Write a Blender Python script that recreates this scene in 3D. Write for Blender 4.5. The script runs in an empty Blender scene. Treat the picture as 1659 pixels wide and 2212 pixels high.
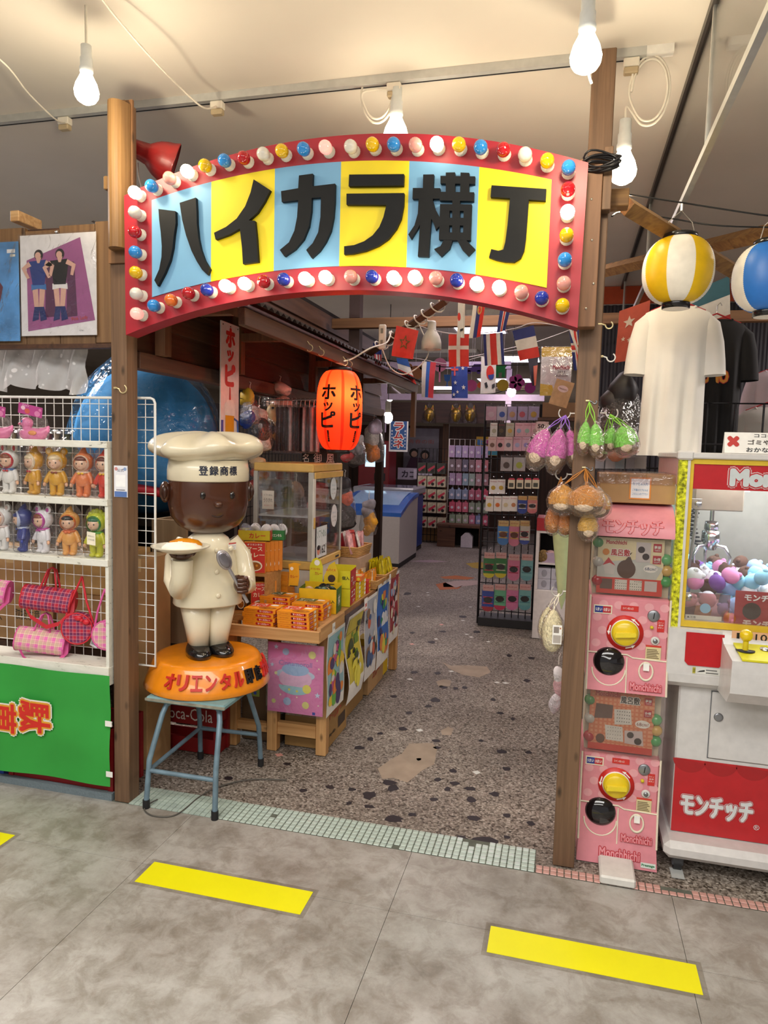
import bpy, bmesh, math, random
from mathutils import Vector, Matrix
RND = random.Random(11)
SC = bpy.context.scene
COL = SC.collection
# ------------------------------------------------------------------ camera
F_PX, CXP, CYP, CAM_H = 1534.9, 829.5, 1106.0, 1.5
def cam_axes(yaw, pitch, roll):
    r = Vector((math.cos(yaw), math.sin(yaw), 0)); f = Vector((-math.sin(yaw), math.cos(yaw), 0)); u = Vector((0, 0, 1))
    f, u = f*math.cos(pitch) - u*math.sin(pitch), u*math.cos(pitch) + f*math.sin(pitch)
    r, u = r*math.cos(roll) + u*math.sin(roll), u*math.cos(roll) - r*math.sin(roll)
    return r, u, f
CR, CU, CF = cam_axes(math.radians(14.355), math.radians(5.106), math.radians(1.5125))
cam_data = bpy.data.cameras.new('camera'); cam = bpy.data.objects.new('camera', cam_data); COL.objects.link(cam)
cam_data.sensor_fit = 'HORIZONTAL'; cam_data.sensor_width = 36.0; cam_data.lens = 36.0*F_PX/1659.0
cam_data.clip_start = 0.05; cam_data.clip_end = 100
cam.matrix_world = Matrix(((CR.x, CU.x, -CF.x, 0), (CR.y, CU.y, -CF.y, 0), (CR.z, CU.z, -CF.z, CAM_H), (0, 0, 0, 1)))
SC.camera = cam
def at(px, py, x=None, y=None, z=None):
    """the point of the place that shows at that pixel of the photograph, on a given plane"""
    d = CF*F_PX + CR*(px-CXP) - CU*(py-CYP)
    t = (z-CAM_H)/d.z if z is not None else (y/d.y if y is not None else x/d.x)
    return Vector((0, 0, CAM_H)) + d*t
# ------------------------------------------------------------------ world, lights, exposure
SC.view_settings.view_transform = 'Standard'; SC.view_settings.look = 'None'
SC.view_settings.gamma = 1.0; SC.view_settings.use_curve_mapping = False
SC.view_settings.exposure = 0.1
wd = bpy.data.worlds.new('world'); SC.world = wd; wd.use_nodes = True
wd.node_tree.nodes['Background'].inputs[0].default_value = (1.0, 0.97, 0.94, 1)
wd.node_tree.nodes['Background'].inputs[1].default_value = 0.32
def area(name, loc, sx, sy, power, col, rot=(0, 0, 0)):
    l = bpy.data.lights.new(name, 'AREA'); l.shape = 'RECTANGLE'; l.size = sx; l.size_y = sy; l.energy = power; l.color = col
    o = bpy.data.objects.new(name, l); o.location = loc; o.rotation_euler = rot; COL.objects.link(o); return o
def point(name, loc, power, col, rad=0.03):
    l = bpy.data.lights.new(name, 'POINT'); l.energy = power; l.color = col; l.shadow_soft_size = rad
    o = bpy.data.objects.new(name, l); o.location = loc; COL.objects.link(o); return o
CEIL = 2.93
area('corridor_ceiling_light', (-0.7, 0.2, CEIL-.06), 4.2, 1.0, 112, (1.0, .97, .93))  # assumed corridor lamps, unseen, lighting the gate from the front
area('corridor_ceiling_light', (-0.7, -2.2, CEIL-.06), 4.2, 1.0, 100, (1.0, .97, .93))
area('alley_fill_light', (-0.6, 4.6, CEIL-.06), .9, .4, 13, (1.0, .86, .9))  # added fill lamps that brighten the goods along the alley
area('alley_fill_light', (-0.6, 7.6, CEIL-.06), .9, .4, 10, (1.0, .80, .92))
area('alley_fill_light', (-1.9, 10.4, CEIL-.06), 1.1, .4, 11, (1.0, .80, .92))
area('stall_fill_light', (2.75, 4.2, CEIL-.06), .9, .4, 85, (1.0, .9, .86))  # fill lamp added out of view to brighten the right stall
area('stall_fill_light', (-3.95, 3.2, CEIL-.06), .9, .4, 115, (1.0, .9, .84))  # fill lamp added out of view to brighten the left stall
area('hall_fill_light', (-1.6, 17.5, CEIL-.06), 3.0, 1.0, 110, (1.0, .9, .9))  # fill lamp added to brighten the far hall ceiling and wall
# ------------------------------------------------------------------ materials
def lin(h):
    h = h.lstrip('#'); c = [int(h[i:i+2], 16)/255 for i in (0, 2, 4)]
    return tuple((v/12.92 if v <= .04045 else ((v+.055)/1.055)**2.4) for v in c) + (1.0,)
MATS = {}
def nt_new(name):
    m = bpy.data.materials.new(name); m.use_nodes = True
    return m, m.node_tree.nodes, m.node_tree.links, m.node_tree.nodes['Principled BSDF']
def ramp(n, stops):
    r = n.new('ShaderNodeValToRGB'); e = r.color_ramp.elements
    while len(e) < len(stops): e.new(.5)
    for i, (p, c) in enumerate(stops): e[i].position = p; e[i].color = c
    return r
def C(hexc, rough=.5, metal=0.0, emit=0.0, var=.06, scale=30, bump=0.0, coat=0.0, spec=.5, trans=0.0):
    """plain surface with a little procedural mottling"""
    k = (hexc, rough, metal, emit, var, scale, bump, coat, spec, trans)
    if k in MATS: return MATS[k]
    m, n, l, b = nt_new('paint_'+hexc.strip('#'))
    c = lin(hexc)
    b.inputs['Roughness'].default_value = rough; b.inputs['Metallic'].default_value = metal
    b.inputs['Specular IOR Level'].default_value = spec; b.inputs['Coat Weight'].default_value = coat
    b.inputs['Coat Roughness'].default_value = .06
    tc = n.new('ShaderNodeTexCoord'); nz = n.new('ShaderNodeTexNoise'); nz.inputs['Scale'].default_value = scale; nz.inputs['Detail'].default_value = 3
    l.new(tc.outputs['Object'], nz.inputs['Vector'])
    rp = ramp(n, [(.3, tuple(max(0, v*(1-var)) for v in c[:3])+(1,)), (.7, tuple(min(1, v*(1+var)) for v in c[:3])+(1,))])
    l.new(nz.outputs['Fac'], rp.inputs['Fac']); l.new(rp.outputs['Color'], b.inputs['Base Color'])
    if emit:
        b.inputs['Emission Color'].default_value = c; b.inputs['Emission Strength'].default_value = emit
    if trans: b.inputs['Transmission Weight'].default_value = trans
    if bump:
        bp = n.new('ShaderNodeBump'); bp.inputs['Strength'].default_value = bump; bp.inputs['Distance'].default_value = .004
        l.new(nz.outputs['Fac'], bp.inputs['Height']); l.new(bp.outputs['Normal'], b.inputs['Normal'])
    MATS[k] = m; return m
def wood(h1, h2, axis='z', scale=9.0, rough=.6, knots=True, name='timber'):
    k = (name, h1, h2, axis, scale, rough)
    if k in MATS: return MATS[k]
    m, n, l, b = nt_new(name)
    tc = n.new('ShaderNodeTexCoord'); mp = n.new('ShaderNodeMapping'); l.new(tc.outputs['Object'], mp.inputs['Vector'])
    s = [scale*5]*3; s['xyz'.index(axis)] = scale*.22; mp.inputs['Scale'].default_value = s
    nz = n.new('ShaderNodeTexNoise'); nz.inputs['Scale'].default_value = 1.0; nz.inputs['Detail'].default_value = 6; nz.inputs['Distortion'].default_value = 1.2
    l.new(mp.outputs['Vector'], nz.inputs['Vector'])
    a, c = lin(h1), lin(h2)
    rp = ramp(n, [(.3, a), (.7, c)]); l.new(nz.outputs['Fac'], rp.inputs['Fac'])
    if knots:
        vm = n.new('ShaderNodeMapping'); l.new(tc.outputs['Object'], vm.inputs['Vector']); t = [13.0]*3; t['xyz'.index(axis)] = 5.5; vm.inputs['Scale'].default_value = t
        vo = n.new('ShaderNodeTexVoronoi'); l.new(vm.outputs['Vector'], vo.inputs['Vector']); vo.inputs['Scale'].default_value = 1.0
        r2 = ramp(n, [(.06, (0, 0, 0, 1)), (.15, (1, 1, 1, 1))]); l.new(vo.outputs['Distance'], r2.inputs['Fac'])
        mx = n.new('ShaderNodeMix'); mx.data_type = 'RGBA'; l.new(r2.outputs['Color'], mx.inputs[0])
        mx.inputs[6].default_value = tuple(v*.45 for v in a[:3])+(1,); l.new(rp.outputs['Color'], mx.inputs[7]); l.new(mx.outputs[2], b.inputs['Base Color'])
    else: l.new(rp.outputs['Color'], b.inputs['Base Color'])
    b.inputs['Roughness'].default_value = rough
    bp = n.new('ShaderNodeBump'); bp.inputs['Strength'].default_value = .25; bp.inputs['Distance'].default_value = .003
    l.new(nz.outputs['Fac'], bp.inputs['Height']); l.new(bp.outputs['Normal'], b.inputs['Normal'])
    MATS[k] = m; return m
def clear(name='clear_glass', tint='ffffff', gloss=.10, rough=.02, crinkle=0.0, scale=60):
    """thin clear pane or film: see-through with its own reflections"""
    k = (name, tint, gloss, rough, crinkle)
    if k in MATS: return MATS[k]
    m, n, l, b = nt_new(name); out = n['Material Output']; n.remove(b)
    tr = n.new('ShaderNodeBsdfTransparent'); tr.inputs[0].default_value = lin(tint)
    gl = n.new('ShaderNodeBsdfGlossy'); gl.inputs['Roughness'].default_value = rough
    lw = n.new('ShaderNodeLayerWeight'); lw.inputs['Blend'].default_value = .25
    ma = n.new('ShaderNodeMath'); ma.operation = 'MULTIPLY_ADD'; ma.inputs[1].default_value = .5; ma.inputs[2].default_value = gloss; ma.use_clamp = True
    l.new(lw.outputs['Fresnel'], ma.inputs[0])
    mx = n.new('ShaderNodeMixShader'); l.new(ma.outputs[0], mx.inputs[0]); l.new(tr.outputs[0], mx.inputs[1]); l.new(gl.outputs[0], mx.inputs[2]); l.new(mx.outputs[0], out.inputs['Surface'])
    if crinkle:
        tc = n.new('ShaderNodeTexCoord'); nz = n.new('ShaderNodeTexNoise'); nz.inputs['Scale'].default_value = scale; nz.inputs['Detail'].default_value = 3; nz.inputs['Distortion'].default_value = 1.5
        l.new(tc.outputs['Object'], nz.inputs['Vector']); bp = n.new('ShaderNodeBump'); bp.inputs['Strength'].default_value = crinkle; bp.inputs['Distance'].default_value = .02
        l.new(nz.outputs['Fac'], bp.inputs['Height']); l.new(bp.outputs['Normal'], gl.inputs['Normal']); l.new(bp.outputs['Normal'], lw.inputs['Normal'])
    MATS[k] = m; return m
def plaid(name, base, dark, pale, scale):
    """woven check: crossing bands in three colours"""
    if name in MATS: return MATS[name]
    m, n, l, b = nt_new(name); tc = n.new('ShaderNodeTexCoord'); sp = n.new('ShaderNodeSeparateXYZ'); l.new(tc.outputs['Object'], sp.inputs[0])
    def band(sock, freq, lo):
        f = n.new('ShaderNodeMath'); f.operation = 'MULTIPLY'; f.inputs[1].default_value = freq; l.new(sock, f.inputs[0])
        g = n.new('ShaderNodeMath'); g.operation = 'FRACT'; l.new(f.outputs[0], g.inputs[0])
        c = n.new('ShaderNodeMath'); c.operation = 'LESS_THAN'; c.inputs[1].default_value = lo; l.new(g.outputs[0], c.inputs[0]); return c.outputs[0]
    def mix(fac, a, c, k=.6):
        mu = n.new('ShaderNodeMath'); mu.operation = 'MULTIPLY'; mu.inputs[1].default_value = k; l.new(fac, mu.inputs[0])
        x = n.new('ShaderNodeMix'); x.data_type = 'RGBA'; l.new(mu.outputs[0], x.inputs[0])
        if isinstance(a, tuple): x.inputs[6].default_value = a
        else: l.new(a, x.inputs[6])
        x.inputs[7].default_value = c; return x.outputs[2]
    u, v = sp.outputs['X'], sp.outputs['Z']
    col = mix(band(u, scale, .42), lin(base), lin(dark), .55); col = mix(band(v, scale, .42), col, lin(dark), .55)
    col = mix(band(u, scale*2, .1), col, lin(pale), .6); col = mix(band(v, scale*2, .1), col, lin(pale), .6)
    l.new(col, b.inputs['Base Color']); b.inputs['Roughness'].default_value = .7
    MATS[name] = m; return m
# ------------------------------------------------------------------ mesh building
def FR(o, right=(1, 0, 0), up=(0, 0, 1)):
    r = Vector(right).normalized(); u = Vector(up).normalized(); w = r.cross(u); o = Vector(o)
    return Matrix(((r.x, u.x, w.x, o.x), (r.y, u.y, w.y, o.y), (r.z, u.z, w.z, o.z), (0, 0, 0, 1)))
TXT = {}
def text_mesh(s, bold, ext):
    k = (s, bold, ext)
    if k not in TXT:
        c = bpy.data.curves.new('t', 'FONT'); c.body = s; c.offset = bold; c.extrude = ext; c.resolution_u = 2; c.space_line = 1.0
        o = bpy.data.objects.new('t', c); COL.objects.link(o)
        me = bpy.data.meshes.new_from_object(o.evaluated_get(bpy.context.evaluated_depsgraph_get()))
        vs = [v.co.copy() for v in me.vertices]; fs = [tuple(p.vertices) for p in me.polygons]
        bpy.data.objects.remove(o); bpy.data.curves.remove(c); bpy.data.meshes.remove(me)
        TXT[k] = (vs, fs)
    return TXT[k]
class MB:
    def __init__(s, base=(0, 0, 0)):
        s.v, s.f, s.mi, s.sm, s.mats = [], [], [], [], []
        s.base = Matrix.Translation(-Vector(base)); s.M = s.base.copy()
    def frame(s, m=None): s.M = s.base @ m if m is not None else s.base.copy(); return s
    def add(s, vs, fs, mat, smooth=False):
        o = len(s.v); M = s.M
        s.v += [tuple(M @ Vector(v)) for v in vs]
        if mat not in s.mats: s.mats.append(mat)
        i = s.mats.index(mat)
        for f in fs: s.f.append(tuple(a+o for a in f)); s.mi.append(i); s.sm.append(smooth)
        return s
    def box(s, x0, y0, z0, x1, y1, z1, mat, bev=0, top=None):
        x0, x1 = min(x0, x1), max(x0, x1); y0, y1 = min(y0, y1), max(y0, y1); z0, z1 = min(z0, z1), max(z0, z1)
        if bev:
            b = min(bev, (x1-x0)*.49, (y1-y0)*.49, (z1-z0)*.49); bm = bmesh.new()
            for X in (x0, x1):
                for Y in (y0, y1):
                    for Z in (z0, z1):
                        sx, sy, sz = (b if X == x0 else -b), (b if Y == y0 else -b), (b if Z == z0 else -b)
                        bm.verts.new((X+sx, Y+sy, Z)); bm.verts.new((X+sx, Y, Z+sz)); bm.verts.new((X, Y+sy, Z+sz))
            bmesh.ops.convex_hull(bm, input=bm.verts[:]); bmesh.ops.dissolve_limit(bm, angle_limit=.01, verts=bm.verts[:], edges=bm.edges[:])
            bm.verts.index_update(); vs = [v.co.copy() for v in bm.verts]; fs = [tuple(v.index for v in f.verts) for f in bm.faces]; bm.free()
            return s.add(vs, fs, mat)
        v = [(x0, y0, z0), (x1, y0, z0), (x1, y1, z0), (x0, y1, z0), (x0, y0, z1), (x1, y0, z1), (x1, y1, z1), (x0, y1, z1)]
        fs = [(0, 3, 2, 1), (0, 1, 5, 4), (1, 2, 6, 5), (2, 3, 7, 6), (3, 0, 4, 7)]
        s.add(v, fs, mat); s.add(v[4:], [(0, 1, 2, 3)], top or mat); return s
    def prism(s, pts, d0, d1, mat, side=None):
        """2D outline (in the frame's x, y) pushed from depth d0 to d1 along the frame's z"""
        n = len(pts); a = sum(pts[i][0]*pts[(i+1) % n][1]-pts[(i+1) % n][0]*pts[i][1] for i in range(n))
        if a < 0: pts = pts[::-1]
        if d0 > d1: d0, d1 = d1, d0
        vs = [(p[0], p[1], d0) for p in pts] + [(p[0], p[1], d1) for p in pts]
        s.add(vs, [tuple(range(n, 2*n))], mat); s.add(vs, [tuple(range(n-1, -1, -1))], mat)
        return s.add(vs, [(i, (i+1) % n, n+(i+1) % n, n+i) for i in range(n)], side or mat)
    def tube(s, pts, r, mat, n=6, closed=False, caps=True):
        P = [Vector(p) for p in pts]; k = len(P); rr = r if isinstance(r, (list, tuple)) else [r]*k
        vs, fs = [], []; up = None
        for i, p in enumerate(P):
            t = (P[(i+1) % k]-P[i-1]) if closed else (P[min(i+1, k-1)]-P[max(i-1, 0)])
            t = t.normalized() if t.length > 1e-9 else Vector((0, 0, 1))
            if up is None: up = Vector((0, 0, 1)) if abs(t.z) < .9 else Vector((1, 0, 0))
            a = t.cross(up); a = a.normalized() if a.length > 1e-6 else t.orthogonal().normalized(); b = a.cross(t); up = b
            for j in range(n):
                w = 2*math.pi*j/n; vs.append(p+(a*math.cos(w)+b*math.sin(w))*rr[i])
        for i in range(k if closed else k-1):
            for j in range(n):
                q = (i+1) % k; fs.append((i*n+j, i*n+(j+1) % n, q*n+(j+1) % n, q*n+j))
        s.add(vs, fs, mat, n > 4)
        if caps and not closed: s.add(vs, [tuple(range(n-1, -1, -1)), tuple(range((k-1)*n, k*n))], mat)
        return s
    def cyl(s, p0, p1, r, mat, r1=None, n=12): return s.tube([p0, p1], [r, r if r1 is None else r1], mat, n)
    def lathe(s, prof, mat, n=24, c=(0, 0, 0), sx=1, sy=1, matf=None, smooth=True):
        """profile of (radius, height) turned about z; matf(i, j) may choose the material of ring i, sector j"""
        vs = []; k = len(prof)
        for r, z in prof:
            for j in range(n):
                w = 2*math.pi*j/n; vs.append((c[0]+r*sx*math.cos(w), c[1]+r*sy*math.sin(w), c[2]+z))
        groups = {}
        for i in range(k-1):
            for j in range(n):
                mm = matf(i, j) if matf else mat
                groups.setdefault(mm, []).append((i*n+j, i*n+(j+1) % n, (i+1)*n+(j+1) % n, (i+1)*n+j))
        o = len(s.v); M = s.M; s.v += [tuple(M @ Vector(v)) for v in vs]
        for mm, fs in groups.items():
            if mm not in s.mats: s.mats.append(mm)
            i = s.mats.index(mm)
            for f in fs: s.f.append(tuple(a+o for a in f)); s.mi.append(i); s.sm.append(smooth)
        return s
    def ell(s, c, r, mat, n=14, m=9, matf=None):
        r = (r, r, r) if not isinstance(r, (tuple, list)) else r
        pr = [(max(1e-4, math.sin(math.pi*i/m)), -math.cos(math.pi*i/m)) for i in range(m+1)]
        old = s.M; s.M = s.M @ Matrix.Translation(Vector(c)) @ Matrix.Diagonal((r[0], r[1], r[2], 1)); s.lathe(pr, mat, n, matf=matf); s.M = old; return s
    def quad(s, a, b, c, d, mat): return s.add([a, b, c, d], [(0, 1, 2, 3)], mat)
    # flat print, in the current frame: x right, y up, z out of the sheet
    def rect(s, x0, y0, x1, y1, mat, lift=.0006): return s.add([(x0, y0, lift), (x1, y0, lift), (x1, y1, lift), (x0, y1, lift)], [(0, 1, 2, 3)], mat)
    def disc(s, x, y, r, mat, lift=.0006, n=16, ry=None, a0=0, a1=2*math.pi):
        ry = r if ry is None else ry
        return s.add([(x+r*math.cos(a0+(a1-a0)*i/n), y+ry*math.sin(a0+(a1-a0)*i/n), lift) for i in range(n)], [tuple(range(n))], mat)
    def flat(s, pts, mat, lift=.0006):
        n = len(pts); a = sum(pts[i][0]*pts[(i+1) % n][1]-pts[(i+1) % n][0]*pts[i][1] for i in range(n))
        if a < 0: pts = pts[::-1]
        return s.add([(p[0], p[1], lift) for p in pts], [tuple(range(n))], mat)
    def star(s, x, y, r, mat, lift=.0008, k=5, q=.4, a=math.pi/2):
        return s.flat([(x+(r if i % 2 == 0 else r*q)*math.cos(a+math.pi*i/k), y+(r if i % 2 == 0 else r*q)*math.sin(a+math.pi*i/k)) for i in range(2*k)], mat, lift)
    def text(s, t, x, y, w, h, mat, lift=.001, bold=0.0, ext=0.0, rot=0.0, ref=None):
        """words fitted into a w by h box centred on (x, y)"""
        vs, fs = text_mesh(t, 0.0, 0.0 if not ext else .5); bv = vs
        if not vs: return s
        x0, x1 = min(v.x for v in bv), max(v.x for v in bv); y0, y1 = min(v.y for v in bv), max(v.y for v in bv)
        kx = w/max(1e-6, x1-x0) if w else None; ky = h/max(1e-6, y1-y0) if h else None
        kx = kx or ky; ky = ky or kx
        old = s.M; s.M = s.M @ Matrix.Translation((x, y, lift)) @ Matrix.Rotation(rot, 4, 'Z')
        n = 1 if not bold else (4 if bold <= .03 else 10); k = min(kx, ky)*bold*1.4
        for i in range(n):      # heavier weight: the same outline set again all round
            dx, dy = k*math.cos(2*math.pi*i/n+.785), k*math.sin(2*math.pi*i/n+.785)
            s.add([((v.x-(x0+x1)/2)*kx+dx, (v.y-(y0+y1)/2)*ky+dy, ((v.z+.5)*ext if ext else 0)+.00002*i) for v in vs], fs, mat)
        s.M = old; return s
    def build(s, name, parent=None, label=None):
        me = bpy.data.meshes.new(name); me.from_pydata(s.v, [], s.f)
        for m in s.mats: me.materials.append(m)
        me.polygons.foreach_set('material_index', s.mi); me.polygons.foreach_set('use_smooth', s.sm); me.update()
        o = bpy.data.objects.new(name, me); COL.objects.link(o)
        if parent is not None: o.parent = parent
        if label: o['label'] = label
        return o
def tag(o, label, cat, group=None):
    o['label'] = label; o['category'] = cat
    if group: o['group'] = group
    return o
def thing(name, label, cat, loc=(0, 0, 0), rz=0.0, group=None):
    o = bpy.data.objects.new(name, None); COL.objects.link(o); o.empty_display_size = .05
    o.location = loc; o.rotation_euler = (0, 0, rz); return tag(o, label, cat, group)
def lone(mb, name, label, cat, loc=(0, 0, 0), rz=0.0, group=None):
    o = mb.build(name); o.location = loc; o.rotation_euler = (0, 0, rz); return tag(o, label, cat, group)
def struct(mb, name, loc=(0, 0, 0)):
    o = mb.build(name); o.location = loc; o['kind'] = 'structure'; return o
def inst(src, name, parent, loc, rot=(0, 0, 0), scale=(1, 1, 1), mat=None):
    """another object on the same mesh data"""
    o = bpy.data.objects.new(name, src.data); COL.objects.link(o); o.parent = parent; o.location = loc; o.rotation_euler = rot; o.scale = scale; return o
def dup(root, loc=None, rot=None, label=None, group=None, scale=None):
    r = root.copy(); COL.objects.link(r)
    if loc is not None: r.location = loc
    if rot is not None: r.rotation_euler = rot if isinstance(rot, (tuple, list)) else (0, 0, rot)
    if scale is not None: r.scale = (scale,)*3 if not isinstance(scale, (tuple, list)) else scale
    if label: r['label'] = label
    if group: r['group'] = group
    for ch in list(root.children):
        c = ch.copy(); COL.objects.link(c); c.parent = r; c.matrix_parent_inverse = ch.matrix_parent_inverse.copy()
        for g in ch.children:
            d = g.copy(); COL.objects.link(d); d.parent = c
    return r
def circ(c, r, a0, a1, n, plane='xz'):
    out = []
    for i in range(n+1):
        a = a0+(a1-a0)*i/n
        p = (r*math.cos(a), r*math.sin(a))
        out.append((c[0]+p[0], c[1], c[2]+p[1]) if plane == 'xz' else ((c[0]+p[0], c[1]+p[1], c[2]) if plane == 'xy' else (c[0], c[1]+p[0], c[2]+p[1])))
    return out
# shared palette
WHITE = C('f2f0ea', .45); CREAM = C('efe6cf', .45); BLACK = C('141416', .45); RED = C('c8202a', .45); DKRED = C('8d1a20', .5)
YEL = C('f0c800', .45); ORANGE = C('f08a1c', .45); BLUE = C('2f7fd0', .45); NAVY = C('1c2a66', .45); GREEN = C('2f9a3a', .5); PINK = C('ee9aa8', .5); BROWN = C('5b3a24', .6)
CHROME = C('d8d8dc', .18, 1.0, var=.02); STEEL = C('9a9da2', .35, .9, var=.05); GLASS = clear(); FILM = clear('clear_film', 'fefefe', .06, .10, .9)
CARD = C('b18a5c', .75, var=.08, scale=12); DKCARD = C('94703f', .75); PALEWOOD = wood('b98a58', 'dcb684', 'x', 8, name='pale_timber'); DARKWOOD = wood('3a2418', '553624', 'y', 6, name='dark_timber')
POSTWOOD = wood('5f4733', '7d5f46', 'z', 7, name='post_timber')
BULB_ON = C('fff4dc', .3, emit=14, var=.0)
# ================================================================== the setting
def vinyl():
    m, n, l, b = nt_new('worn_concrete_look_vinyl'); tc = n.new('ShaderNodeTexCoord'); gp = n.new('ShaderNodeNewGeometry')
    a = n.new('ShaderNodeTexNoise'); a.inputs['Scale'].default_value = 2.4; a.inputs['Detail'].default_value = 11; a.inputs['Roughness'].default_value = .72; l.new(gp.outputs['Position'], a.inputs['Vector'])
    r1 = ramp(n, [(.28, lin('746e66')), (.42, lin('918c85')), (.56, lin('a9a6a1')), (.75, lin('bdbbb8'))]); l.new(a.outputs['Fac'], r1.inputs['Fac'])
    c = n.new('ShaderNodeTexNoise'); c.inputs['Scale'].default_value = 11; c.inputs['Detail'].default_value = 8; c.inputs['Roughness'].default_value = .7; c.inputs['Distortion'].default_value = .6; l.new(gp.outputs['Position'], c.inputs['Vector'])
    r2 = ramp(n, [(.40, (.62, .58, .52, 1)), (.54, (1, 1, 1, 1))]); l.new(c.outputs['Fac'], r2.inputs['Fac'])
    mx = n.new('ShaderNodeMix'); mx.data_type = 'RGBA'; mx.blend_type = 'MULTIPLY'; mx.inputs[0].default_value = .62; l.new(r1.outputs['Color'], mx.inputs[6]); l.new(r2.outputs['Color'], mx.inputs[7])
    e = n.new('ShaderNodeTexNoise'); e.inputs['Scale'].default_value = 1.1; l.new(gp.outputs['Position'], e.inputs['Vector'])
    r3 = ramp(n, [(.35, (.95, 1, .96, 1)), (.65, (1, .95, .93, 1))]); l.new(e.outputs['Fac'], r3.inputs['Fac'])
    m2 = n.new('ShaderNodeMix'); m2.data_type = 'RGBA'; m2.blend_type = 'MULTIPLY'; m2.inputs[0].default_value = .55; l.new(mx.outputs[2], m2.inputs[6]); l.new(r3.outputs['Color'], m2.inputs[7])
    l.new(m2.outputs[2], b.inputs['Base Color']); r4 = ramp(n, [(.3, (.34, .34, .34, 1)), (.7, (.52, .52, .52, 1))]); l.new(c.outputs['Fac'], r4.inputs['Fac']); l.new(r4.outputs['Color'], b.inputs['Roughness'])
    bp = n.new('ShaderNodeBump'); bp.inputs['Strength'].default_value = .08; bp.inputs['Distance'].default_value = .002; l.new(c.outputs['Fac'], bp.inputs['Height']); l.new(bp.outputs['Normal'], b.inputs['Normal'])
    return m
def aggregate():
    m, n, l, b = nt_new('washed_aggregate_concrete'); gp = n.new('ShaderNodeNewGeometry')
    v = n.new('ShaderNodeTexVoronoi'); v.inputs['Scale'].default_value = 125; l.new(gp.outputs['Position'], v.inputs['Vector'])
    sp = n.new('ShaderNodeSeparateColor'); l.new(v.outputs['Color'], sp.inputs[0])
    rc = ramp(n, [(0, lin('3a322c')), (.08, lin('5c5146')), (.22, lin('7d746b')), (.5, lin('928980')), (.76, lin('a79e94')), (1, lin('c4bdb4'))]); l.new(sp.outputs[0], rc.inputs['Fac'])
    rd = ramp(n, [(.25, (1, 1, 1, 1)), (.62, (.55, .51, .48, 1))]); l.new(v.outputs['Distance'], rd.inputs['Fac'])
    mx = n.new('ShaderNodeMix'); mx.data_type = 'RGBA'; mx.blend_type = 'MULTIPLY'; mx.inputs[0].default_value = .6; l.new(rc.outputs['Color'], mx.inputs[6]); l.new(rd.outputs['Color'], mx.inputs[7])
    a = n.new('ShaderNodeTexNoise'); a.inputs['Scale'].default_value = 1.6; a.inputs['Detail'].default_value = 7; l.new(gp.outputs['Position'], a.inputs['Vector'])
    r1 = ramp(n, [(.3, (.60, .56, .55, 1)), (.62, (1, .98, .95, 1))]); l.new(a.outputs['Fac'], r1.inputs['Fac'])
    m2 = n.new('ShaderNodeMix'); m2.data_type = 'RGBA'; m2.blend_type = 'MULTIPLY'; m2.inputs[0].default_value = .7; l.new(mx.outputs[2], m2.inputs[6]); l.new(r1.outputs['Color'], m2.inputs[7])
    l.new(m2.outputs[2], b.inputs['Base Color']); b.inputs['Roughness'].default_value = .62
    bp = n.new('ShaderNodeBump'); bp.inputs['Strength'].default_value = .35; bp.inputs['Distance'].default_value = .003; bp.invert = True; l.new(v.outputs['Distance'], bp.inputs['Height']); l.new(bp.outputs['Normal'], b.inputs['Normal'])
    return m
VINYL = vinyl(); AGG = aggregate()
f = struct(MB().box(-5, -4, -.06, 4.2, 2.49, -.004, C('3a3632', .8)), 'floor')
tmb = MB().box(-.4542, -.4542, -.004, .4542, .4542, 0, VINYL)
t0 = None
for i in range(-4, 5):
    for j in range(-6, 1):
        x = -.95+.9100*i; y = 2.135-.455+.91*j
        if t0 is None: t0 = tmb.build('tile', f); t0.location = (x, y, 0)
        else: inst(t0, 'tile', f, (x, y, 0))
for i in range(-4, 5):      # the cut row along the threshold
    x = -.95+.91*i
    if i == -4: c0 = MB().box(-.4542, 0, -.004, .4542, .353, 0, VINYL).build('tile', f); c0.location = (x, 2.1355, 0)
    else: inst(c0, 'tile', f, (x, 2.1355, 0))
g = struct(MB().box(-9, 2.49, -.08, 6, 24, -.004, AGG), 'floor_alley')
# mortar repairs, dark gum spots and paint chips lie in the old concrete as pieces of their own
MORTAR = C('a2917f', .7, var=.14, scale=9); GUM = C('241c20', .55, var=.2, scale=40); CHIP = C('d8d8d2', .6)
def blob(cx, cy, rx, ry, k=12, jag=.3, rng=RND):
    return [(cx+rx*math.cos(2*math.pi*i/k)*(1+rng.uniform(-jag, jag)), cy+ry*math.sin(2*math.pi*i/k)*(1+rng.uniform(-jag, jag))) for i in range(k)]
def floor_patch(pts, mat, name, top=.0):
    c = (sum(p[0] for p in pts)/len(pts), sum(p[1] for p in pts)/len(pts))
    mb = MB(); mb.prism([(p[0]-c[0], p[1]-c[1]) for p in pts], -.01, top+.001, mat); o = mb.build(name, g); o.location = (c[0], c[1], -.004); return o
def px_patch(pp, mat, name): return floor_patch([tuple(at(a, b, z=-.003)[:2]) for a, b in pp], mat, name)
px_patch([(816, 1660), (845, 1640), (868, 1628), (884, 1606), (934, 1605), (944, 1618), (938, 1650), (912, 1664), (880, 1690), (850, 1680), (826, 1682)], MORTAR, 'mortar_patch')
px_patch([(955, 1430), (975, 1438), (1010, 1437), (1052, 1440), (1060, 1452), (1035, 1463), (1000, 1458), (970, 1444)], MORTAR, 'mortar_patch')
px_patch([(942, 1472), (958, 1467), (975, 1470), (972, 1482), (948, 1483)], MORTAR, 'mortar_patch')
px_patch([(957, 1260), (985, 1254), (1040, 1254), (1038, 1262), (990, 1268), (958, 1268)], C('b09a94', .7), 'mortar_patch')
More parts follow.
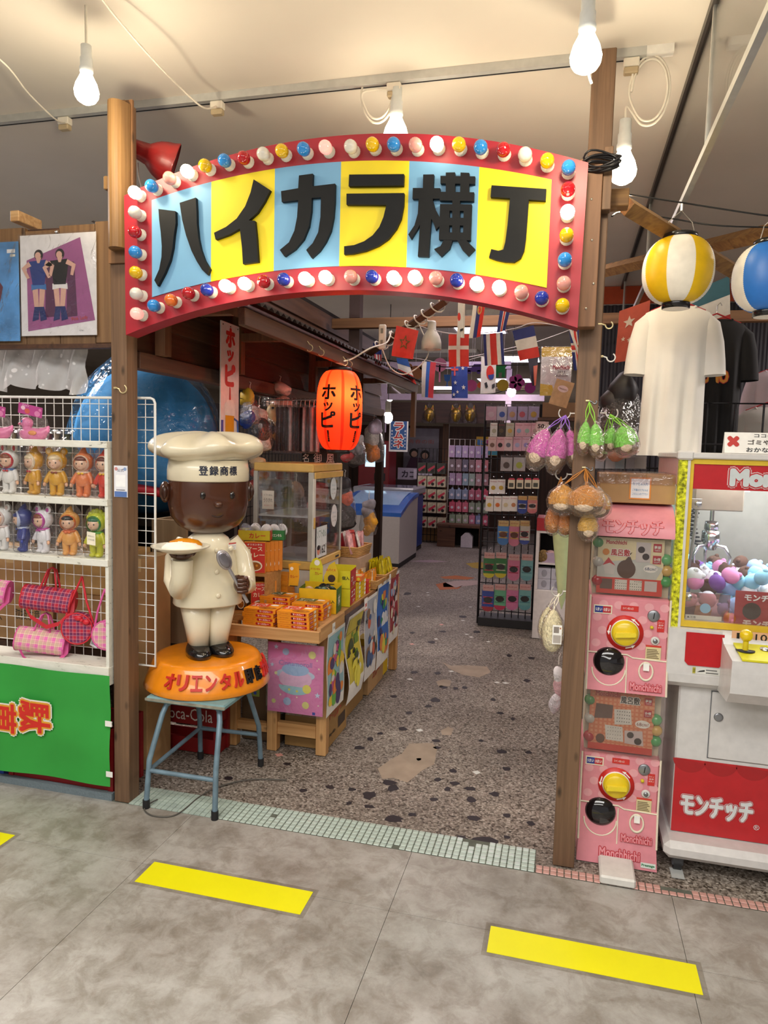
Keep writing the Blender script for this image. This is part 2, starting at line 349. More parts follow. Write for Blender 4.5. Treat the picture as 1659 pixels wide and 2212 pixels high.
px_patch([(941, 1262), (962, 1258), (985, 1270), (1000, 1264), (990, 1272), (950, 1274)], C('a85a28', .6), 'paint_patch')
px_patch([(950, 1246), (985, 1243), (1026, 1248), (1010, 1252), (960, 1250)], C('b0602a', .6), 'paint_patch')
px_patch([(1006, 1217), (1040, 1214), (1060, 1220), (1055, 1232), (1020, 1226)], C('a88a28', .6), 'paint_patch')
px_patch([(880, 1212), (930, 1209), (968, 1213), (930, 1215)], C('a08a90', .6), 'paint_patch')
px_patch([(952, 1578), (968, 1570), (980, 1574), (974, 1588), (955, 1587)], MORTAR, 'mortar_patch')
spots = [(840, 1690, 17, 5), (850, 1702, 12, 7), (797, 1718, 13, 9), (850, 1768, 21, 7), (891, 1759, 10, 4), (945, 1684, 9, 4), (937, 1726, 9, 4), (967, 1704, 7, 4), (983, 1692, 10, 4), (1015, 1703, 12, 4), (1017, 1727, 10, 6), (1068, 1715, 11, 5), (1024, 1767, 14, 6), (1095, 1761, 8, 4), (1146, 1778, 8, 5), (997, 1810, 12, 5), (1048, 1816, 26, 9), (1095, 1808, 8, 4),
         (943, 1600, 9, 3), (945, 1615, 8, 3), (940, 1512, 11, 5), (958, 1484, 9, 3), (1082, 1623, 11, 4), (1093, 1660, 9, 4), (1141, 1625, 7, 3), (980, 1665, 8, 4), (850, 1504, 7, 3), (895, 1452, 7, 3), (945, 1454, 7, 3), (775, 1615, 12, 4), (822, 1584, 6, 3), (800, 1596, 7, 4), (925, 1525, 7, 3), (884, 1540, 6, 3), (1030, 1365, 8, 3), (957, 1364, 7, 2), (1100, 1416, 6, 3), (933, 1387, 8, 3), (880, 1282, 8, 3), (1065, 1511, 6, 3), (1003, 1485, 6, 3), (1108, 1553, 5, 3), (1138, 1470, 7, 3), (985, 1487, 6, 3), (1148, 1422, 7, 3), (1000, 1332, 8, 2.5), (1120, 1357, 6, 2), (890, 1367, 6, 2), (870, 1574, 9, 4), (798, 1742, 10, 4), (754, 1735, 6, 4), (495, 1681, 10, 4), (655, 1707, 8, 4), (760, 1705, 9, 4), (712, 1700, 10, 4), (1081, 1540, 8, 3), (1040, 1600, 6, 2.5), (905, 1640, 6, 3), (435, 1733, 9, 3), (620, 1650, 8, 3)]
for a, b, rx, ry in spots:
    c = at(a, b, z=-.003); e = at(a+rx, b, z=-.003); d = at(a, b+ry, z=-.003)
    floor_patch(blob(c.x, c.y, (e-c).length, (d-c).length, 11, .28), GUM, 'gum_spot')
for a, b in [(953, 1349), (942, 1380), (1008, 1370), (1018, 1376), (1055, 1386), (890, 1391), (975, 1450), (1073, 1474), (1092, 1475), (1030, 1668), (907, 1577), (1016, 1311), (925, 1285), (924, 1280), (603, 1630), (885, 1467), (1000, 1340), (904, 1310)]:
    c = at(a, b, z=-.003); floor_patch(blob(c.x, c.y, .02, .02, 4, .2), CHIP if RND.random() < .8 else C('d89a90', .6), 'paint_chip')
# mosaic threshold: mint tiles in the gateway, salmon tiles to its right
MINT = C('b2c2b8', .3, var=.14, scale=14, coat=.15); SALM = C('c89a90', .35, var=.14, scale=14, coat=.1); GROUT = C('5e6258', .85, var=.2)
tr1 = struct(MB().box(-1.70, 2.49, -.004, -.045, 2.642, -.001, GROUT).box(-3.2, 2.49, -.004, -1.70, 2.535, -.001, GROUT), 'trim_1')
tr2 = struct(MB().box(-.044, 2.49, -.004, 1.6, 2.54, -.001, GROUT), 'trim_2')
P_ = .0251
def mosaic_tile(): return MB().box(-.0112, -.0112, -.002, .0112, .0112, .002, MINT, bev=.0025)
m0 = None; rest = MB()
for i in range(66):
    for j in range(6):
        x, y = -.058-P_*i, 2.503+P_*j
        if i in (8, 9, 10) and j == 5 or (i, j) in ((7, 5), (9, 4), (20, 0), (41, 3)): continue
        if i < 50:
            if m0 is None: m0 = mosaic_tile().build('tile', tr1); m0.location = (x, y, .001)
            else: inst(m0, 'tile', tr1, (x, y, .001), (RND.uniform(-.02, .02), RND.uniform(-.02, .02), RND.uniform(-.02, .02)))
        else: rest.frame(Matrix.Translation((x, y, .001))); rest.box(-.0112, -.0112, -.002, .0112, .0112, .002, MINT)
for i in range(40):
    for j in range(2):
        if RND.random() < .15: continue
        rest.frame(Matrix.Translation((-1.79-P_*i, 2.503+P_*j, .001))); rest.box(-.0112, -.0112, -.002, .0112, .0112, .002, MINT)
o = rest.build('tile_field', tr1); o['kind'] = 'stuff'
s0 = None
for i in range(34):
    for j in range(2):
        if j == 1 and 17 <= i <= 20: continue
        x, y = -.03+P_*i, 2.503+P_*j
        if s0 is None: s0 = MB().box(-.0112, -.0112, -.002, .0112, .0112, .002, SALM, bev=.0025).build('tile', tr2); s0.location = (x, y, .001)
        else: inst(s0, 'tile', tr2, (x, y, .001), (0, 0, RND.uniform(-.03, .03)))
# ceiling and the far ends of the hall
CEILM = C('d9d2c6', .85, var=.03, scale=3)
struct(MB().box(-9, -5, CEIL, 6, 24, CEIL+.1, CEILM), 'ceiling')
struct(MB().box(-9, 24, 0, 6, 24.1, CEIL, C('a59a8c', .8)), 'wall_back')
struct(MB().box(-9.1, -5, 0, -9, 24, CEIL, C('a59a8c', .8)), 'wall_left')
struct(MB().box(6, -5, 0, 6.1, 24, CEIL, C('a59a8c', .8)), 'wall_right')
# lighting rails on the ceiling
RAILM = C('c9cbc8', .4, .3); SLOT = C('1a1a1c', .6)
def rail(x0, x1, y, label):
    t = thing('lighting_rail', label, 'light rail', ((x0+x1)/2, y, CEIL)); L = (x1-x0)/2
    MB().box(-L, -.018, -.03, L, .018, 0, RAILM).build('rail_body', t); MB().box(-L, .006, -.031, L, .013, -.0295, SLOT).build('slot', t)
    MB().box(L, -.018, -.028, L+.09, .018, 0, WHITE).build('feed_box', t); return t
rail(-3.4, .20, 2.78, 'long white lighting rail across the ceiling above the arched sign')
rail(-4.6, -1.4, 4.45, 'lighting rail on the ceiling behind the plank panel at left')
PLUGW = C('e8e2d4', .5); PLUGB = C('b9a888', .5)
def plug(px, py, y, label, group):
    p = at(px, py, y=y); t = thing('rail_plug', label, 'plug', (p.x, y, CEIL-.031), group=group)
    MB().box(-.027, -.016, -.03, .027, .016, 0, PLUGW, bev=.003).build('adapter', t); MB().box(-.025, -.015, -.052, .025, .015, -.03, PLUGB, bev=.004).build('cap', t); return t
CORD = C('e6e0d2', .5)
def hang_bulb(pos, label, lit=True, s=1.0, power=9):
    t = thing('hanging_bulb', label, 'light bulb', pos)
    MB().lathe([(.001, .135), (.017, .134), (.0175, .095), (.02, .093), (.02, .066), (.022, .064), (.022, .05), (.016, .045)], C('dfe4e6', .4), 16).build('socket', t)
    b = MB().lathe([(.017, .048), (.023, .034), (.034, .012), (.040, -.010), (.0375, -.028), (.029, -.041), (.014, -.050), (.0005, -.052)], C('fff1d0', .3, emit=22, var=0), 18).build('bulb', t)
    lp = point('bulb_glow', (0, 0, -.10), power, (1, .84, .6), .04); lp.parent = t
    t.scale = (s, s, s); return t
pl = [plug(470, 214, 2.78, 'beige plug on the rail left of the sign with a slack cord', 'plugs on the lighting rail'), plug(140, 252, 2.78, 'beige plug on the rail beside the left bulb, at the photo edge', 'plugs on the lighting rail'),
      plug(852, 172, 2.78, 'beige plug on the rail right above the middle of the sign', 'plugs on the lighting rail'), plug(1365, 117, 2.78, 'beige plug on the rail to the right of the tall right post', 'plugs on the lighting rail')]
b1 = at(187, 190, y=2.15); b2 = at(1266, 112, y=2.05); b3 = at(1346, 360, y=2.78); b4 = at(855, 285, y=2.78)
hang_bulb(b1, 'lit bulb hanging at upper left beside the left post'); hang_bulb(b2, 'lit bulb hanging highest, in front of the right post', s=1.05); hang_bulb(b3, 'lit bulb hanging below a looped cord right of the sign', s=1.2); hang_bulb(b4, 'bulb hanging behind the top edge of the sign', s=1.2, power=3)
def cord(pts, label, r=.0035, mat=None, name='cord', cat='cord', group=None):
    P = [Vector(p) for p in pts]; Q = []
    for i in range(len(P)-1):      # smooth through the points
        p0, p1, p2, p3 = P[max(i-1, 0)], P[i], P[i+1], P[min(i+2, len(P)-1)]
        for k in range(6):
            t = k/6; Q.append(.5*((2*p1)+(p2-p0)*t+(2*p0-5*p1+4*p2-p3)*t*t+(3*p1-p0-3*p2+p3)*t**3))
    Q.append(P[-1]); mb = MB(P[0]); mb.tube(Q, r, mat or CORD, 6); return lone(mb, name, label, cat, P[0], group=group)
cord([b1+Vector((0, 0, .13)), b1+Vector((0, 0, .5)), (b1.x, b1.y, CEIL)], 'straight white cord holding the upper left bulb', .004)
cord([at(470, 228, y=2.78), at(440, 233, z=2.83), at(390, 190, z=2.85), at(330, 128, z=2.84), at(270, 60, z=2.86), at(222, 0, z=2.89), at(190, -60, z=2.925)], 'slack white cord from the rail plug up to the ceiling hook at left')
cord([at(143, 266, y=2.78), at(120, 258, z=2.83), at(62, 202, z=2.84), at(20, 148, z=2.85), at(-40, 90, z=2.88), at(-70, 20, z=2.92)], 'slack white cord at the left edge of the ceiling')
cord([b2+Vector((0, 0, .13)), (b2.x, b2.y, CEIL)], 'straight white cord holding the highest bulb', .004)
cord([at(1278, 180, y=2.1), at(1270, 150, y=2.1), at(1258, 40, y=2.1), at(1258, -60, y=2.1)], 'second white cord hanging behind the highest bulb')
def looped(p, q, label, side):
    m = (p+q)/2; pts = [p, p+(m-p)*.6+Vector((side*.01, 0, 0))]; c = m+Vector((side*.07, 0, .0))
    for k in range(2):
        for i in range(10):
            a = math.pi+(2*math.pi*i/10)*(-side if side > 0 else 1); rr = .075 if k == 0 else .085
            pts.append(c+Vector((rr*.8*math.cos(a)*1, .004*k, rr*1.4*math.sin(a))))
    pts += [q+Vector((0, 0, .05)), q]; cord(pts, label, .004)
looped(at(1365, 135, y=2.78), b3+Vector((0, 0, .155)), 'white cord with two loops above the bulb at the right post', 1)
looped(at(852, 190, y=2.78), b4+Vector((0, 0, .155)), 'white cord with two loops above the middle of the sign', -1)
# glass smoke barrier hanging from the ceiling at right
t = thing('smoke_barrier', 'hanging glass smoke barrier in metal frame at upper right', 'glass barrier', (.378, 3.6, CEIL)); ALU = C('c9cac6', .3, .7); DKALU = C('55504c', .4, .6)
MB().box(-.012, -2.9, -.03, .012, 2.9, 0, DKALU).build('top_rail', t); MB().box(-.010, -2.9, -.475, .010, 2.9, -.45, ALU).build('bottom_rail', t)
for k, yy in enumerate((-2.9, -1.08, .75, 2.6)): MB().box(-.006, yy-.008, -.46, .006, yy+.008, -.02, ALU).build('joint_bar', t)
for k, (a, b) in enumerate(((-2.9, -1.08), (-1.08, .75), (.75, 2.6))): MB().box(-.002, a+.01, -.45, .002, b-.01, -.03, clear('barrier_glass', 'fafafa', .02, .02)).build('pane', t)
# housings added above the assumed and fill lamps
for k, (x, y, w, d) in enumerate(((-.7, .2, 4.2, 1.0), (-.7, -2.2, 4.2, 1.0), (-.6, 4.6, .9, .4), (-.6, 7.6, .9, .4), (-1.9, 10.4, 1.1, .4), (2.75, 4.2, .9, .4), (-3.95, 3.2, .9, .4), (-1.6, 17.5, 3.0, 1.0))):
    t = thing('added_lamp_housing', ['wide assumed lamp housing over the corridor', 'second assumed lamp housing behind the camera', 'added fill lamp housing above the gateway flags', 'added fill lamp housing half way down the alley', 'added fill lamp housing over the rear racks', 'added fill lamp housing over the hanging shirts', 'added fill lamp housing over the doll shelves', 'wide added fill lamp housing in the hall beyond the alley'][k], 'ceiling light', (x, y, CEIL)); F_ = .03
    MB().box(-w/2-F_, -d/2-F_, -.05, w/2+F_, d/2+F_, 0, WHITE).build('housing', t)
# panel lights far down the hall
def panel_light(px, py, w, d, label, e=5):
    p = at(px, py, z=CEIL-.02); t = thing('ceiling_light', label, 'ceiling light', (p.x, p.y, CEIL), group='panel lights down the hall')
    MB().box(-w/2-.03, -d/2-.03, -.02, w/2+.03, d/2+.03, 0, WHITE).build('frame', t); MB().box(-w/2, -d/2, -.024, w/2, d/2, -.02, C('f4ecff', .4, emit=e, var=0)).build('diffuser', t)
panel_light(1035, 710, .55, .7, 'lit ceiling panel seen between the flags nearest the sign'); panel_light(1090, 822, 1.0, .7, 'lit ceiling panel far down the alley under the flags'); panel_light(1606, 690, .5, .6, 'lit ceiling panel seen beside the blue lantern'); panel_light(1120, 776, .6, .7, 'small lit ceiling panel behind the lower flags'); panel_light(955, 838, .8, .7, 'farthest lit ceiling panel over the fox masks', 5)
# ================================================================== gateway
# left post: square timber, half-round log and backing board
t = thing('gate_post', 'left square timber post with a half-round log fixed to its top', 'post', (-1.735, 2.53, 0))
MB().box(-.035, -.038, 0, .035, .038, 2.80, POSTWOOD, bev=.003).build('post', t)
LOGW = wood('684a2a', '8c6a3e', 'z', 5, name='log_timber')
prof = [(.028+.041*math.cos(a), -.052+.062*math.sin(a)) for a in [math.pi+math.pi*i/12 for i in range(13)]]
mb = MB(); mb.frame(FR((0, 0, 2.235), (1, 0, 0), (0, 1, 0))); mb.prism(prof, 0, .535, LOGW); mb.build('half_log', t)
MB().box(-.034, -.05, 2.19, .075, -.039, 2.79, wood('6d4c30', '8e6640', 'z', 5, name='backing_timber')).build('backing_board', t)
MB().box(-.055, -.05, 2.47, -.036, .0, 2.52, LOGW, bev=.003).build('cross_block', t)
# right post with its spacer boards
t = thing('gate_post', 'right tall square timber post with spacer boards and screw heads', 'post', (.054, 2.595, 0))
MB().box(-.038, -.038, 0, .038, .038, 2.83, POSTWOOD, bev=.003).build('post', t)
MB().box(-.062, -.10, 1.92, .012, -.039, 2.46, wood('6f4f38', '8a6548', 'z', 7, name='spacer_timber'), bev=.002).build('spacer_board', t)
MB().box(.013, -.085, 2.30, .042, -.039, 2.50, POSTWOOD, bev=.002).build('spacer_board', t)
SCREW = C('cfc8b8', .35, .8)
s0 = None
for a, z in ((-.02, 1.98), (.0, 2.06), (-.012, 2.2), (-.02, 2.33), (-.01, 2.43), (-.05, 2.28)):
    if s0 is None: s0 = MB().lathe([(.0045, 0), (.004, .0015), (.0005, .002)], SCREW, 8).build('screw', t); s0.location = (a, -.1002, z); s0.rotation_euler = (math.pi/2, 0, 0)
    else: inst(s0, 'screw', t, (a, -.1002, z), (math.pi/2, 0, 0))
# ---------------------------------------------------------------- arched sign
YF, YB = 2.41, 2.488           # front and back of the board
sign = thing('arched_sign', 'red arched sign with six black letters ringed by coloured bulbs', 'sign', (-.82, 2.45, 1.9))
SB = (-.82, 2.45, 1.9)
SREDM = C('a01828', .42, var=.05, scale=6); SBLU = C('6fa6cc', .5, var=.04, scale=8); SYEL = C('ecd400', .5, var=.04, scale=8); LETM = C('0e1012', .6, var=.15, scale=40, spec=.25)
def arc(xa, xb, zend, zmid, n=28):   # circular arc through both ends and the middle
    h = zmid-zend; c = (xb-xa)/2; r = (c*c+h*h)/(2*h); xm = (xa+xb)/2; return [(xa+(xb-xa)*i/n, zmid-r+math.sqrt(max(0, r*r-(xa+(xb-xa)*i/n-xm)**2))) for i in range(n+1)]
XL, XR = -1.650, .018
top = arc(XL, XR, 2.414, 2.562); bot = arc(XL+.004, XR-.008, 1.903, 2.045)
mb = MB(SB); mb.frame(FR((0, YF, 0))); mb.prism(bot+top[::-1], -(YB-YF), 0, SREDM); mb.build('board', sign)
def px2(pp, yy): return [(lambda q: (q.x, q.z))(at(a, b, y=yy)) for a, b in pp]
pt = [(327.8, 434.8), (455.5, 391), (593, 366), (737, 353), (884.7, 350), (1036.6, 357), (1192, 391)]
pb = [(331, 643), (459, 605), (594, 586.6), (734, 578), (878.5, 578), (1026.8, 589), (1180.5, 624)]
T = px2(pt, YF); B = px2(pb, YF)
xs = [(T[i][0]+B[i][0])/2 for i in range(7)]
def quadfit(pts):   # parabola by least squares
    import numpy as np
    a = np.polyfit([p[0] for p in pts], [p[1] for p in pts], 2); return lambda x: float(a[0]*x*x+a[1]*x+a[2])
ft, fb = quadfit(T), quadfit(B)
for i in range(6):
    o = []
    for k in range(7): x = xs[i]+(xs[i+1]-xs[i])*k/6; o.append((x, fb(x)))
    for k in range(7): x = xs[i+1]+(xs[i]-xs[i+1])*k/6; o.append((x, ft(x)))
    mb = MB(SB); mb.frame(FR((0, YF, 0))); mb.prism(o, .0, .004, SBLU if i % 2 == 0 and i != 4 or i == 4 else SYEL); mb.build('colour_panel', sign)
def za(L): return [(230+a/3.016, 270+b/3.016) for a, b in L]
def zb(L): return [(740+a/2.765, 270+b/2.765) for a, b in L]
ha = [za([(340, 548), (450, 562), (452, 640), (440, 720), (432, 800), (415, 880), (380, 965), (335, 1050), (313, 1012), (345, 940), (360, 860), (362, 790), (355, 700), (345, 620)]),
      za([(478, 508), (583, 474), (588, 560), (590, 640), (600, 740), (615, 810), (640, 880), (675, 938), (660, 978), (625, 945), (590, 890), (555, 820), (520, 720), (495, 620)])]
ii = [za([(960, 355), (1068, 425), (1030, 500), (985, 570), (928, 622), (968, 625), (980, 740), (990, 893), (890, 907), (884, 800), (870, 676), (800, 715), (712, 747), (702, 703), (780, 665), (850, 610), (905, 530), (940, 440)])]
ka = [za([(1255, 330), (1345, 318), (1343, 400), (1490, 383), (1488, 500), (1480, 600), (1462, 690), (1430, 760), (1390, 820), (1337, 868), (1302, 815), (1345, 770), (1380, 700), (1395, 600), (1398, 472), (1338, 476), (1335, 560), (1320, 660), (1285, 745), (1230, 810), (1160, 857), (1130, 815), (1190, 765), (1225, 690), (1243, 600), (1250, 490), (1143, 502), (1138, 432), (1250, 413)])]
ra = [zb([(40, 297), (367, 294), (364, 362), (37, 366)]), zb([(24, 411), (368, 407), (365, 480), (350, 560), (322, 620), (275, 680), (215, 722), (140, 752), (60, 770), (10, 774), (10, 725), (70, 718), (130, 695), (180, 660), (220, 610), (245, 550), (262, 478), (24, 476)])]
yoko = [zb(q) for q in ([(482, 297), (546, 296), (540, 442), (530, 560), (515, 788), (450, 785), (462, 600), (478, 442)], [(420, 377), (583, 378), (583, 441), (418, 442)], [(455, 442), (480, 442), (480, 560), (450, 620), (410, 683), (393, 655), (430, 600), (450, 530)], [(538, 443), (553, 500), (585, 560), (583, 600), (557, 628), (545, 590), (530, 560)],
      [(585, 305), (792, 308), (790, 353), (585, 350)], [(617, 285), (672, 284), (672, 410), (617, 410)], [(705, 285), (757, 287), (756, 410), (702, 408)], [(582, 400), (786, 403), (784, 455), (580, 452)], [(656, 440), (702, 440), (700, 690), (654, 690)], [(583, 473), (640, 473), (636, 688), (576, 685)], [(725, 475), (772, 475), (765, 690), (719, 690)], [(583, 473), (772, 475), (771, 515), (582, 513)], [(580, 555), (770, 556), (768, 602), (579, 600)], [(577, 642), (766, 644), (765, 690), (576, 686)], [(605, 688), (657, 690), (640, 740), (590, 787), (547, 742), (585, 725)], [(685, 690), (740, 690), (792, 742), (752, 783), (715, 745)])]
cho = [zb([(890, 361), (1218, 383), (1213, 453), (1112, 447), (1105, 550), (1095, 680), (1085, 750), (1065, 795), (1025, 820), (970, 818), (920, 808), (875, 792), (888, 742), (930, 752), (960, 745), (972, 700), (985, 600), (1000, 438), (884, 430)])]
for gl in (ha, ii, ka, ra, yoko, cho):
    mb = MB(SB); mb.frame(FR((0, YF-.012, 0)))
    for k, q in enumerate(gl): mb.prism(px2(q, YF-.018), -.008, .008+.00004*k, LETM)
    mb.build('letter', sign)
BC = {'W': C('d6d2ca', .12, coat=.5, var=0), 'L': C('fff0d0', .2, emit=9, var=0), 'Y': C('e3b70a', .1, coat=.6, var=0), 'B': C('2a86d2', .1, coat=.6, var=0), 'D': C('20329c', .1, coat=.6, var=0), 'R': C('b01420', .1, coat=.6, var=0), 'P': C('e09a90', .15, emit=.05, coat=.5, var=0), 'Q': C('f0a094', .15, emit=.9, coat=.5, var=0), 'O': C('e0702a', .1, coat=.6, var=0)}
bulbs = [(290, 415, 'L'), (326, 401, 'B'), (365, 384, 'P'), (403, 369, 'L'), (442, 357, 'Y'), (484, 346, 'B'), (525, 340, 'R'), (568, 332, 'W'), (608, 325, 'Y'), (655, 321, 'B'), (702, 317, 'Q'), (757, 316, 'W'), (804, 311, 'Y'), (850, 311, 'B'), (897, 312, 'P'), (943, 310, 'L'), (991, 311, 'Y'), (1038, 317, 'B'), (1087, 322, 'R'), (1134, 333, 'W'), (1182, 346, 'Y'), (1228, 361, 'B'),
         (1227, 408, 'R'), (1226, 457, 'L'), (1224, 507, 'Y'), (1220, 560, 'B'), (1218, 611, 'P'), (1215, 659, 'Y'), (1170, 643, 'D'), (1126, 630, 'P'), (1078, 620, 'L'), (1029, 612, 'L'), (986, 605, 'D'), (941, 600, 'P'), (895, 598, 'L'), (849, 599, 'L'), (803, 597, 'D'), (757, 597, 'P'), (702, 598, 'L'), (658, 601, 'L'), (612, 603, 'D'), (569, 608, 'R'), (527, 612, 'L'), (486, 617, 'L'), (446, 626, 'D'), (406, 633, 'R'), (368, 648, 'O'), (331, 660, 'B'),
         (290, 458, 'W'), (290, 500, 'R'), (291, 544, 'B'), (292, 588, 'Y'), (293, 634, 'W'), (294, 677, 'Q')]
SOCK = C('e6e0d2', .5); meshes = {}
def bulb_mesh(k):      # globe on a short neck, pointing out of the board (-y)
    mb = MB(); mb.frame(FR((0, 0, 0), (1, 0, 0), (0, 0, 1))); mb.lathe([(.015, .018), (.0185, .024), (.022, .035), (.0225, .046), (.0195, .057), (.011, .065), (.0005, .067)], BC[k], 16); return mb
sk = None
for px, py, k in bulbs:
    p = at(px, py, y=YF-.046); loc = Vector((p.x, YF, p.z))-Vector(SB)
    if k not in meshes: o = bulb_mesh(k).build('bulb', sign); meshes[k] = o
    else: o = inst(meshes[k], 'bulb', sign, (0, 0, 0))
    o.location = loc
    if sk is None:
        mb = MB(); mb.frame(FR((0, 0, 0))); mb.lathe([(.0215, 0), (.0215, .003), (.0195, .004), (.0195, .020), (.016, .023)], SOCK, 16); sk = mb.build('socket', o)
    else: inst(sk, 'socket', o, (0, 0, 0))
    if k == 'L':
        lp = point('bulb_glow', loc+Vector((0, -.095, 0)), .22, (1, .86, .62), .02); lp.parent = sign
# ---------------------------------------------------------------- red horn speaker
hp = at(330, 338, y=2.68); t = thing('horn_speaker', 'rusty red horn speaker mounted on the left post above the sign', 'speaker', hp)
HORN = C('8e1c1e', .38, var=.3, scale=14, coat=.3); axis = Vector((.80, .52, -.30)).normalized()
M = FR((0, 0, 0), axis.cross(Vector((0, 0, 1))), axis.cross(Vector((0, 0, 1))).cross(axis)); M = Matrix(((M[0][0], M[0][1], axis.x, 0), (M[1][0], M[1][1], axis.y, 0), (M[2][0], M[2][1], axis.z, 0), (0, 0, 0, 1)))
mb = MB(); mb.frame(M); mb.lathe([(.0005, -.085), (.026, -.085), (.034, -.076), (.038, -.045), (.042, -.02), (.055, -.004), (.068, .016), (.078, .042), (.084, .068), (.090, .084), (.092, .088), (.088, .09)], HORN, 28); mb.build('horn', t)
mb = MB(); mb.frame(M); mb.lathe([(.088, .086), (.05, .055), (.03, .02), (.0005, .0)], C('5a1012', .5), 28); mb.build('horn_mouth', t)
mb = MB(); mb.frame(M); mb.lathe([(.0005, -.089), (.019, -.089), (.02, -.084)], C('a59c86', .4, .5, var=.3), 16); mb.build('end_cap', t)
MB().tube([(-.05, .0, .02), (-.058, -.04, .015), (-.06, -.085, .0)], .006, C('6e1416', .5), 8).box(-.075, -.092, -.05, -.045, -.08, .05, C('6e1416', .5)).build('bracket', t)
cord([hp+Vector((-.07, .0, -.02)), hp+Vector((-.06, -.01, -.07)), hp+Vector((-.05, 0, -.13)), hp+Vector((-.06, .01, -.18))], 'thin grey wire hanging below the red horn speaker', .003, C('c8c2b8', .5))
# ---------------------------------------------------------------- coiled black cable on the right post
cp = at(1298, 355, y=2.49); mb = MB()
for k in range(7):
    a = RND.uniform(-.35, .35); w = RND.uniform(.048, .066); hh = RND.uniform(.014, .03); pts = []
    for i in range(20):
        q = 2*math.pi*i/20; pts.append((w*math.cos(q)*math.cos(a*.5)+RND.uniform(-.002, .002), -.01*k/3+.012*math.sin(q*2), hh*math.sin(q)+w*math.cos(q)*math.sin(a*.5)+(k-3)*.003))
    mb.tube(pts, .0035, C('17161a', .4), 6, closed=True)
lone(mb, 'cable_coil', 'coiled black cable tied where the sign meets the right post', 'cable', cp)
# ---------------------------------------------------------------- hooks on the posts
def hook(pos, label, dx=1, r=.016, mat=None, rz=0):
    mb = MB(); mb.tube([(0, 0, 0), (dx*.012, -.0, -.004)] + [(dx*(.012+r)+dx*r*math.cos(a), 0, -.004+r*math.sin(a)*1.0) for a in [math.pi+(math.pi*1.35)*i/9 for i in range(10)]], .0026, mat or C('d6c79a', .35, .5), 6)
    mb.cyl((0, 0, 0), (-dx*.012, 0, 0), .004, C('d6c79a', .35, .5), n=8); return lone(mb, 'screw_hook', label, 'hook', pos, rz, 'screw hooks on the posts')
hook(at(252, 838, y=2.488), 'small wire screw hook on the face of the left post', 1)
hook(at(1300, 700, y=2.56), 'brass screw hook on the right post below the spacer board', 1, .012)
hook(at(1303, 770, y=2.60), 'white screw hook on the right post beside the flag', 1, .014, C('e8e6e0', .4))
lone(MB().frame(FR((0, 0, 0))).rect(-.03, -.062, .03, .062, C('e8e8ee', .3), .001).text('公式', .0, .045, .03, .012, C('38406a'), .002).rect(-.022, -.022, .022, .026, C('f8f8fa', .3), .0015).rect(-.028, -.062, .028, -.04, C('5a78b4', .4), .0015).disc(-.02, .05, .007, C('cc8a8a'), .002).disc(.02, .05, .007, C('8aa0c8'), .002).rect(-.02, -.036, .02, -.032, C('888890'), .002).frame().box(-.031, .0, -.063, .031, .0006, .063, C('e8e8ee', .3)), 'notice_card', 'small white printed card taped to the face of the left post', 'card', at(261, 1040, y=2.488))
# ================================================================== stall left of the gate
PLANKS = wood('66492f', '856543', 'z', 6, name='weathered_plank')
w = struct(MB().box(-3.0, 2.555, 1.885, -1.78, 2.575, 2.36, DARKWOOD), 'wall_planks')
xs_ = [-3.0, -2.86, -2.71, -2.53, -2.37, -2.197, -2.034, -1.867, -1.775]
for i in range(8):
    d = (.0, .012, -.01, .006, .01, -.006, .008, .016)[i]
    MB().box(xs_[i]+.0015, 2.53, 1.885+.5*d, xs_[i+1]-.0015, 2.553, 2.352+d, PLANKS, bev=.002).build('plank', w)
MB().box(-3.0, 2.52, 1.873, -1.775, 2.56, 1.89, DARKWOOD).build('bottom_rail', w)
pb_ = at(68, 482, y=2.7); lone(MB().box(-.022, -.06, -.022, .022, .08, .022, PALEWOOD, bev=.003), 'beam_end', 'pale squared beam end poking out above the plank panel', 'beam', (pb_.x, 2.66, pb_.z))
# record posters in clear sleeves
def px_sheet(c4, y):       # corner pixels tl, tr, br, bl -> centre, width, height on a plane facing the corridor
    q = [at(a, b, y=y) for a, b in c4]; c = sum(q, Vector())/4; return c, ((q[1]-q[0]).length+(q[2]-q[3]).length)/2, ((q[0]-q[3]).length+(q[1]-q[2]).length)/2
c, w_, h_ = px_sheet([(42, 510), (205, 500), (211, 722), (48, 727)], 2.515)
t = thing('poster', 'white record poster of two dancers on a magenta slanted panel', 'poster', c, group='record posters on the planks')
PW = C('ece9e4', .3); MAG = C('a05a8a', .4, var=.1, scale=8); SKIN = C('dcae98', .5); HAIR = C('1c1618', .5); DKB = C('1f3a80', .45); SHD = C('5a2a4e', .5)
mb = MB().box(-w_/2, 0, -h_/2, w_/2, .003, h_/2, PW); mb.frame(FR((0, 0, 0)))
def u(x, y): return ((x/163-.5)*w_, (.5-y/222)*h_)
mb.flat([u(14, 55), u(130, 10), u(160, 190), u(15, 212)], MAG, .0006)
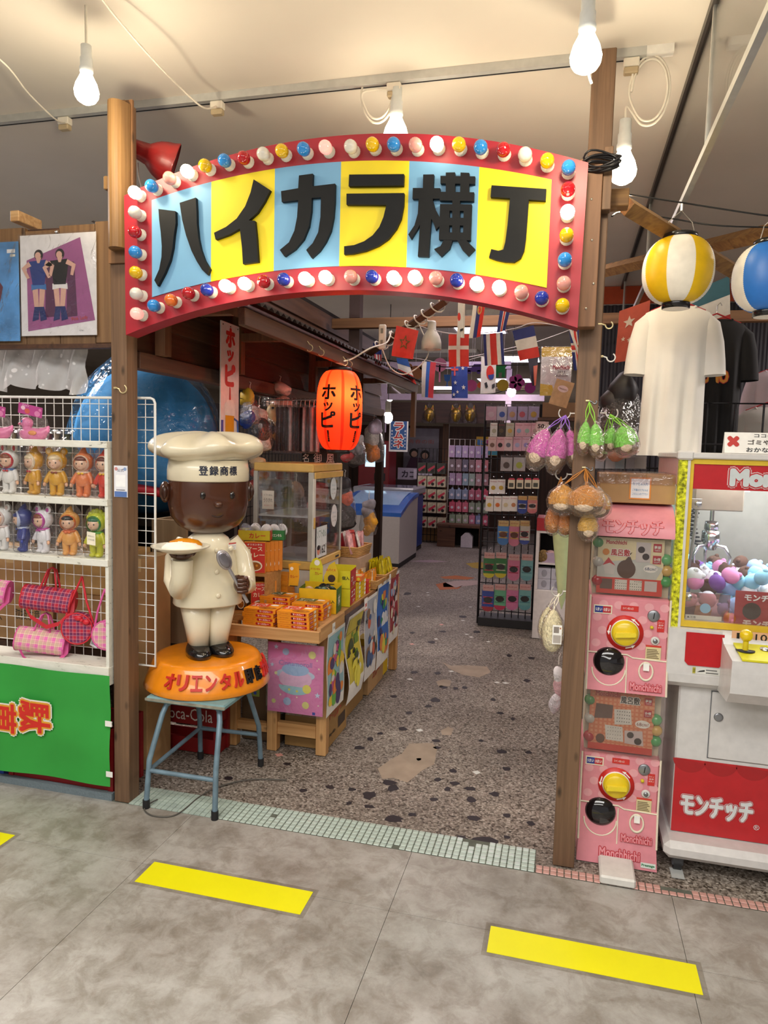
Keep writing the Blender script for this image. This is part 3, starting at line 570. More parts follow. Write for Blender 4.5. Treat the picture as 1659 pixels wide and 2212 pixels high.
for ox, top_c, sh in ((33, DKB, C('3f78b4', .5)), (79, C('191a20', .3), C('e8e4de', .5))):
    mb.flat([u(ox+22, 60), u(ox+38, 62), u(ox+44, 180), u(ox+20, 182), u(ox+22, 120)], SHD, .001)
    for s in (-1, 1):
        mb.flat([u(ox+8*s-6+7, 118), u(ox+8*s+6+7, 118), u(ox+5*s+5+7, 160), u(ox+5*s-5+7, 160)], SKIN, .0014); mb.flat([u(ox+5*s-5+7, 158), u(ox+5*s+6+7, 158), u(ox+9*s+8+7, 186), u(ox+9*s-6+7, 190)], NAVY, .0016)
    mb.flat([u(ox-9, 108), u(ox+23, 108), u(ox+24, 121), u(ox+7, 118), u(ox-9, 121)], sh, .0018); mb.flat([u(ox-14, 58), u(ox+24, 55), u(ox+25, 70), u(ox+20, 110), u(ox-6, 110)], top_c, .002)
    mb.flat([u(ox-14, 58), u(ox-30, 72), u(ox-18, 96), u(ox-12, 94), u(ox-21, 74), u(ox-8, 68)], SKIN, .0022); mb.flat([u(ox+24, 56), u(ox+42, 68), u(ox+36, 92), u(ox+30, 90), u(ox+33, 72), u(ox+20, 66)], SKIN, .0022)
    a, b = u(ox+8, 44); mb.disc(a, b, .021, HAIR, .0022); mb.disc(a-.003, b-.003, .014, SKIN, .0026); mb.flat([u(ox+2, 50), u(ox+14, 50), u(ox+10, 62), u(ox+5, 62)], SKIN, .0024)
a, b = u(128, 186); mb.text('Pink Lady', a, b, .075, .018, C('c8503a'), .003, rot=.1); a, b = u(132, 212); mb.text('© T&C', a, b, .02, .005, BLACK, .003)
mb.build('print', t); MB().box(-w_/2-.004, -.006, -h_/2-.004, w_/2+.004, -.0055, h_/2+.004, clear('sleeve_film', 'fdfdff', .05, .06, .35, 9)).build('clear_sleeve', t)
c, w_, h_ = px_sheet([(-130, 532), (38, 520), (44, 733), (-126, 742)], 2.515)
t = thing('poster', 'sky blue record poster in a sleeve cut by the left photo edge', 'poster', c, group='record posters on the planks')
mb = MB().box(-w_/2, 0, -h_/2, w_/2, .003, h_/2, C('5a9ad0', .35, var=.35, scale=9)); mb.frame(FR((0, 0, 0))).rect(w_/2-.055, h_/2-.045, w_/2-.015, h_/2-.03, WHITE, .001).rect(w_/2-.04, h_/2-.06, w_/2-.015, h_/2-.05, CREAM, .001).flat([(-.05, -.1), (.1, -.06), (.12, .02), (.06, .1), (-.05, .14)], C('6a3040', .5), .001)
mb.build('print', t); MB().box(-w_/2-.004, -.006, -h_/2-.004, w_/2+.004, -.0055, h_/2+.004, clear('sleeve_film', 'fdfdff', .05, .06, .35, 9)).build('clear_sleeve', t)
MB_ = MB(); MB_.lathe([(.006, 0), (.009, .004), (.004, .01), (.0005, .011)], CHROME, 10); o = lone(MB_, 'wall_clip', 'chrome clip screwed to the planks above the magenta poster', 'clip', at(124, 502, y=2.528)); o.rotation_euler = (math.pi/2, 0, 0)
# lace curtain
def lace():
    m, n, l, b = nt_new('white_lace'); out = n['Material Output']; tc = n.new('ShaderNodeTexCoord')
    v = n.new('ShaderNodeTexVoronoi'); v.inputs['Scale'].default_value = 24; l.new(tc.outputs['Object'], v.inputs['Vector']); nz = n.new('ShaderNodeTexNoise'); nz.inputs['Scale'].default_value = 12; l.new(tc.outputs['Object'], nz.inputs['Vector'])
    ad = n.new('ShaderNodeMath'); ad.operation = 'ADD'; l.new(v.outputs['Distance'], ad.inputs[0]); l.new(nz.outputs['Fac'], ad.inputs[1])
    r = ramp(n, [(.60, (.92, .92, .92, 1)), (.68, (.55, .55, .55, 1))]); l.new(ad.outputs[0], r.inputs['Fac']); tr = n.new('ShaderNodeBsdfTransparent'); mx = n.new('ShaderNodeMixShader')
    b.inputs['Base Color'].default_value = lin('f6f5f4'); b.inputs['Roughness'].default_value = .8; b.inputs['Subsurface Weight'].default_value = 0.0; l.new(r.outputs['Color'], mx.inputs[0]); l.new(tr.outputs[0], mx.inputs[1]); l.new(b.outputs[0], mx.inputs[2]); l.new(mx.outputs[0], out.inputs['Surface']); return m
LACE = lace(); vs, fs = [], []; nx, nz_ = 60, 10
for i in range(nx+1):
    x = -.62+.62*i/nx; low = .195+.02*abs(math.sin(x*26))+.02*math.sin(x*9+1)
    for j in range(nz_+1): vs.append((x, .028*math.sin(x*38)*(j/nz_+.25)+.01*math.sin(x*90+j), -low*j/nz_))
for i in range(nx):
    for j in range(nz_): a = i*(nz_+1)+j; fs.append((a, a+nz_+1, a+nz_+2, a+1))
cc = at(180, 742, y=2.62); mb = MB().add(vs, fs, LACE, True); o = lone(mb, 'lace_curtain', 'short white lace curtain with scalloped hem under the plank panel', 'curtain', (cc.x, 2.64, 1.915))
# white wire grid
GRIDW = C('e6e6e2', .4); gx0, gx1, gz0, gz1 = -2.70, -1.645, .558, 1.680
t = thing('wire_grid', 'white wire grid panel behind the distressed shelves and left post', 'wire grid', (gx1, 2.605, 0))
mb = MB(); mb.tube([(gx0-gx1, 0, gz0), (0, 0, gz0), (0, 0, gz1-.02), (-.006, 0, gz1-.006), (-.02, 0, gz1), (gx0-gx1, 0, gz1)], .0055, GRIDW, 8); mb.build('frame', t)
a0 = MB().cyl((0, 0, gz0), (0, 0, gz1), .0018, GRIDW, n=6).build('wire', t); a0.location = (-.044, 0, 0)
for i in range(2, 24): inst(a0, 'wire', t, (-.044*i, 0, 0))
h0 = MB().cyl((gx0-gx1, -.003, 0), (0, -.003, 0), .0018, GRIDW, n=6).build('wire', t); h0.location = (0, 0, gz0+.052)
for i in range(2, 22): inst(h0, 'wire', t, (0, 0, gz0+.0522*i))
# distressed white shelf unit
def distressed():
    m, n, l, b = nt_new('chipped_white_paint'); tc = n.new('ShaderNodeTexCoord'); mp = n.new('ShaderNodeMapping'); mp.inputs['Scale'].default_value = (18, 60, 60); l.new(tc.outputs['Object'], mp.inputs['Vector'])
    nz = n.new('ShaderNodeTexNoise'); nz.inputs['Scale'].default_value = 1; nz.inputs['Detail'].default_value = 7; nz.inputs['Roughness'].default_value = .7; l.new(mp.outputs['Vector'], nz.inputs['Vector'])
    r = ramp(n, [(.33, lin('6d6a60')), (.38, lin('dcdbcf')), (.7, lin('e9e8de'))]); l.new(nz.outputs['Fac'], r.inputs['Fac']); l.new(r.outputs['Color'], b.inputs['Base Color']); b.inputs['Roughness'].default_value = .6; return m
DIST = distressed()
t = thing('shelf_unit', 'white chipped-paint shelf unit of vinyl dolls left of the gate', 'shelf', (-1.78, 2.56, 0))
ZS = [1.500, 1.268, 1.022, .577]
for k, z in enumerate(ZS):
    MB().box(-1.1, -.092, z-(.028 if k < 3 else .045), .004, .036, z, DIST, bev=.002).build('shelf_board', t)
MB().box(-.012, -.085, .50, .003, .036, 1.497, DIST, bev=.001).build('end_panel', t)
# vinyl dolls, each in its clear bag
def doll(name, label, px, z, body, hood, trim, hair, ears, turn=0.0, y=2.525, group=None, collar=None, tie=None, s=1.18):
    p = at(px, 1100, y=y); t = thing('vinyl_doll', label, 'doll', (p.x, y, z), turn+math.radians(24), group); t.scale = (s, s, s)
    V = lambda h: C(h, .35, coat=.25, var=.04)
    mb = MB()
    for sx in (-1, 1):
        mb.ell((sx*.0115, -.004, .008), (.012, .017, .009), V(body), 10, 6); mb.tube([(sx*.012, 0, .006), (sx*.0135, 0, .03), (sx*.013, .001, .05)], [.0115, .012, .014], V(body), 10)
        mb.tube([(sx*.018, 0, .082), (sx*.029, -.004, .066), (sx*.036, -.010, .047)], [.010, .009, .008], V(body), 8); mb.ell((sx*.038, -.012, .041), (.006, .006, .008), V('e8b898') if body != '2c3c90' else V(body), 8, 6)
    mb.lathe([(.018, .038), (.026, .048), (.027, .062), (.023, .078), (.016, .090), (.012, .096)], V(body), 16, sy=.85); mb.build('body', t)
    mb = MB(); mb.ell((0, .002, .123), (.034, .031, .034), V(hood), 16, 10); h = mb.build('hood', t)
    mb = MB()
    if ears == 'round':
        for sx in (-1, 1): MB().ell((sx*.026, .0, .156), (.013, .006, .013), V(hood), 12, 8).ell((sx*.026, -.004, .156), (.008, .004, .008), V(trim), 10, 6).build('ear', h)
    elif ears == 'mouse':
        for sx in (-1, 1): MB().ell((sx*.022, .0, .163), (.011, .006, .015), V(hood), 12, 8).ell((sx*.022, -.004, .163), (.006, .004, .010), V(trim), 10, 6).build('ear', h)
    elif ears == 'point': MB().tube([(0, 0, .15), (.0, .004, .165), (.004, .006, .174)], [.016, .009, .002], V(hood), 10).build('hood_tip', h)
    elif ears == 'frill':
        for k in range(7): a = math.pi*(.12+.76*k/6); mb.ell((.034*math.cos(a), .004, .123+.038*math.sin(a)), (.010, .006, .010), V(hood), 8, 6)
        mb.build('frill', h)
    mb = MB(); mb.frame(FR((0, -.0185, .118))); mb.lathe([(.0275, -.004), (.0285, .002), (.025, .006)], V(trim), 18); mb.build('hood_trim', h)
    mb = MB(); mb.ell((0, -.012, .117), (.0245, .022, .0235), V('e8bfa2'), 16, 10); f_ = mb.build('face', t)
    mb = MB(); mb.frame(FR((0, -.026, .117)) @ Matrix.Rotation(0, 4, 'X'))
    mb.frame(); mb.ell((0, -.013, .132), (.0235, .0215, .0115), V(hair), 14, 8); mb.build('fringe', f_)
    mb = MB()
    for sx in (-1, 1): mb.ell((sx*.0095, -.0312, .117), (.0026, .002, .0034), C('24262e', .3), 8, 6)
    mb.ell((0, -.0338, .108), (.0025, .001, .0010), C('c0605a', .4), 8, 4); mb.build('eyes_and_mouth', f_)
    mb = MB(); mb.lathe([(.013, .092), (.024, .089), (.024, .084), (.014, .083)], V(collar or trim), 14, sy=.85)
    for sx in (-1, 1): mb.ell((sx*.006, -.023, .083), (.006, .002, .004), V(tie or 'c83038'), 8, 5)
    mb.build('collar', t)
    mb = MB(); rr = [(.036, -.001, .0), (.041, .004, .0), (.047, .03, 0), (.049, .08, 0), (.044, .13, 0), (.036, .163, 0), (.022, .178, 0), (.028, .186, 0)]
    mb.lathe([(a*(1+.06*math.sin(k*2.1)), max(.0005, b)) for k, (a, b, _) in enumerate(rr)], FILM, 14, sy=.8); mb.build('clear_bag', t); return t
DG = 'vinyl dolls on the white shelves'
doll('', 'white vinyl doll with mouse ears and red hood trim, upper doll shelf', 22, ZS[1], 'eceae6', 'eceae6', 'd23040', '8a4a30', 'mouse', -.3, group=DG, collar='3c64a0')
doll('', 'yellow vinyl doll turned sideways beside the yellow bear doll', 76, ZS[1], 'dfa42c', 'dfa42c', 'f0dcc0', 'e8d4b0', 'point', -.7, 2.54, group=DG)
doll('', 'yellow vinyl doll with round bear ears on the upper doll shelf', 124, ZS[1], 'e0a82c', 'e0a82c', 'e8c890', 'e8d4b0', 'round', -.15, 2.522, group=DG, tie='8a3a2a')
doll('', 'orange vinyl doll in a hood with auburn fringe, upper doll shelf', 181, ZS[1], 'e5824a', 'e5824a', 'f0d4bc', '6a2e22', 'point', -.2, 2.522, group=DG, tie='f0c030')
doll('', 'red vinyl doll half hidden by the shelf end, upper doll shelf', 229, ZS[1], 'e0402c', 'e0402c', 'f0d4bc', '6a2e22', 'point', -.4, 2.53, group=DG, tie='f0c030')
doll('', 'white vinyl doll with round ears leaning at the lower doll shelf left end', 4, ZS[2], 'e8e6e4', 'e8e6e4', 'e0c8c0', '8a3a28', 'round', -.5, 2.53, group=DG)
doll('', 'dark blue vinyl doll in a pointed hood on the lower doll shelf', 50, ZS[2], '2c3c90', '27357e', 'b8c0d8', '27357e', 'point', -1.1, 2.53, group=DG, tie='2c3c90')
doll('', 'white vinyl doll with magenta hood trim on the lower doll shelf', 93, ZS[2], 'eceaee', 'eceaee', 'c850a8', '8a4a30', 'round', -.6, 2.53, group=DG, tie='b04090')
doll('', 'pale orange vinyl doll with bright orange hood and black fringe', 150, ZS[2], 'edac5c', 'e8a850', 'e06a28', '1c1a1c', 'point', -.1, 2.522, group=DG, tie='e06a28')
d_ = doll('', 'lime yellow vinyl doll with frilled green hood and paper tag', 208, ZS[2], 'd4d424', 'cdd42c', '2f8a3c', '1f6a44', 'frill', -.35, 2.522, group=DG, collar='58b030', tie='38702c')
mb = MB(); mb.frame(FR((.012, -.05, .072), (1, 0, -.12))).box(-.016, -.022, 0, .016, .022, .001, CREAM).text('かわいい', 0, .008, .024, .006, BLACK, .0014).text('ソフビ人形', 0, -.004, .024, .006, BLACK, .0014); mb.build('paper_tag', d_)
# pink vinyl ducks with header cards
def duck(px, label, z, y=2.525, turn=.25):
    p = at(px, 930, y=y); t = thing('vinyl_duck', label, 'toy duck', (p.x, y, z), turn, 'pink ducks on the top shelf'); DP = C('e884b4', .35, coat=.2)
    mb = MB(); mb.lathe([(.036, 0), (.046, .008), (.05, .022), (.046, .034), (.03, .044), (.001, .047)], DP, 18, sx=1.15, sy=.7); mb.tube([(.04, 0, .03), (.058, 0, .042), (.066, 0, .056)], [.022, .013, .003], DP, 10); b = mb.build('body', t)
    MB().ell((-.026, 0, .067), (.025, .022, .024), DP, 16, 10).cyl((-.024, 0, .035), (-.026, 0, .055), .018, DP, n=12).build('head', t)
    MB().tube([(-.046, -.003, .065), (-.060, -.004, .062)], [.008, .003], C('e06a90', .4), 8).build('bill', t)
    MB().ell((-.038, -.0175, .072), (.005, .003, .006), C('5a86c8', .3), 8, 6).ell((-.040, -.0200, .072), (.0024, .002, .003), BLACK, 8, 6).build('eye', t)
    MB().ell((.012, -.034, .026), (.018, .003, .010), C('e89a5c', .4), 10, 6).build('wing', t)
    mb = MB(); mb.lathe([(.052, .0005), (.058, .02), (.055, .05), (.05, .085), (.038, .098)], FILM, 14, sx=1.15, sy=.72); mb.build('clear_bag', t)
    mb = MB(); mb.frame(FR((.012, -.046, .118), (1, 0, -.22), (.22, -.25, 1))).box(-.05, -.022, 0, .05, .022, .001, C('b8488c', .35)).disc(-.03, .004, .009, C('e8c0d0'), .0016).disc(-.012, -.006, .011, C('c85a50'), .0016).disc(.03, -.008, .012, C('d880b0'), .0016).disc(.04, .01, .006, C('d880b0'), .0016).text('TOY', -.02, .015, .03, .006, C('f0d8e8'), .0016); mb.build('header_card', t); return t
duck(72, 'pink vinyl duck in a clear bag with magenta header card', ZS[0]); duck(-6, 'pink vinyl duck at the left photo edge of the top shelf', ZS[0])
# bags hanging on the grid
PR = plaid('red_tartan', 'b8203a', '3a2a5c', 'd8a0b0', 34); PP = plaid('pink_tartan', 'e070b0', 'c8b890', 'f0e8b8', 30)
def duffel(c4, label, cloth, edge, strap, word, group, y=2.545, tilt=-.12, handle=.055):
    c = at(c4[0], c4[1], y=y); t = thing('duffel_bag', label, 'bag', c, group=group); t.rotation_euler = (0, -tilt, math.radians(18)); L, r = .100, .060
    mb = MB(); mb.frame(FR((-L, 0, 0), (0, -1, 0), (0, 0, 1)) @ Matrix.Identity(4)); mb.frame()
    n = 18; ring = [(-.8*r*math.sin(2*math.pi*i/n) if True else 0, r*.92*math.cos(2*math.pi*i/n)) for i in range(n)]
    ring = [(a*(1 if b > 0 else 1.1), max(b, -.8*r)) for a, b in ring]
    vs = [(x, a, b) for x in (-L, -L*.5, 0, L*.5, L) for a, b in ring]; fs = [(i*n+j, i*n+(j+1) % n, (i+1)*n+(j+1) % n, (i+1)*n+j) for i in range(4) for j in range(n)]
    mb.add(vs, fs, cloth, True); mb.build('shell', t)
    E_ = C(edge, .5)
    for s in (-1, 1):
        mb = MB(); mb.add([(s*L+s*.004, a*.99, b*.99) for a, b in ring]+[(s*L-s*.002, a*1.02, b*1.02) for a, b in ring], [tuple(range(n)) if s > 0 else tuple(range(n-1, -1, -1))]+[(j, (j+1) % n, n+(j+1) % n, n+j) for j in range(n)], E_); mb.build('end_panel', t)
    for s in (-1, 1):
        mb = MB(); mb.tube([(-.034, s*.022, .038), (-.030, s*.02, .065), (-.014, s*.01, .07+handle), (0, 0, .08+handle), (.014, s*.01, .07+handle), (.030, s*.02, .065), (.034, s*.022, .038)], .004, E_, 6); mb.build('handle', t)
    S_ = C(strap, .55); mb = MB(); pts = [(L+.002, -.01, .03), (L+.012, -.035, -.03), (L*.7, -.048, -.085), (.02, -.05, -.105), (-L*.5, -.048, -.07), (-L-.004, -.02, -.01)]
    for i in range(len(pts)-1):
        a, b = Vector(pts[i]), Vector(pts[i+1]); dn = Vector((0, 0, .018)) if abs((b-a).normalized().z) < .75 else Vector((.018, 0, 0)); mb.quad(a-dn/2, b-dn/2, b+dn/2, a+dn/2, S_)
    mb.build('shoulder_strap', t)
    mb = MB(); mb.frame(FR((-.005, -.0385, -.012), (1, 0, 0), (0, .25, 1))); mb.text(word, 0, -.002, .046, .007, WHITE, .003); mb.build('lettering', t); return t
duffel((106, 1295), 'red tartan duffel bag hanging on the white grid', PR, 'c02030', 'c02030', 'HELLO KITTY', 'tartan bags on the grid', handle=.06)
duffel((93, 1385), 'pink tartan duffel bag hanging lowest on the white grid', PP, 'd85a9c', 'c84888', 'HELLO KITTY', 'tartan bags on the grid', handle=.045, y=2.535)
duffel((-32, 1275), 'plain pink duffel bag cut by the left photo edge', PP, 'd85a9c', 'c84888', 'HELLO KITTY', 'tartan bags on the grid', handle=.06)
def round_bag(px, py, r, label, cloth, edge, top, y, group):
    c = at(px, py, y=y); t = thing('round_bag', label, 'bag', c, math.radians(14), group); mb = MB(); mb.frame(FR((0, 0, 0))); mb.lathe([(.001, .024), (r*.9, .024), (r, .016), (r, -.018), (r*.9, -.024), (.001, -.024)], cloth, 28, smooth=False); mb.build('pouch', t)
    mb = MB(); mb.tube([(r*1.0*math.cos(a), -.018, r*1.0*math.sin(a)) for a in [2*math.pi*i/28 for i in range(28)]], .0035, C(edge, .5), 6, closed=True); mb.build('piping', t)
    T = at(top[0], top[1], y=2.6)-c; mb = MB()
    for s in (-1, 1): mb.tube([(s*r*.97, 0, r*.25), (T.x*.5+s*r*.5, 0, (T.z+r*.2)/2), (T.x, T.y*.6, T.z)], .0045, C(edge, .55), 6)
    mb.build('strap', t); mb = MB(); B_ = C(edge, .45)
    for s in (-1, 1): mb.ell((r*.42+s*.016, -.03, r*.62-s*.008), (.016, .008, .012), B_, 10, 6)
    mb.ell((r*.42, -.034, r*.62), (.008, .008, .008), B_, 8, 6); mb.build('bow', t)
    return t
round_bag(170, 1356, .066, 'round red tartan bag with a bow, hung by a long strap', PR, 'd02434', (187, 1244), 2.55, 'tartan bags on the grid')
round_bag(234, 1370, .062, 'round pink tartan bag half hidden by the left post', PP, 'd85a9c', (238, 1270), 2.55, 'tartan bags on the grid')
mb = MB(); mb.frame(FR((0, 0, 0), (1, 0, -.35), (.35, 0, 1))).box(-.018, -.026, 0, .018, .026, .001, C('e4e4ea', .3)).rect(-.012, -.018, .012, .0, C('9a9aa4'), .0014).rect(-.012, .004, .012, .016, C('b8b8c4'), .0014); lone(mb, 'price_tag', 'rounded white barcode tag hanging under the round pink bag', 'tag', at(205, 1385, y=2.575))
# boxes and bundles stored behind the grid
def carton(x0, y0, z0, x1, y1, z1, label, mat=CARD, words=(), tape=True, group=None, rz=0.0, name='carton'):
    cx, cy = (x0+x1)/2, (y0+y1)/2; W, D, H = x1-x0, y1-y0, z1-z0; t = thing(name, label, 'box', (cx, cy, z0), rz, group)
    MB().box(-W/2, -D/2, 0, W/2, D/2, H, mat, bev=.002).build('body', t)
    if tape: MB().box(-.025, -D/2-.001, H-.06, .025, -D/2, H, C('c8a878', .35)).box(-.025, -D/2, H, .025, D/2, H+.001, C('c8a878', .35)).build('tape', t)
    if words:
        mb = MB(); mb.frame(FR((0, -D/2-.0006, H/2)))
        for wd_, x, y, w, h, col in words: mb.text(wd_, x*W, y*H, w*W, h*H, col, .0006)
        mb.build('lettering', t)
    return t
carton(-2.75, 2.76, .551, -2.28, 3.0, .98, 'tan carton with black print behind the grid, under the pink duffel', words=(('取扱注意', .2, -.2, .3, .12, BLACK), ('10袋入', -.2, -.25, .2, .08, BLACK)))
carton(-2.26, 2.76, .551, -1.92, 3.0, .80, 'wide tan carton behind the hanging tartan bags', words=(('∞', .1, .0, .1, .1, BLACK), ('天地無用', -.2, -.2, .3, .14, BLACK)))
carton(-2.24, 2.76, .802, -1.92, 3.0, 1.00, 'pale yellow carton stacked behind the red tartan duffel', C('c9a468', .75))
carton(-1.905, 2.78, .0, -1.80, 2.98, .98, 'narrow tan carton standing behind the right edge of the grid')
t = thing('storage_rack', 'dark wooden rack of cartons and bundles behind the white grid', 'rack', (-2.3, 2.89, 0))
for z in (.52, 1.33): MB().box(-.5, -.14, z, .38 if z < 1 else .1, .14, z+.028, DARKWOOD).build('shelf_board', t)
for x in (-.5, .34):
    for y in (-.14, .10): MB().box(x, y, 0, x+.04, y+.04, (1.33 if x < 0 else .8) if y > 0 else .52, DARKWOOD).build('upright', t)
MB().box(-.5, .14, .3, .2, .15, 1.30, C('2a1c14', .7)).build('backboard', t)
# goods on the shelf behind, seen through the grid as bagged bundles
BUN = ['4a4440', '8a7a5a', '2a2426', 'b8683a', '6a3040', '9a8a78', '3a4a38', 'c09a60']
for k in range(7):
    p = at(6+24*k+RND.uniform(-6, 6), 905 if k % 2 else 930, y=2.87); r = RND.uniform(.035, .06); mb = MB(); mb.lathe([(r*.8, 0), (r, .03), (r*.95, .08), (r*.5, .13), (.008, .15), (.02, .17)], C(BUN[k % 8], .6, var=.3), 12); mb.lathe([(r*.9, .0), (r*1.15, .04), (r*1.05, .1), (r*.5, .15), (.02, .17), (.04, .19)], FILM, 12)
    lone(mb, 'bagged_bundle', ['grey', 'khaki', 'black', 'orange brown', 'maroon', 'taupe', 'dark green', 'straw', 'charcoal'][k]+' goods in a clear bag stored behind the grid, upper shelf', 'bundle', (p.x, 2.87, 1.3585), group='bundles behind the grid')
# big blue stuffed ball in a bag
YBALL = 3.62; bc = at(318, 950, y=YBALL); t = thing('stuffed_ball', 'huge blue stuffed ball in a crinkled clear bag behind the left post', 'stuffed toy', (bc.x, YBALL, bc.z-.425))
MB().ell((0, 0, .42), (.405, .36, .42), C('3f93cc', .85, var=.12, scale=10, bump=.4), 32, 20).build('ball', t)
mb = MB(); mb.tube([(.33*math.cos(a), .30*math.sin(a), .155+.02*math.sin(3*a)) for a in [2*math.pi*i/30 for i in range(30)]], .026, C('c02838', .6), 8, closed=True); mb.build('red_band', t)
MB().ell((.02, -.29, .065), (.06, .06, .06), C('c02838', .5), 14, 9).build('red_knob', t)
mb = MB(); n, k = 40, 18; vs, fs = [], []
for i in range(k+1):
    v = i/k; z = .0+.93*v; r0 = .43*max(.05, math.sin(math.pi*(.10+.86*v)))**.6
    for j in range(n): a = 2*math.pi*j/n; r = r0*(1+.035*math.sin(7*a+3*v)+.025*math.sin(13*a-9*v)); vs.append((r*math.cos(a), r*math.sin(a)*.92, z))
for i in range(k):
    for j in range(n): fs.append((i*n+j, i*n+(j+1) % n, (i+1)*n+(j+1) % n, (i+1)*n+j))
mb.add(vs, fs, clear('bag_film', 'f4f8fc', .05, .10, .7, 14), False); mb.build('clear_bag', t)
BZ = bc.z-.428; DK_ = C('20160f', .6)
lone(MB().box(-.4, -.3, -.03, .4, .3, 0, DK_).box(-.4, -.3, -BZ, -.36, .3, -.03, DK_).box(.36, -.3, -BZ, .4, .3, -.03, DK_).box(-.36, .2, -BZ, .36, .3, -.03, DK_), 'dark_rack', 'dark wooden rack carrying the huge blue ball', 'rack', (bc.x, YBALL, BZ))
lone(MB().box(0, 0, 0, .19, .02, .62, wood('8a7458', 'a58e70', 'z', 5, name='plywood')).box(0, .02, 0, .02, .3, .62, wood('8a7458', 'a58e70', 'z', 5, name='plywood')), 'plywood_panel', 'grey brown plywood panel between the wire grid and the chef statue', 'panel', (-1.99, 3.12, .50), group=None)
# green banner and the crates under the shelf
c, w_, h_ = px_sheet([(-150, 1447), (243, 1470), (243, 1686), (-150, 1640)], 2.462)
z1_, z0_ = .545, .075; t = thing('banner', 'green cloth banner with red sideways lettering below the shelves', 'banner', (-2.18, 2.464, z0_)); GB = C('2f9b3c', .7, var=.06, scale=5)
vs, fs = [], []
def wav(x, z): return .006*math.sin(x*14+z*5)+.004*math.sin(z*22+x*3)
for i in range(25):
    for j in range(13): x, z = -.42+.83*i/24, (z1_-z0_)*j/12; vs.append((x, wav(x, z), z-.02*(1-j/12)*(x<0)*abs(x)))
for i in range(24):
    for j in range(12): a = i*13+j; fs.append((a, a+13, a+14, a+1))
MB().add(vs, fs, GB, True).build('cloth', t)
mb = MB(); mb.frame(FR((0, -.011, 0)))
for k, (ch, px) in enumerate((('駄', 76), ('菓', 4), ('子', -70))):
    p = at(px, 1549, y=2.455); x, z = p.x+2.18, p.z-z0_
    for bold, col, lf in ((.085, C('e8e4dc', .7), .0), (.055, C('e0a030', .7), .0015), (.022, C('d0281e', .7), .003)): mb.text(ch, x, z, .13, .15, col, lf, bold, rot=-math.pi/2)
mb.build('lettering', t)
mb = MB(); mb.frame(FR((0, -.012, 0)))
for px, py in ((236, 1563), (238, 1672)): p = at(px, py, y=2.455); mb.rect(p.x+2.18-.017, p.z-z0_-.012, p.x+2.18+.014, p.z-z0_+.012, C('ecebe6', .4), .001)
mb.build('white_tape', t)
def crate(x0, y0, z0, w, d, h, label, mat, word=None, group=None):
    t = thing('crate', label, 'crate', (x0+w/2, y0+d/2, z0), group=group)
    for s in (-1, 1):
        for zz in (0, h*.42, h*.8): MB().box(-w/2, s*d/2-.006, zz, w/2, s*d/2+.006, zz+h*.2, mat).build('rail', t); MB().box(s*w/2-.006, -d/2, zz, s*w/2+.006, d/2, zz+h*.2, mat).build('rail', t)
    for sx in (-1, 1):
        for sy in (-1, 1): MB().box(sx*w/2-.012, sy*d/2-.012, 0, sx*w/2+.012, sy*d/2+.012, h, mat).build('corner_post', t)
    MB().box(-w/2, -d/2, 0, w/2, d/2, .008, mat).build('base', t)
    if word: mb = MB(); mb.frame(FR((.02, -d/2-.007, h*.52))).box(-w/2, -.05, -.001, w/2-.03, .05, .0, mat).text(word, .02, 0, w*.7, .06, C('e0d8d0', .5), .001); mb.build('lettering', t)
    return t
DRED = C('8a1418', .5)
crate(-2.30, 2.52, .0, .50, .20, .30, 'dark red plastic crate on the floor behind the green banner', DRED)
crate(-2.85, 2.52, .0, .50, .20, .30, 'blue plastic crate on the floor behind the banner at left', C('22409a', .5))
crate(-1.98, 3.03, .0, .40, .1, .36, 'red bottle crate with white script beside the stool, lower one', DRED, 'Coca-Cola', 'bottle crates'); crate(-1.98, 3.03, .365, .40, .1, .1, 'red bottle crate on top of the scripted crate', DRED, None, 'bottle crates')
lone(MB().box(-.62, -.012, 0, .62, .012, .03, C('6d7a80', .95, bump=.8, scale=120)), 'rubber_strip', 'rough grey strip on the floor below the green banner', 'floor strip', (-2.4, 2.50, .0))
# ================================================================== stool and chef statue
t = thing('stool', 'blue grey steel stool with a worn square top under the chef statue', 'stool', (-1.47, 2.73, 0)); STB = C('6f8796', .42, .2, var=.18, scale=20); TOPM = C('6f9296', .6, var=.25, scale=12)
MB().box(-.185, -.185, .424, .175, .185, .447, TOPM, bev=.006).build('top', t); MB().box(-.187, -.187, .430, .177, -.184, .441, C('8c8a7c', .6, var=.3)).build('edge_band', t)
feet = [(-.143, -.247), (.167, -.246), (-.165, .24), (.14, .255)]
for sx, sy in feet:
    kx, ky = sx*.80, sy*.58
    MB().tube([(sx, sy, .02), (sx*.97, sy*.93, .2), (kx*1.06, ky*1.12, .37), (kx*.98, ky*1.0, .405), (kx*.78, ky*.85, .424)], .0115, STB, 10).build('leg', t)
for sx, sy in feet: MB().cyl((sx, sy, 0), (sx, sy, .036), .0145, C('1b1b1d', .6), n=12).build('rubber_foot', t)
q = [Vector((sx*.975, sy*.94, .155)) for sx, sy in feet]
for a, b in ((0, 1), (0, 2), (2, 3)): MB().cyl(q[a], q[b], .0095, STB, n=10).build('stretcher', t)
cord([at(340, 1727, z=.004), at(312, 1745, z=.004), at(330, 1762, z=.004), at(380, 1760, z=.004), at(430, 1722, z=.004), at(470, 1700, z=.004), at(540, 1684, z=.004), at(620, 1685, z=.004)], 'thin grey cable curling on the floor around the stool legs', .003, C('55524c', .5))
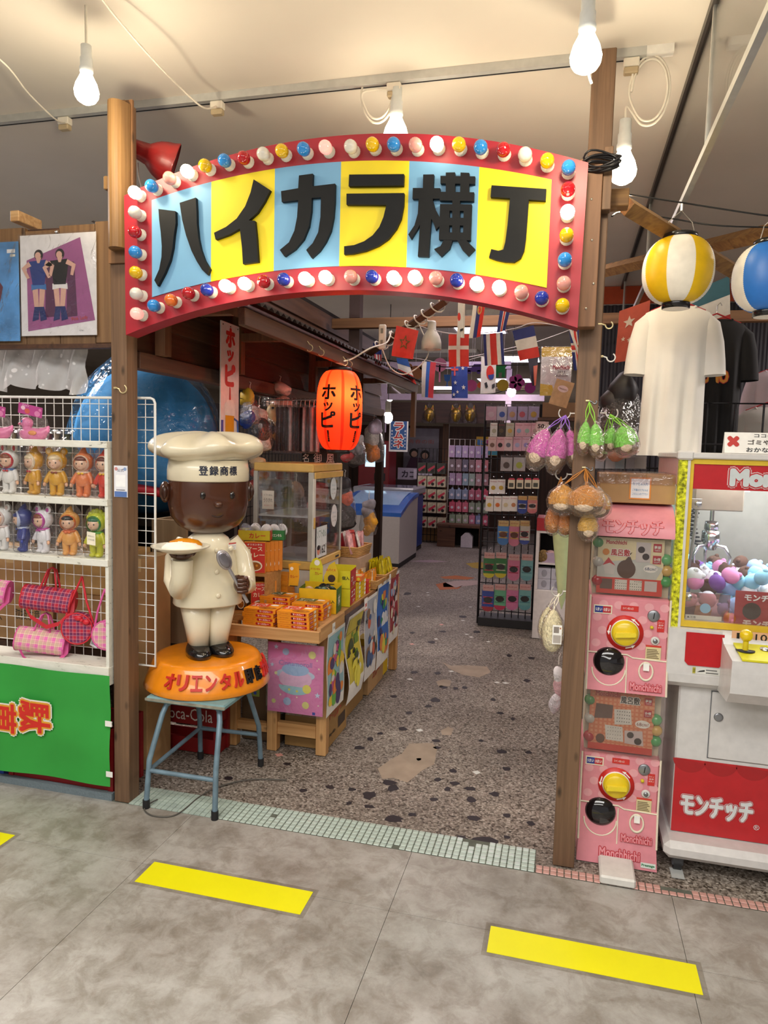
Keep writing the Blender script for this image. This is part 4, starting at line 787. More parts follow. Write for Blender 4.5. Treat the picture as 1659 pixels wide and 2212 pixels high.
# statue: local -y is its front
st = thing('chef_statue', 'glossy chef statue with tall white hat holding a curry plate', 'statue', (-1.512, 2.809, .4475), math.radians(44))
ORG = C('e88a12', .3, var=.05, coat=.5); CW = C('e6dcc0', .3, var=.05, scale=8, coat=.5); CWD = C('cdbd98', .4, var=.05, coat=.4); BR = C('4a2818', .28, var=.06, coat=.55)
MB().lathe([(.0005, 0), (.268, 0), (.274, .006), (.266, .03), (.232, .112), (.222, .124), (.205, .127), (.0005, .128)], ORG, 56).build('base', st)
# raised letters round the base
ORGT = 'オリエンタル即席カレー'; base_o = None
for k, ch in enumerate(ORGT):
    th = math.radians(-52+13.2*k); z = .07; r = .2535-.0
    nrm = Vector((math.sin(th), -math.cos(th), .36)).normalized(); rt = Vector((math.cos(th), math.sin(th), 0)); up = nrm.cross(rt)
    p = Vector((r*math.sin(th), -r*math.cos(th), z)); mb = MB(); mb.frame(FR(p-nrm*.004, rt, up)); mb.text(ch, 0, 0, .044 if ch not in '即席' else .042, .062, C('c22a1e', .35, coat=.3) if ch not in '即席' else BLACK, 0, .03 if ch not in '即席' else .012, .010); mb.build('letter', st)
B0 = .128
mb = MB()          # trousers: one tapering form with a crease between the legs
def loft(rings, mat, n=28, mb=None, sq=2.6):
    """superellipse sections (cx, cy, z, rx, ry)"""
    vs, fs = [], []
    for cx, cy, z, rx, ry in rings:
        for j in range(n):
            a = 2*math.pi*j/n; c_, s_ = math.cos(a), math.sin(a); e = 2/sq
            vs.append((cx+rx*math.copysign(abs(c_)**e, c_), cy+ry*math.copysign(abs(s_)**e, s_), z))
    k = len(rings)
    for i in range(k-1):
        for j in range(n): fs.append((i*n+j, i*n+(j+1) % n, (i+1)*n+(j+1) % n, (i+1)*n+j))
    fs += [tuple(range(n-1, -1, -1)), tuple(range((k-1)*n, k*n))]
    return mb.add(vs, fs, mat, True)
for s in (-1, 1): loft([(s*.041, 0, B0+.03, .041, .050), (s*.048, 0, B0+.12, .052, .060), (s*.058, 0, B0+.26, .070, .080)], CW, mb=mb)
mb.build('trousers', st)
for s in (-1, 1):
    mb = MB(); loft([(s*.05, -.03, B0-.002, .050, .088), (s*.05, -.03, B0+.02, .052, .09), (s*.05, -.022, B0+.036, .046, .074), (s*.05, .0, B0+.05, .036, .04)], C('121214', .15, coat=.6), mb=mb, sq=2.2); mb.build('shoe', st)
mb = MB(); loft([(0, 0, .352, .146, .115), (0, 0, .358, .150, .118), (0, 0, .40, .146, .112), (0, 0, .47, .132, .10), (0, 0, .54, .124, .092), (0, 0, .60, .112, .084), (0, 0, .645, .086, .068), (0, 0, .672, .05, .05)], CW, mb=mb, sq=2.3); j = mb.build('jacket', st)
for x, z in ((.0, .60), (.0, .505), (.002, .405), (.062, .605)): MB().ell((x+.01, -.098 if z > .5 else -.115, z), (.011, .006, .011), CW, 12, 7).build('button', j)
mb = MB(); mb.frame(FR((.082, -.082, .612), (1, .45, 0))).box(-.022, -.016, 0, .022, .016, .001, WHITE).rect(-.021, .009, .021, .0155, C('c85a50'), .0014).text('さわらないで', 0, .0, .036, .006, BLACK, .0016).text('ください', 0, -.009, .03, .006, BLACK, .0016); mb.build('name_tag', j)
# plate arm
mb = MB(); mb.tube([(-.10, .0, .63), (-.145, -.02, .56), (-.155, -.05, .475), (-.150, -.10, .445), (-.148, -.135, .50), (-.148, -.14, .575)], [.040, .046, .048, .046, .043, .045], CW, 16); mb.build('raised_arm', st)
mb = MB(); mb.ell((-.148, -.14, .592), (.035, .035, .022), BR, 16, 9)
for k in range(5):
    a = math.radians(-60+60*k if k < 4 else 200); mb.tube([(-.148+.02*math.cos(a), -.14+.02*math.sin(a), .588), (-.148+.046*math.cos(a), -.14+.046*math.sin(a), .597), (-.148+.056*math.cos(a), -.14+.056*math.sin(a), .607)], [.012, .010, .007], BR, 8)
mb.build('raised_hand', st)
mb = MB(); mb.lathe([(.0005, .0), (.05, .0), (.075, .008), (.117, .026), (.119, .031), (.112, .031), (.074, .016), (.0005, .013)], C('e9e2cc', .3, var=.06, coat=.4), 36, c=(-.155, -.145, .603)); pl_ = mb.build('plate', st)
mb = MB(); mb.lathe([(.082, .0), (.08, .012), (.062, .026), (.03, .036), (.0005, .038)], C('f0ece0', .5), 28, c=(-.15, -.145, .618), sy=.8); mb.build('rice', pl_)
mb = MB(); mb.lathe([(.074, .012), (.075, .02), (.058, .034), (.03, .042), (.0005, .044)], C('d98a14', .2, coat=.5), 28, c=(-.138, -.135, .618), sy=.7); mb.build('curry', pl_)
# spoon arm
mb = MB(); mb.tube([(.10, .0, .63), (.146, -.015, .56), (.158, -.03, .48), (.15, -.075, .43), (.125, -.112, .445)], [.038, .043, .045, .042, .038], CW, 16); mb.build('bent_arm', st)
mb = MB(); mb.ell((.108, -.138, .452), (.036, .034, .040), BR, 16, 10)
for k in range(4): mb.tube([(.128, -.135, .478-.017*k), (.118, -.168, .478-.017*k), (.096, -.176, .477-.017*k), (.082, -.165, .477-.017*k)], [.010, .0105, .010, .008], BR, 8)
mb.tube([(.085, -.13, .475), (.078, -.15, .487), (.084, -.17, .493)], [.011, .010, .008], BR, 8); mb.build('hand', st)
SP = C('a8a4a8', .3, .6, coat=.3); a, b = Vector((.128, -.158, .375)), Vector((.022, -.158, .57)); d = (b-a)
mb = MB(); mb.tube([a, a+d*.35, a+d*.78], [.008, .0075, .008], SP, 8); mb.frame(Matrix.Translation(a+d*.98) @ Matrix.Rotation(math.atan2(-d.x, d.z)*-1.0, 4, 'Y')); mb.ell((0, 0, 0), (.030, .009, .048), SP, 16, 10); sp_ = mb.build('spoon', st)
mb = MB(); mb.frame(Matrix.Translation(a+d*.98) @ Matrix.Rotation(math.atan2(-d.x, d.z)*-1.0, 4, 'Y')); mb.ell((0, -.007, 0), (.022, .005, .038), C('8e8a92', .2, .7), 14, 8); mb.build('spoon_bowl', sp_)
# head: plain shop-display head with simple features
mb = MB(); loft([(0, 0, .655, .03, .03), (0, -.006, .675, .085, .07), (0, -.006, .70, .13, .105), (0, -.004, .74, .160, .132), (0, 0, .79, .170, .145), (0, 0, .85, .170, .148), (0, 0, .90, .168, .146), (0, 0, .925, .16, .14)], BR, mb=mb, sq=2.2, n=36); hd = mb.build('head', st)
for s in (-1, 1): MB().ell((s*.183, .01, .845), (.024, .03, .046), BR, 14, 9).ell((s*.19, -.008, .845), (.014, .018, .03), C('3c2014', .35), 12, 8).build('ear', hd)
for s in (-1, 1): MB().ell((s*.062, -.1385, .838), (.012, .008, .017), C('1a1414', .15, coat=.6), 12, 8).build('eye', hd)
MB().ell((0, -.150, .80), (.018, .016, .014), BR, 12, 8).build('nose', hd)
mb = MB(); mb.tube([(-.03, -.133, .758), (-.015, -.1365, .750), (0, -.138, .747), (.015, -.1365, .750), (.03, -.133, .758)], .0035, C('2c1510', .4), 6); mb.build('mouth', hd)
# hat
mb = MB(); loft([(0, 0, .893, .170, .152), (0, 0, .898, .174, .156), (0, 0, .94, .174, .156), (0, 0, .985, .168, .15)], CW, mb=mb, sq=2.1, n=36); ht = mb.build('hat_band', st)
mb = MB(); n, k = 60, 18; vs, fs = [], []
for i in range(k+1):
    ph = math.radians(-52+142*i/k); v = max(0, math.cos(ph))
    for jn in range(n):
        a = 2*math.pi*jn/n; lob = 1+.075*math.sin(7*a+.6)*(v**.7); r = max(.0008, .238*v*lob if ph > -.6 else (.165+(.238*v*lob-.165)*min(1, (ph+.91)/.31)))
        vs.append((r*math.cos(a), r*math.sin(a)*.92, 1.035+.068*math.sin(ph)+.016*math.sin(7*a+.6)*v*(ph > 0)*math.sin(2*ph if ph < .8 else 1.6)+.012*math.cos(2*a+2.2)*v))
for i in range(k):
    for jn in range(n): fs.append((i*n+jn, i*n+(jn+1) % n, (i+1)*n+(jn+1) % n, (i+1)*n+jn))
mb.add(vs, fs, CW, True); mb.build('hat_crown', st)
for q_, ch in enumerate('登録商標'):
    th = math.radians(-21+14*q_); p = Vector((.1755*math.sin(th), -.158*math.cos(th), .942)); mb = MB(); mb.frame(FR(p, (math.cos(th), math.sin(th)*.9, 0))); mb.text(ch, 0, 0, .036, .038, C('20283c', .4), .001, .02); mb.build('hat_lettering', ht)
# ================================================================== left side of the alley: wall, eave, counter
BROWNW = wood('4a2e1e', '65432c', 'y', 6, name='stall_timber', knots=False); MIDW = wood('5c3c26', '7d5638', 'z', 6, name='stall_post_timber')
w = struct(MB().box(-1.80, 2.60, 1.86, -1.765, 6.6, 2.50, C('1e140e', .8)), 'wall_stall')
for k in range(5):
    z = 1.875+.118*k; mb = MB(); mb.add([(-1.742, 2.60, z), (-1.742, 6.6, z), (-1.76, 6.6, z+.125), (-1.76, 2.60, z+.125), (-1.765, 2.60, z), (-1.765, 6.6, z), (-1.765, 6.6, z+.125), (-1.765, 2.60, z+.125)], [(0, 1, 2, 3), (0, 4, 5, 1), (0, 3, 7, 4), (1, 5, 6, 2)], BROWNW); mb.build('clapboard', w)
MB().box(-1.775, 2.60, 1.80, -1.71, 6.6, 1.868, BROWNW, bev=.003).build('wall_beam', w)
MB().box(-2.9, 5.6, 0, -1.75, 5.63, 1.8, C('2a1c14', .8)).build('partition', w)
for y in (5.0, 6.55): MB().box(-1.765, y-.04, 0, -1.70, y+.04, 1.81, wood('241610', '3a2618', 'z', 6, name='black_post_timber')).build('wall_post', w)
ev = thing('eave_roof', 'dark timber eave with corrugated sheet roof over the food counter', 'roof', (-1.25, 4.2, 2.0))
EB = (-1.25, 4.2, 2.0)
MB(EB).box(-1.275, 2.60, 1.965, -1.245, 5.9, 2.035, BROWNW, bev=.003).build('fascia', ev)
vs, fs = [], []; n = 208
for i in range(n+1):
    y = 2.62+3.32*i/n; d = .009*math.sin(i*math.pi/2); vs += [(-1.205, y, 2.055+d), (-1.95, y, 2.40+d)]
for i in range(n): fs.append((2*i, 2*i+2, 2*i+3, 2*i+1))
MB(EB).add(vs, fs, C('3a3436', .5, .3), True).build('corrugated_sheet', ev)
MB(EB).box(-1.29, 2.6, 2.038, -1.235, 5.92, 2.046, C('8a7480', .5)).build('drip_edge', ev)
for y in (2.75, 3.47, 4.6, 5.75):
    mb = MB(EB); mb.frame(Matrix.Translation((0, y, 0)) @ FR((0, 0, 0))); mb.prism([(-1.72, 2.265), (-1.25, 2.025), (-1.25, 1.975), (-1.72, 2.205)], -.022, .022, MIDW); mb.build('rafter', ev)
    MB(EB).box(-1.715, y-.022, 2.035, -1.36, y+.022, 2.075, MIDW).build('tie', ev); MB(EB).box(-1.72, y-.025, 1.868, -1.672, y+.025, 2.25, MIDW).build('strut', ev)
MB(EB).box(-1.275, 5.78, 1.6, -1.24, 5.84, 1.97, MIDW).build('strut', ev)
for k, px in enumerate((665, 690, 742, 752)):
    p = at(px, 745+(px-665)*.4, x=-1.24); mb = MB(); mb.tube([(0, 0, .02), (.012, 0, .005)]+[(.012+.016*math.cos(a), 0, -.012+.016*math.sin(a)) for a in [math.pi/2-(math.pi*1.3)*i/8 for i in range(9)]], .0025, C('c9b890', .4, .5), 6)
    lone(mb, 'screw_hook', ['first', 'second', 'third', 'fourth'][k]+' wire hook along the eave, counted from the arched sign', 'hook', (-1.243, p.y, 1.985), group='hooks on the eave')
# enamel board facing the alley
t = thing('enamel_sign', 'tall white enamel board with red vertical lettering and a beer mug', 'sign', (-1.668, 3.305, 1.50)); mb = MB(); mb.box(0, -.098, .0, .006, .098, .60, C('e4e2dc', .3, coat=.4)); mb.build('plate', t)
mb = MB(); mb.frame(FR((.006, 0, 0), (0, 1, 0), (0, 0, 1)))
for ch, z, h, wd_ in (('ホ', .53, .085, .09), ('ッ', .44, .05, .065), ('ピ', .345, .10, .10)): mb.text(ch, 0, z, wd_, h, C('c82820', .4), .001, .045)
mb.flat([(-.006, .285), (.004, .285), (.010, .21), (-.010, .21)], C('c82820', .4), .001); mb.build('lettering', t)
mb = MB(); mb.frame(FR((.006, 0, 0), (0, 1, 0), (0, 0, 1))); mb.flat([(-.05, .0), (.045, .0), (.045, .145), (-.05, .145)], C('e0a020', .4), .001); mb.flat([(-.055, .145), (.05, .145), (.052, .20), (.03, .225), (-.03, .222), (-.06, .195)], C('f2efe6', .4), .0014)
mb.tube([(.045, .13, .002), (.08, .12, .002), (.085, .06, .002), (.045, .03, .002)], .006, C('4a68b0', .4), 6); mb.rect(-.095, -.0, -.07, .12, C('3a56a8', .4), .001); mb.build('mug_print', t)
for y_ in (-.08, .0, .08): MB().ell((.007, y_, .585), (.002, .004, .004), C('5a4a3a', .5), 8, 5).build('rivet', t)
# ---------------------------------------------------------------- paper lanterns
def paper(hexc, glow):
    k = ('paper', hexc, glow)
    if k in MATS: return MATS[k]
    m, n, l, b = nt_new('lantern_paper'); out = n['Material Output']; b.inputs['Base Color'].default_value = lin(hexc); b.inputs['Roughness'].default_value = .45
    tl = n.new('ShaderNodeBsdfTranslucent'); tl.inputs[0].default_value = lin(hexc); mx = n.new('ShaderNodeMixShader'); mx.inputs[0].default_value = glow; l.new(b.outputs[0], mx.inputs[1]); l.new(tl.outputs[0], mx.inputs[2]); l.new(mx.outputs[0], out.inputs['Surface'])
    nz = n.new('ShaderNodeTexNoise'); nz.inputs['Scale'].default_value = 40; r = ramp(n, [(.3, tuple(v*.94 for v in lin(hexc)[:3])+(1,)), (.7, lin(hexc))]); l.new(nz.outputs['Fac'], r.inputs['Fac']); l.new(r.outputs['Color'], b.inputs['Base Color'])
    MATS[k] = m; return m
def wrap_text(mb, ch, th, z, w, h, rad, mat, bold=.02, lift=.003):
    vs, fs = text_mesh(ch, 0.0, 0.0); x0, x1 = min(v.x for v in vs), max(v.x for v in vs); y0, y1 = min(v.y for v in vs), max(v.y for v in vs)
    for dx, dy in ((1, 1), (1, -1), (-1, 1), (-1, -1)):
        out = []
        for v in vs:
            u_, q = (v.x-(x0+x1)/2)/(x1-x0)*w+dx*bold*w, (v.y-(y0+y1)/2)/(y1-y0)*h+dy*bold*w; r = rad(z+q)+lift; a = th+u_/r; out.append((r*math.sin(a), -r*math.cos(a), z+q))
        mb.add(out, fs, mat)
LH, LR = .44, .128
def lrad(z): v = max(-1, min(1, (z-LH/2)/(LH/2))); return .066+(LR-.066)*(max(0, 1-abs(v)**3.2))**.6
lc = at(733, 886, y=3.85); t = thing('paper_lantern', 'glowing orange paper lantern with black lettering hanging from the eave', 'lantern', (lc.x, 3.85, 1.486))
pr = [(lrad(LH*i/88)+(.0022 if i % 2 else 0), LH*i/88) for i in range(89)]; mb = MB(); OP = paper('ff5222', .55); OD = paper('d83210', .5); mb.lathe(pr, OP, 48, matf=lambda i, j: OD if j in (3, 9, 15, 21, 27, 33, 39, 45) else OP); mb.build('paper_body', t)
MB().lathe([(.001, -.022), (.062, -.022), (.066, -.018), (.067, .004), (.06, .004)], C('18181a', .4), 32).build('bottom_ring', t); MB().lathe([(.06, LH-.004), (.067, LH-.004), (.066, LH+.018), (.055, LH+.02)], C('18181a', .4), 32).build('top_ring', t)
for th in (-11, 65):
    a = math.radians(th); mb = MB()
    for ch, z, h, w_ in (('ホ', .315, .078, .085), ('ッ', .235, .045, .055), ('ピ', .165, .085, .088), ('l', .075, .062, .012)): wrap_text(mb, ch, a, z, w_, h, lrad, C('141012', .6), .03 if ch != 'l' else .0)
    mb.build('lettering', t)
mb = MB(); mb.tube([(-.06, 0, LH+.015), (-.05, 0, LH+.06), (0, 0, LH+.09), (.05, 0, LH+.06), (.06, 0, LH+.015)], .002, BLACK, 6); mb.build('hanger', t)
lp = point('lantern_glow', (.03, -.03, LH*.68), 3.2, (1, .8, .62), .03); lp.parent = t
cord([at(733, 780, y=3.85), at(760, 775, y=3.9), at(800, 752, y=4.0), at(835, 740, y=4.2), at(845, 715, y=4.3)], 'white flex running from the orange lantern up to the socket strip', .005)
# ---------------------------------------------------------------- black grid and folded black goods
BLKW = C('1c1a1e', .45)
t = thing('wire_grid', 'black wire grid on the stall wall behind the chef hat', 'wire grid', (-1.735, 3.56, 1.0))
MB().tube([(0, 0, 0), (0, 1.3, 0), (0, 1.3, .79), (0, 0, .79)], .005, BLKW, 8, closed=True).build('frame', t)
a0 = MB().cyl((0, 0, 0), (0, 0, .79), .0022, BLKW, n=5).build('wire', t); a0.location = (0, .05, 0)
for i in range(2, 26): inst(a0, 'wire', t, (0, .05*i, 0))
h0 = MB().cyl((.003, 0, 0), (.003, 1.3, 0), .0022, BLKW, n=5).build('wire', t); h0.location = (0, 0, .05)
for i in range(2, 16): inst(h0, 'wire', t, (0, 0, .05*i))
lone(MB().tube([(-.05, 0, 0), (.36, 0, .005)], .005, CHROME, 8).cyl((.36, 0, .005), (.365, 0, .02), .005, CHROME, n=8), 'hanging_bar', 'chrome bar holding folded black goods beside the orange lantern', 'rail', (-1.69, 3.9, 1.765))
PK = C('1a181c', .35, var=.3); rn = random.Random(3)
for k in range(11):
    x = -1.675+.027*k; c_ = ['1a181c', '241a20', '141416', '2a2428', 'c9b0b0'][k % 5 if k not in (7, 10) else 4]; t = thing('folded_pouch', ['first', 'second', 'third', 'fourth', 'fifth', 'sixth', 'seventh', 'eighth', 'ninth', 'tenth', 'eleventh'][k]+' slim bagged item on the chrome bar, counted from the left', 'pouch', (x, 3.9, 1.755), rn.uniform(-.25, .25), 'black goods on the chrome bar')
    MB().box(-.009, -.028, -.285, .009, .028, -.03, C(c_, .35, var=.3), bev=.005).build('pouch', t); MB().tube([(0, 0, -.03), (0, 0, -.005), (0, .006, .012), (0, 0, .018)], .002, WHITE, 5).build('hang_loop', t); MB().box(-.012, -.031, -.295, .012, .031, -.02, FILM).build('clear_bag', t)
# bundles of toys hanging on the wall past the counter
HB = [(466, 905, 3.15, 'e0dcd8', 'pale'), (545, 900, 3.9, 'c8a090', 'dusty pink'), (560, 930, 3.95, 'b89060', 'tan'), (600, 1000, 4.0, 'c04038', 'red')]
def hang_bag(pos, w, h, cols, label, cat='toy bag', group=None, film=True, name='toy_bag'):
    t = thing(name, label, cat, pos, RND.uniform(-.3, .3), group); rr = random.Random(int(abs(pos[0]*1000)+abs(pos[2])*777))
    for k, c_ in enumerate(cols):
        z = -h*(.95-.62*k/max(1, len(cols)-1) if len(cols) > 1 else .6); mb = MB(); mb.ell((rr.uniform(-.14, .14)*w, rr.uniform(-.06, .06)*w, z+h*.12), (w*rr.uniform(.28, .44), w*rr.uniform(.22, .32), h*rr.uniform(.17, .30)), C(c_, .55, var=.2), 16, 10); mb.v = [(q[0]*(1+.10*math.sin(q[2]*70+k)), q[1]*(1+.1*math.sin(q[0]*60)), q[2]+.010*math.sin(q[0]*50+k*2)) for q in mb.v]; mb.build('soft_toy', t)
    if film:
        mb = MB(); mb.lathe([(w*.06, -.0), (w*.04, -h*.05), (w*.28, -h*.22), (w*.46, -h*.5), (w*.54, -h*.8), (w*.46, -h*.98), (w*.2, -h*1.02)], FILM, 14, sy=.75); mb.build('clear_bag', t)
    MB().tube([(0, 0, .0), (0, 0, .03), (.006, 0, .045), (-.004, 0, .05)], .002, C('d8d0c8', .4), 5).build('hang_loop', t); return t
hang_bag(at(808, 905, x=-1.60), .20, .36, ['e8842c', 'e89a3c', 'e8e2dc', 'd8c8e0'], 'bag of orange and white swim toys hanging past the orange lantern')
hang_bag(at(770, 935, x=-1.58), .17, .24, ['3a3436', '8a8a90', 'b8b0b0'], 'grey and black plush in a bag right behind the orange lantern')
hang_bag(at(755, 945, x=-1.62), .14, .18, ['c8383a', 'd86a60'], 'red toy in a bag low behind the orange lantern')
hang_bag(at(797, 1075, x=-1.42), .13, .28, ['e0a020', 'e0a020', '8a868c', '8a868c'], 'grey and yellow plush in a bag hanging before the freezer')
hang_bag(at(745, 1030, x=-1.55), .17, .36, ['221e22', '221e22', 'd05a30', '221e22'], 'black backpack with an orange stripe in a bag beside the glass case')
hang_bag(at(560, 875, x=-1.70), .16, .26, ['e8e4e0', '3a3a3c', 'e8e4e0'], 'black and white plush bag hanging at the grid beside the enamel board')
hang_bag(at(585, 880, x=-1.70), .14, .22, ['c09050', 'd0b080'], 'tan plush bag hanging on the black grid under the beam')
hang_bag(at(555, 985, x=-1.70), .16, .2, ['b83a34', 'c86a50', 'd8b890'], 'red packaged snacks hanging on the black grid behind the chef hat')
hang_bag(at(605, 830, x=-1.70), .22, .14, ['d8a890', 'e0c8b8'], 'peach toy bag hung close under the stall beam')
hang_bag(at(540, 845, x=-1.70), .12, .18, ['2a48a0', 'd8b030'], 'blue and yellow toy bag hung under the stall beam')
lone(MB().frame(FR((0, 0, 0))).box(-.11, -.06, 0, .11, .06, .004, BLACK).text('名', -.085, 0, .04, .05, WHITE, .005).text('御', -.01, 0, .05, .055, WHITE, .005).text('風', .07, 0, .05, .055, WHITE, .005), 'black_card', 'black card with white brush characters above the glass case', 'sign', at(690, 990, y=4.0))
# ---------------------------------------------------------------- long counter table
TB = (-1.335, 3.9, 0); t = thing('display_table', 'long wooden counter table with tray front carrying curry packs and snacks', 'table', TB)
PW2 = wood('a87a48', 'cb9e68', 'y', 7, name='counter_timber'); PW3 = wood('a87a48', 'cb9e68', 'x', 7, name='tray_timber')
MB(TB).box(-1.60, 3.172, .635, -1.075, 4.66, .66, PW2).build('table_top', t)
for x, y in ((-1.375, 3.152), (-1.125, 3.168), (-1.59, 3.152), (-1.12, 4.60), (-1.59, 4.60)): MB(TB).box(x, y, 0, x+.052, y+.05, .635, wood('a87a48', 'cb9e68', 'z', 7, name='leg_timber'), bev=.003).build('leg', t)
MB(TB).box(-1.323, 3.165, .085, -1.125, 3.195, .145, PW3).build('rail', t); MB(TB).box(-1.538, 3.165, .085, -1.375, 3.195, .13, PW3).build('rail', t)
MB(TB).box(-1.60, 3.015, .600, -1.062, 3.035, .655, PW3, bev=.002).build('tray_front', t); MB(TB).box(-1.082, 3.035, .600, -1.062, 3.40, .668, PW2, bev=.002).build('tray_side', t); MB(TB).box(-1.60, 3.035, .600, -1.082, 3.172, .612, PW3).build('tray_floor', t)
MB(TB).box(-1.60, 3.172, .66, -1.08, 3.42, .662, PW3).build('tray_liner', t)
MB(TB).box(-1.076, 3.4, .52, -1.072, 4.66, .662, clear('table_film', 'f4f0f4', .08, .08, .3)).build('clear_cover', t)
# curry packs lying flat in stacks
BOXO = C('e8921c', .35); BOXY = C('ecaa1e', .35)
def flat_box_mesh(w=.158, d=.125, h=.0195, top='c8382a', word='マースカレー', green=False):
    mb = MB(); mb.box(-w/2, -d/2, .0004, w/2, d/2, h, BOXO); mb.frame(FR((0, -d/2-.0004, h/2))); mb.rect(-w*.03, -h*.32, w*.40, h*.32, C('c02a20', .35), .0003); mb.disc(-w*.03, 0, h*.32, C('c02a20', .35), .0003, 10); mb.disc(w*.40, 0, h*.32, C('c02a20', .35), .0003, 10); mb.text(word, w*.185, 0, w*.36, h*.42, WHITE, .0008, .02); mb.text('オリエンタル', -w*.27, 0, w*.26, h*.26, C('a83a10'), .0008)
    mb.frame(FR((w/2+.0004, 0, h/2), (0, 1, 0), (0, 0, 1))); mb.rect(-d*.42, -h*.34, -d*.08, h*.34, C('c02a20', .35), .0003); mb.text(word, -d*.25, 0, d*.30, h*.4, WHITE, .0008, .02); mb.rect(d*.05, -h*.34, d*.25, h*.34, C('e8e0d0', .35), .0003)
    mb.frame(FR((0, 0, h), (1, 0, 0), (0, 1, 0))); mb.rect(-w*.48, -d*.1, w*.12, d*.46, C('2c5030' if green else top, .35), .0003); mb.text('マース', -w*.2, d*.26, w*.46, d*.22, C('f2e8d8'), .0008, .02); mb.text('カレー', -w*.18, d*.02, w*.46, d*.2, C('f2e8d8'), .0008, .02)
    mb.disc(w*.18, -d*.24, w*.28, C('a8601c', .3), .0005, 18, d*.2); mb.disc(w*.26, d*.25, w*.13, C('f0ece0', .35), .0006, 14, d*.11); mb.disc(w*.3, -d*.2, w*.05, C('d08a3a', .3), .0009, 8); mb.disc(w*.1, -d*.28, w*.045, C('7a3a14', .3), .0009, 8)
    return mb
src = {}
def stack(x, y, z, n_, where, green=False, jit=.006, rz0=0.0, var='a'):
    for k in range(n_):
        lab = 'orange curry pack, number %s from the bottom of the %s' % (['one', 'two', 'three', 'four', 'five', 'six', 'seven', 'eight'][k], where)
        if green not in src: o = flat_box_mesh(green=green).build('curry_pack'); src[green] = o
        else: o = src[green].copy(); COL.objects.link(o)
        o.location = (x+RND.uniform(-jit, jit), y+RND.uniform(-jit, jit), z+.0200*k); o.rotation_euler = (0, 0, rz0+RND.uniform(-.03, .03)); tag(o, lab, 'curry box', 'curry packs lying in stacks')
stack(-1.375, 3.103, .6130, 6, 'front left stack in the tray', jit=.003); stack(-1.20, 3.103, .6130, 6, 'front right stack in the tray', jit=.003)
stack(-1.36, 3.252, .6635, 5, 'stack behind the front left one', True); stack(-1.185, 3.252, .6635, 4, 'stack behind the front right one', True)
# the tray floor stack starts lower at the very front
stack(-1.375, 3.112, .6145, 2, 'pair sunk into the tray at left') if False else None
# upright shelf box with standing packs
SB_ = (-1.50, 3.28, .6625); t = thing('shelf_box', 'small wooden shelf box holding standing curry packs beside the chef statue', 'shelf', SB_)
W2 = wood('a5733f', 'c9975c', 'x', 7, name='box_timber')
MB().box(-.10, -.09, 0, .10, .09, .012, W2).build('floor_board', t); MB().box(-.10, -.09, .195, .10, .09, .207, W2).build('shelf_board', t); MB().box(-.10, .078, .012, .10, .09, .195, W2).build('back_board', t)
for s in (-1, 1): MB().box(s*.094-.006, -.09, .012, s*.094+.006, .078, .195, W2).build('side_board', t)
def stand_box(x, y, z, w, h, d, face, side, label, words, group, rz=0.0, name='curry_pack'):
    mb = MB(); mb.box(-w/2, -d/2, 0, w/2, d/2, h, C(side, .35)); mb.frame(FR((0, -d/2-.0003, h/2))); mb.rect(-w*.48, -h*.48, w*.48, h*.48, C(face, .35), .0003)
    for wd_, a, b, ww, hh, col in words: mb.text(wd_, a*w, b*h, ww*w, hh*h, col, .0008, .02)
    mb.disc(0, -h*.26, w*.36, C('ece4d4', .35), .0006, 16, h*.17); mb.disc(0, -h*.27, w*.30, C('9a5a1c', .3), .0009, 16, h*.13); mb.disc(w*.1, -h*.25, w*.06, C('d8903a', .3), .0012, 8); mb.disc(-w*.1, -h*.3, w*.06, C('5a2a10', .3), .0012, 8)
    return lone(mb, name, label, 'curry box', (x, y, z), rz, group)
WD = (('オリエンタル', 0, .42, .7, .06, WHITE), ('マース', 0, .28, .7, .12, C('f4e8c8')), ('カレー', .05, .09, .8, .14, C('f4e8c8')))
stand_box(-1.47, 3.205, .8710, .105, .155, .022, 'c8342c', 'd8862a', 'red faced curry pack standing on top of the shelf box', WD, 'standing curry packs', .25)
stand_box(-1.565, 3.205, .8710, .06, .155, .022, '4a2a20', 'd8862a', 'brown hayashi pack standing at the left on top of the shelf box', (('ハヤシ', 0, .2, .8, .14, WHITE),), 'standing curry packs', .25)
for k in range(5): stand_box(-1.478+.012*k, 3.232+.024*k, .8710, .10, .15, .02, 'd8862a', 'd8862a', 'orange curry pack in the row behind the red one, %s in line' % ['first', 'second', 'third', 'fourth', 'fifth'][k], (('カレー', 0, .2, .7, .12, WHITE),), 'standing curry packs', .25)
stand_box(-1.45, 3.215, .6755, .08, .15, .03, 'c8342c', 'd8862a', 'red faced curry pack standing inside the shelf box', WD, 'standing curry packs', .35); stand_box(-1.545, 3.215, .6755, .05, .15, .03, '3a2018', 'd8862a', 'dark brown hayashi pack standing inside the shelf box', (('ハヤシ', 0, .2, .8, .14, WHITE),), 'standing curry packs', .2)
for k in range(2): stand_box(-1.448+.012*k, 3.262+.034*k, .6755, .08, .145, .03, 'd8862a', 'd8862a', 'orange curry pack inside the shelf box, %s row' % ['second', 'third'][k], (('カレー', 0, .2, .7, .12, WHITE),), 'standing curry packs', .35)
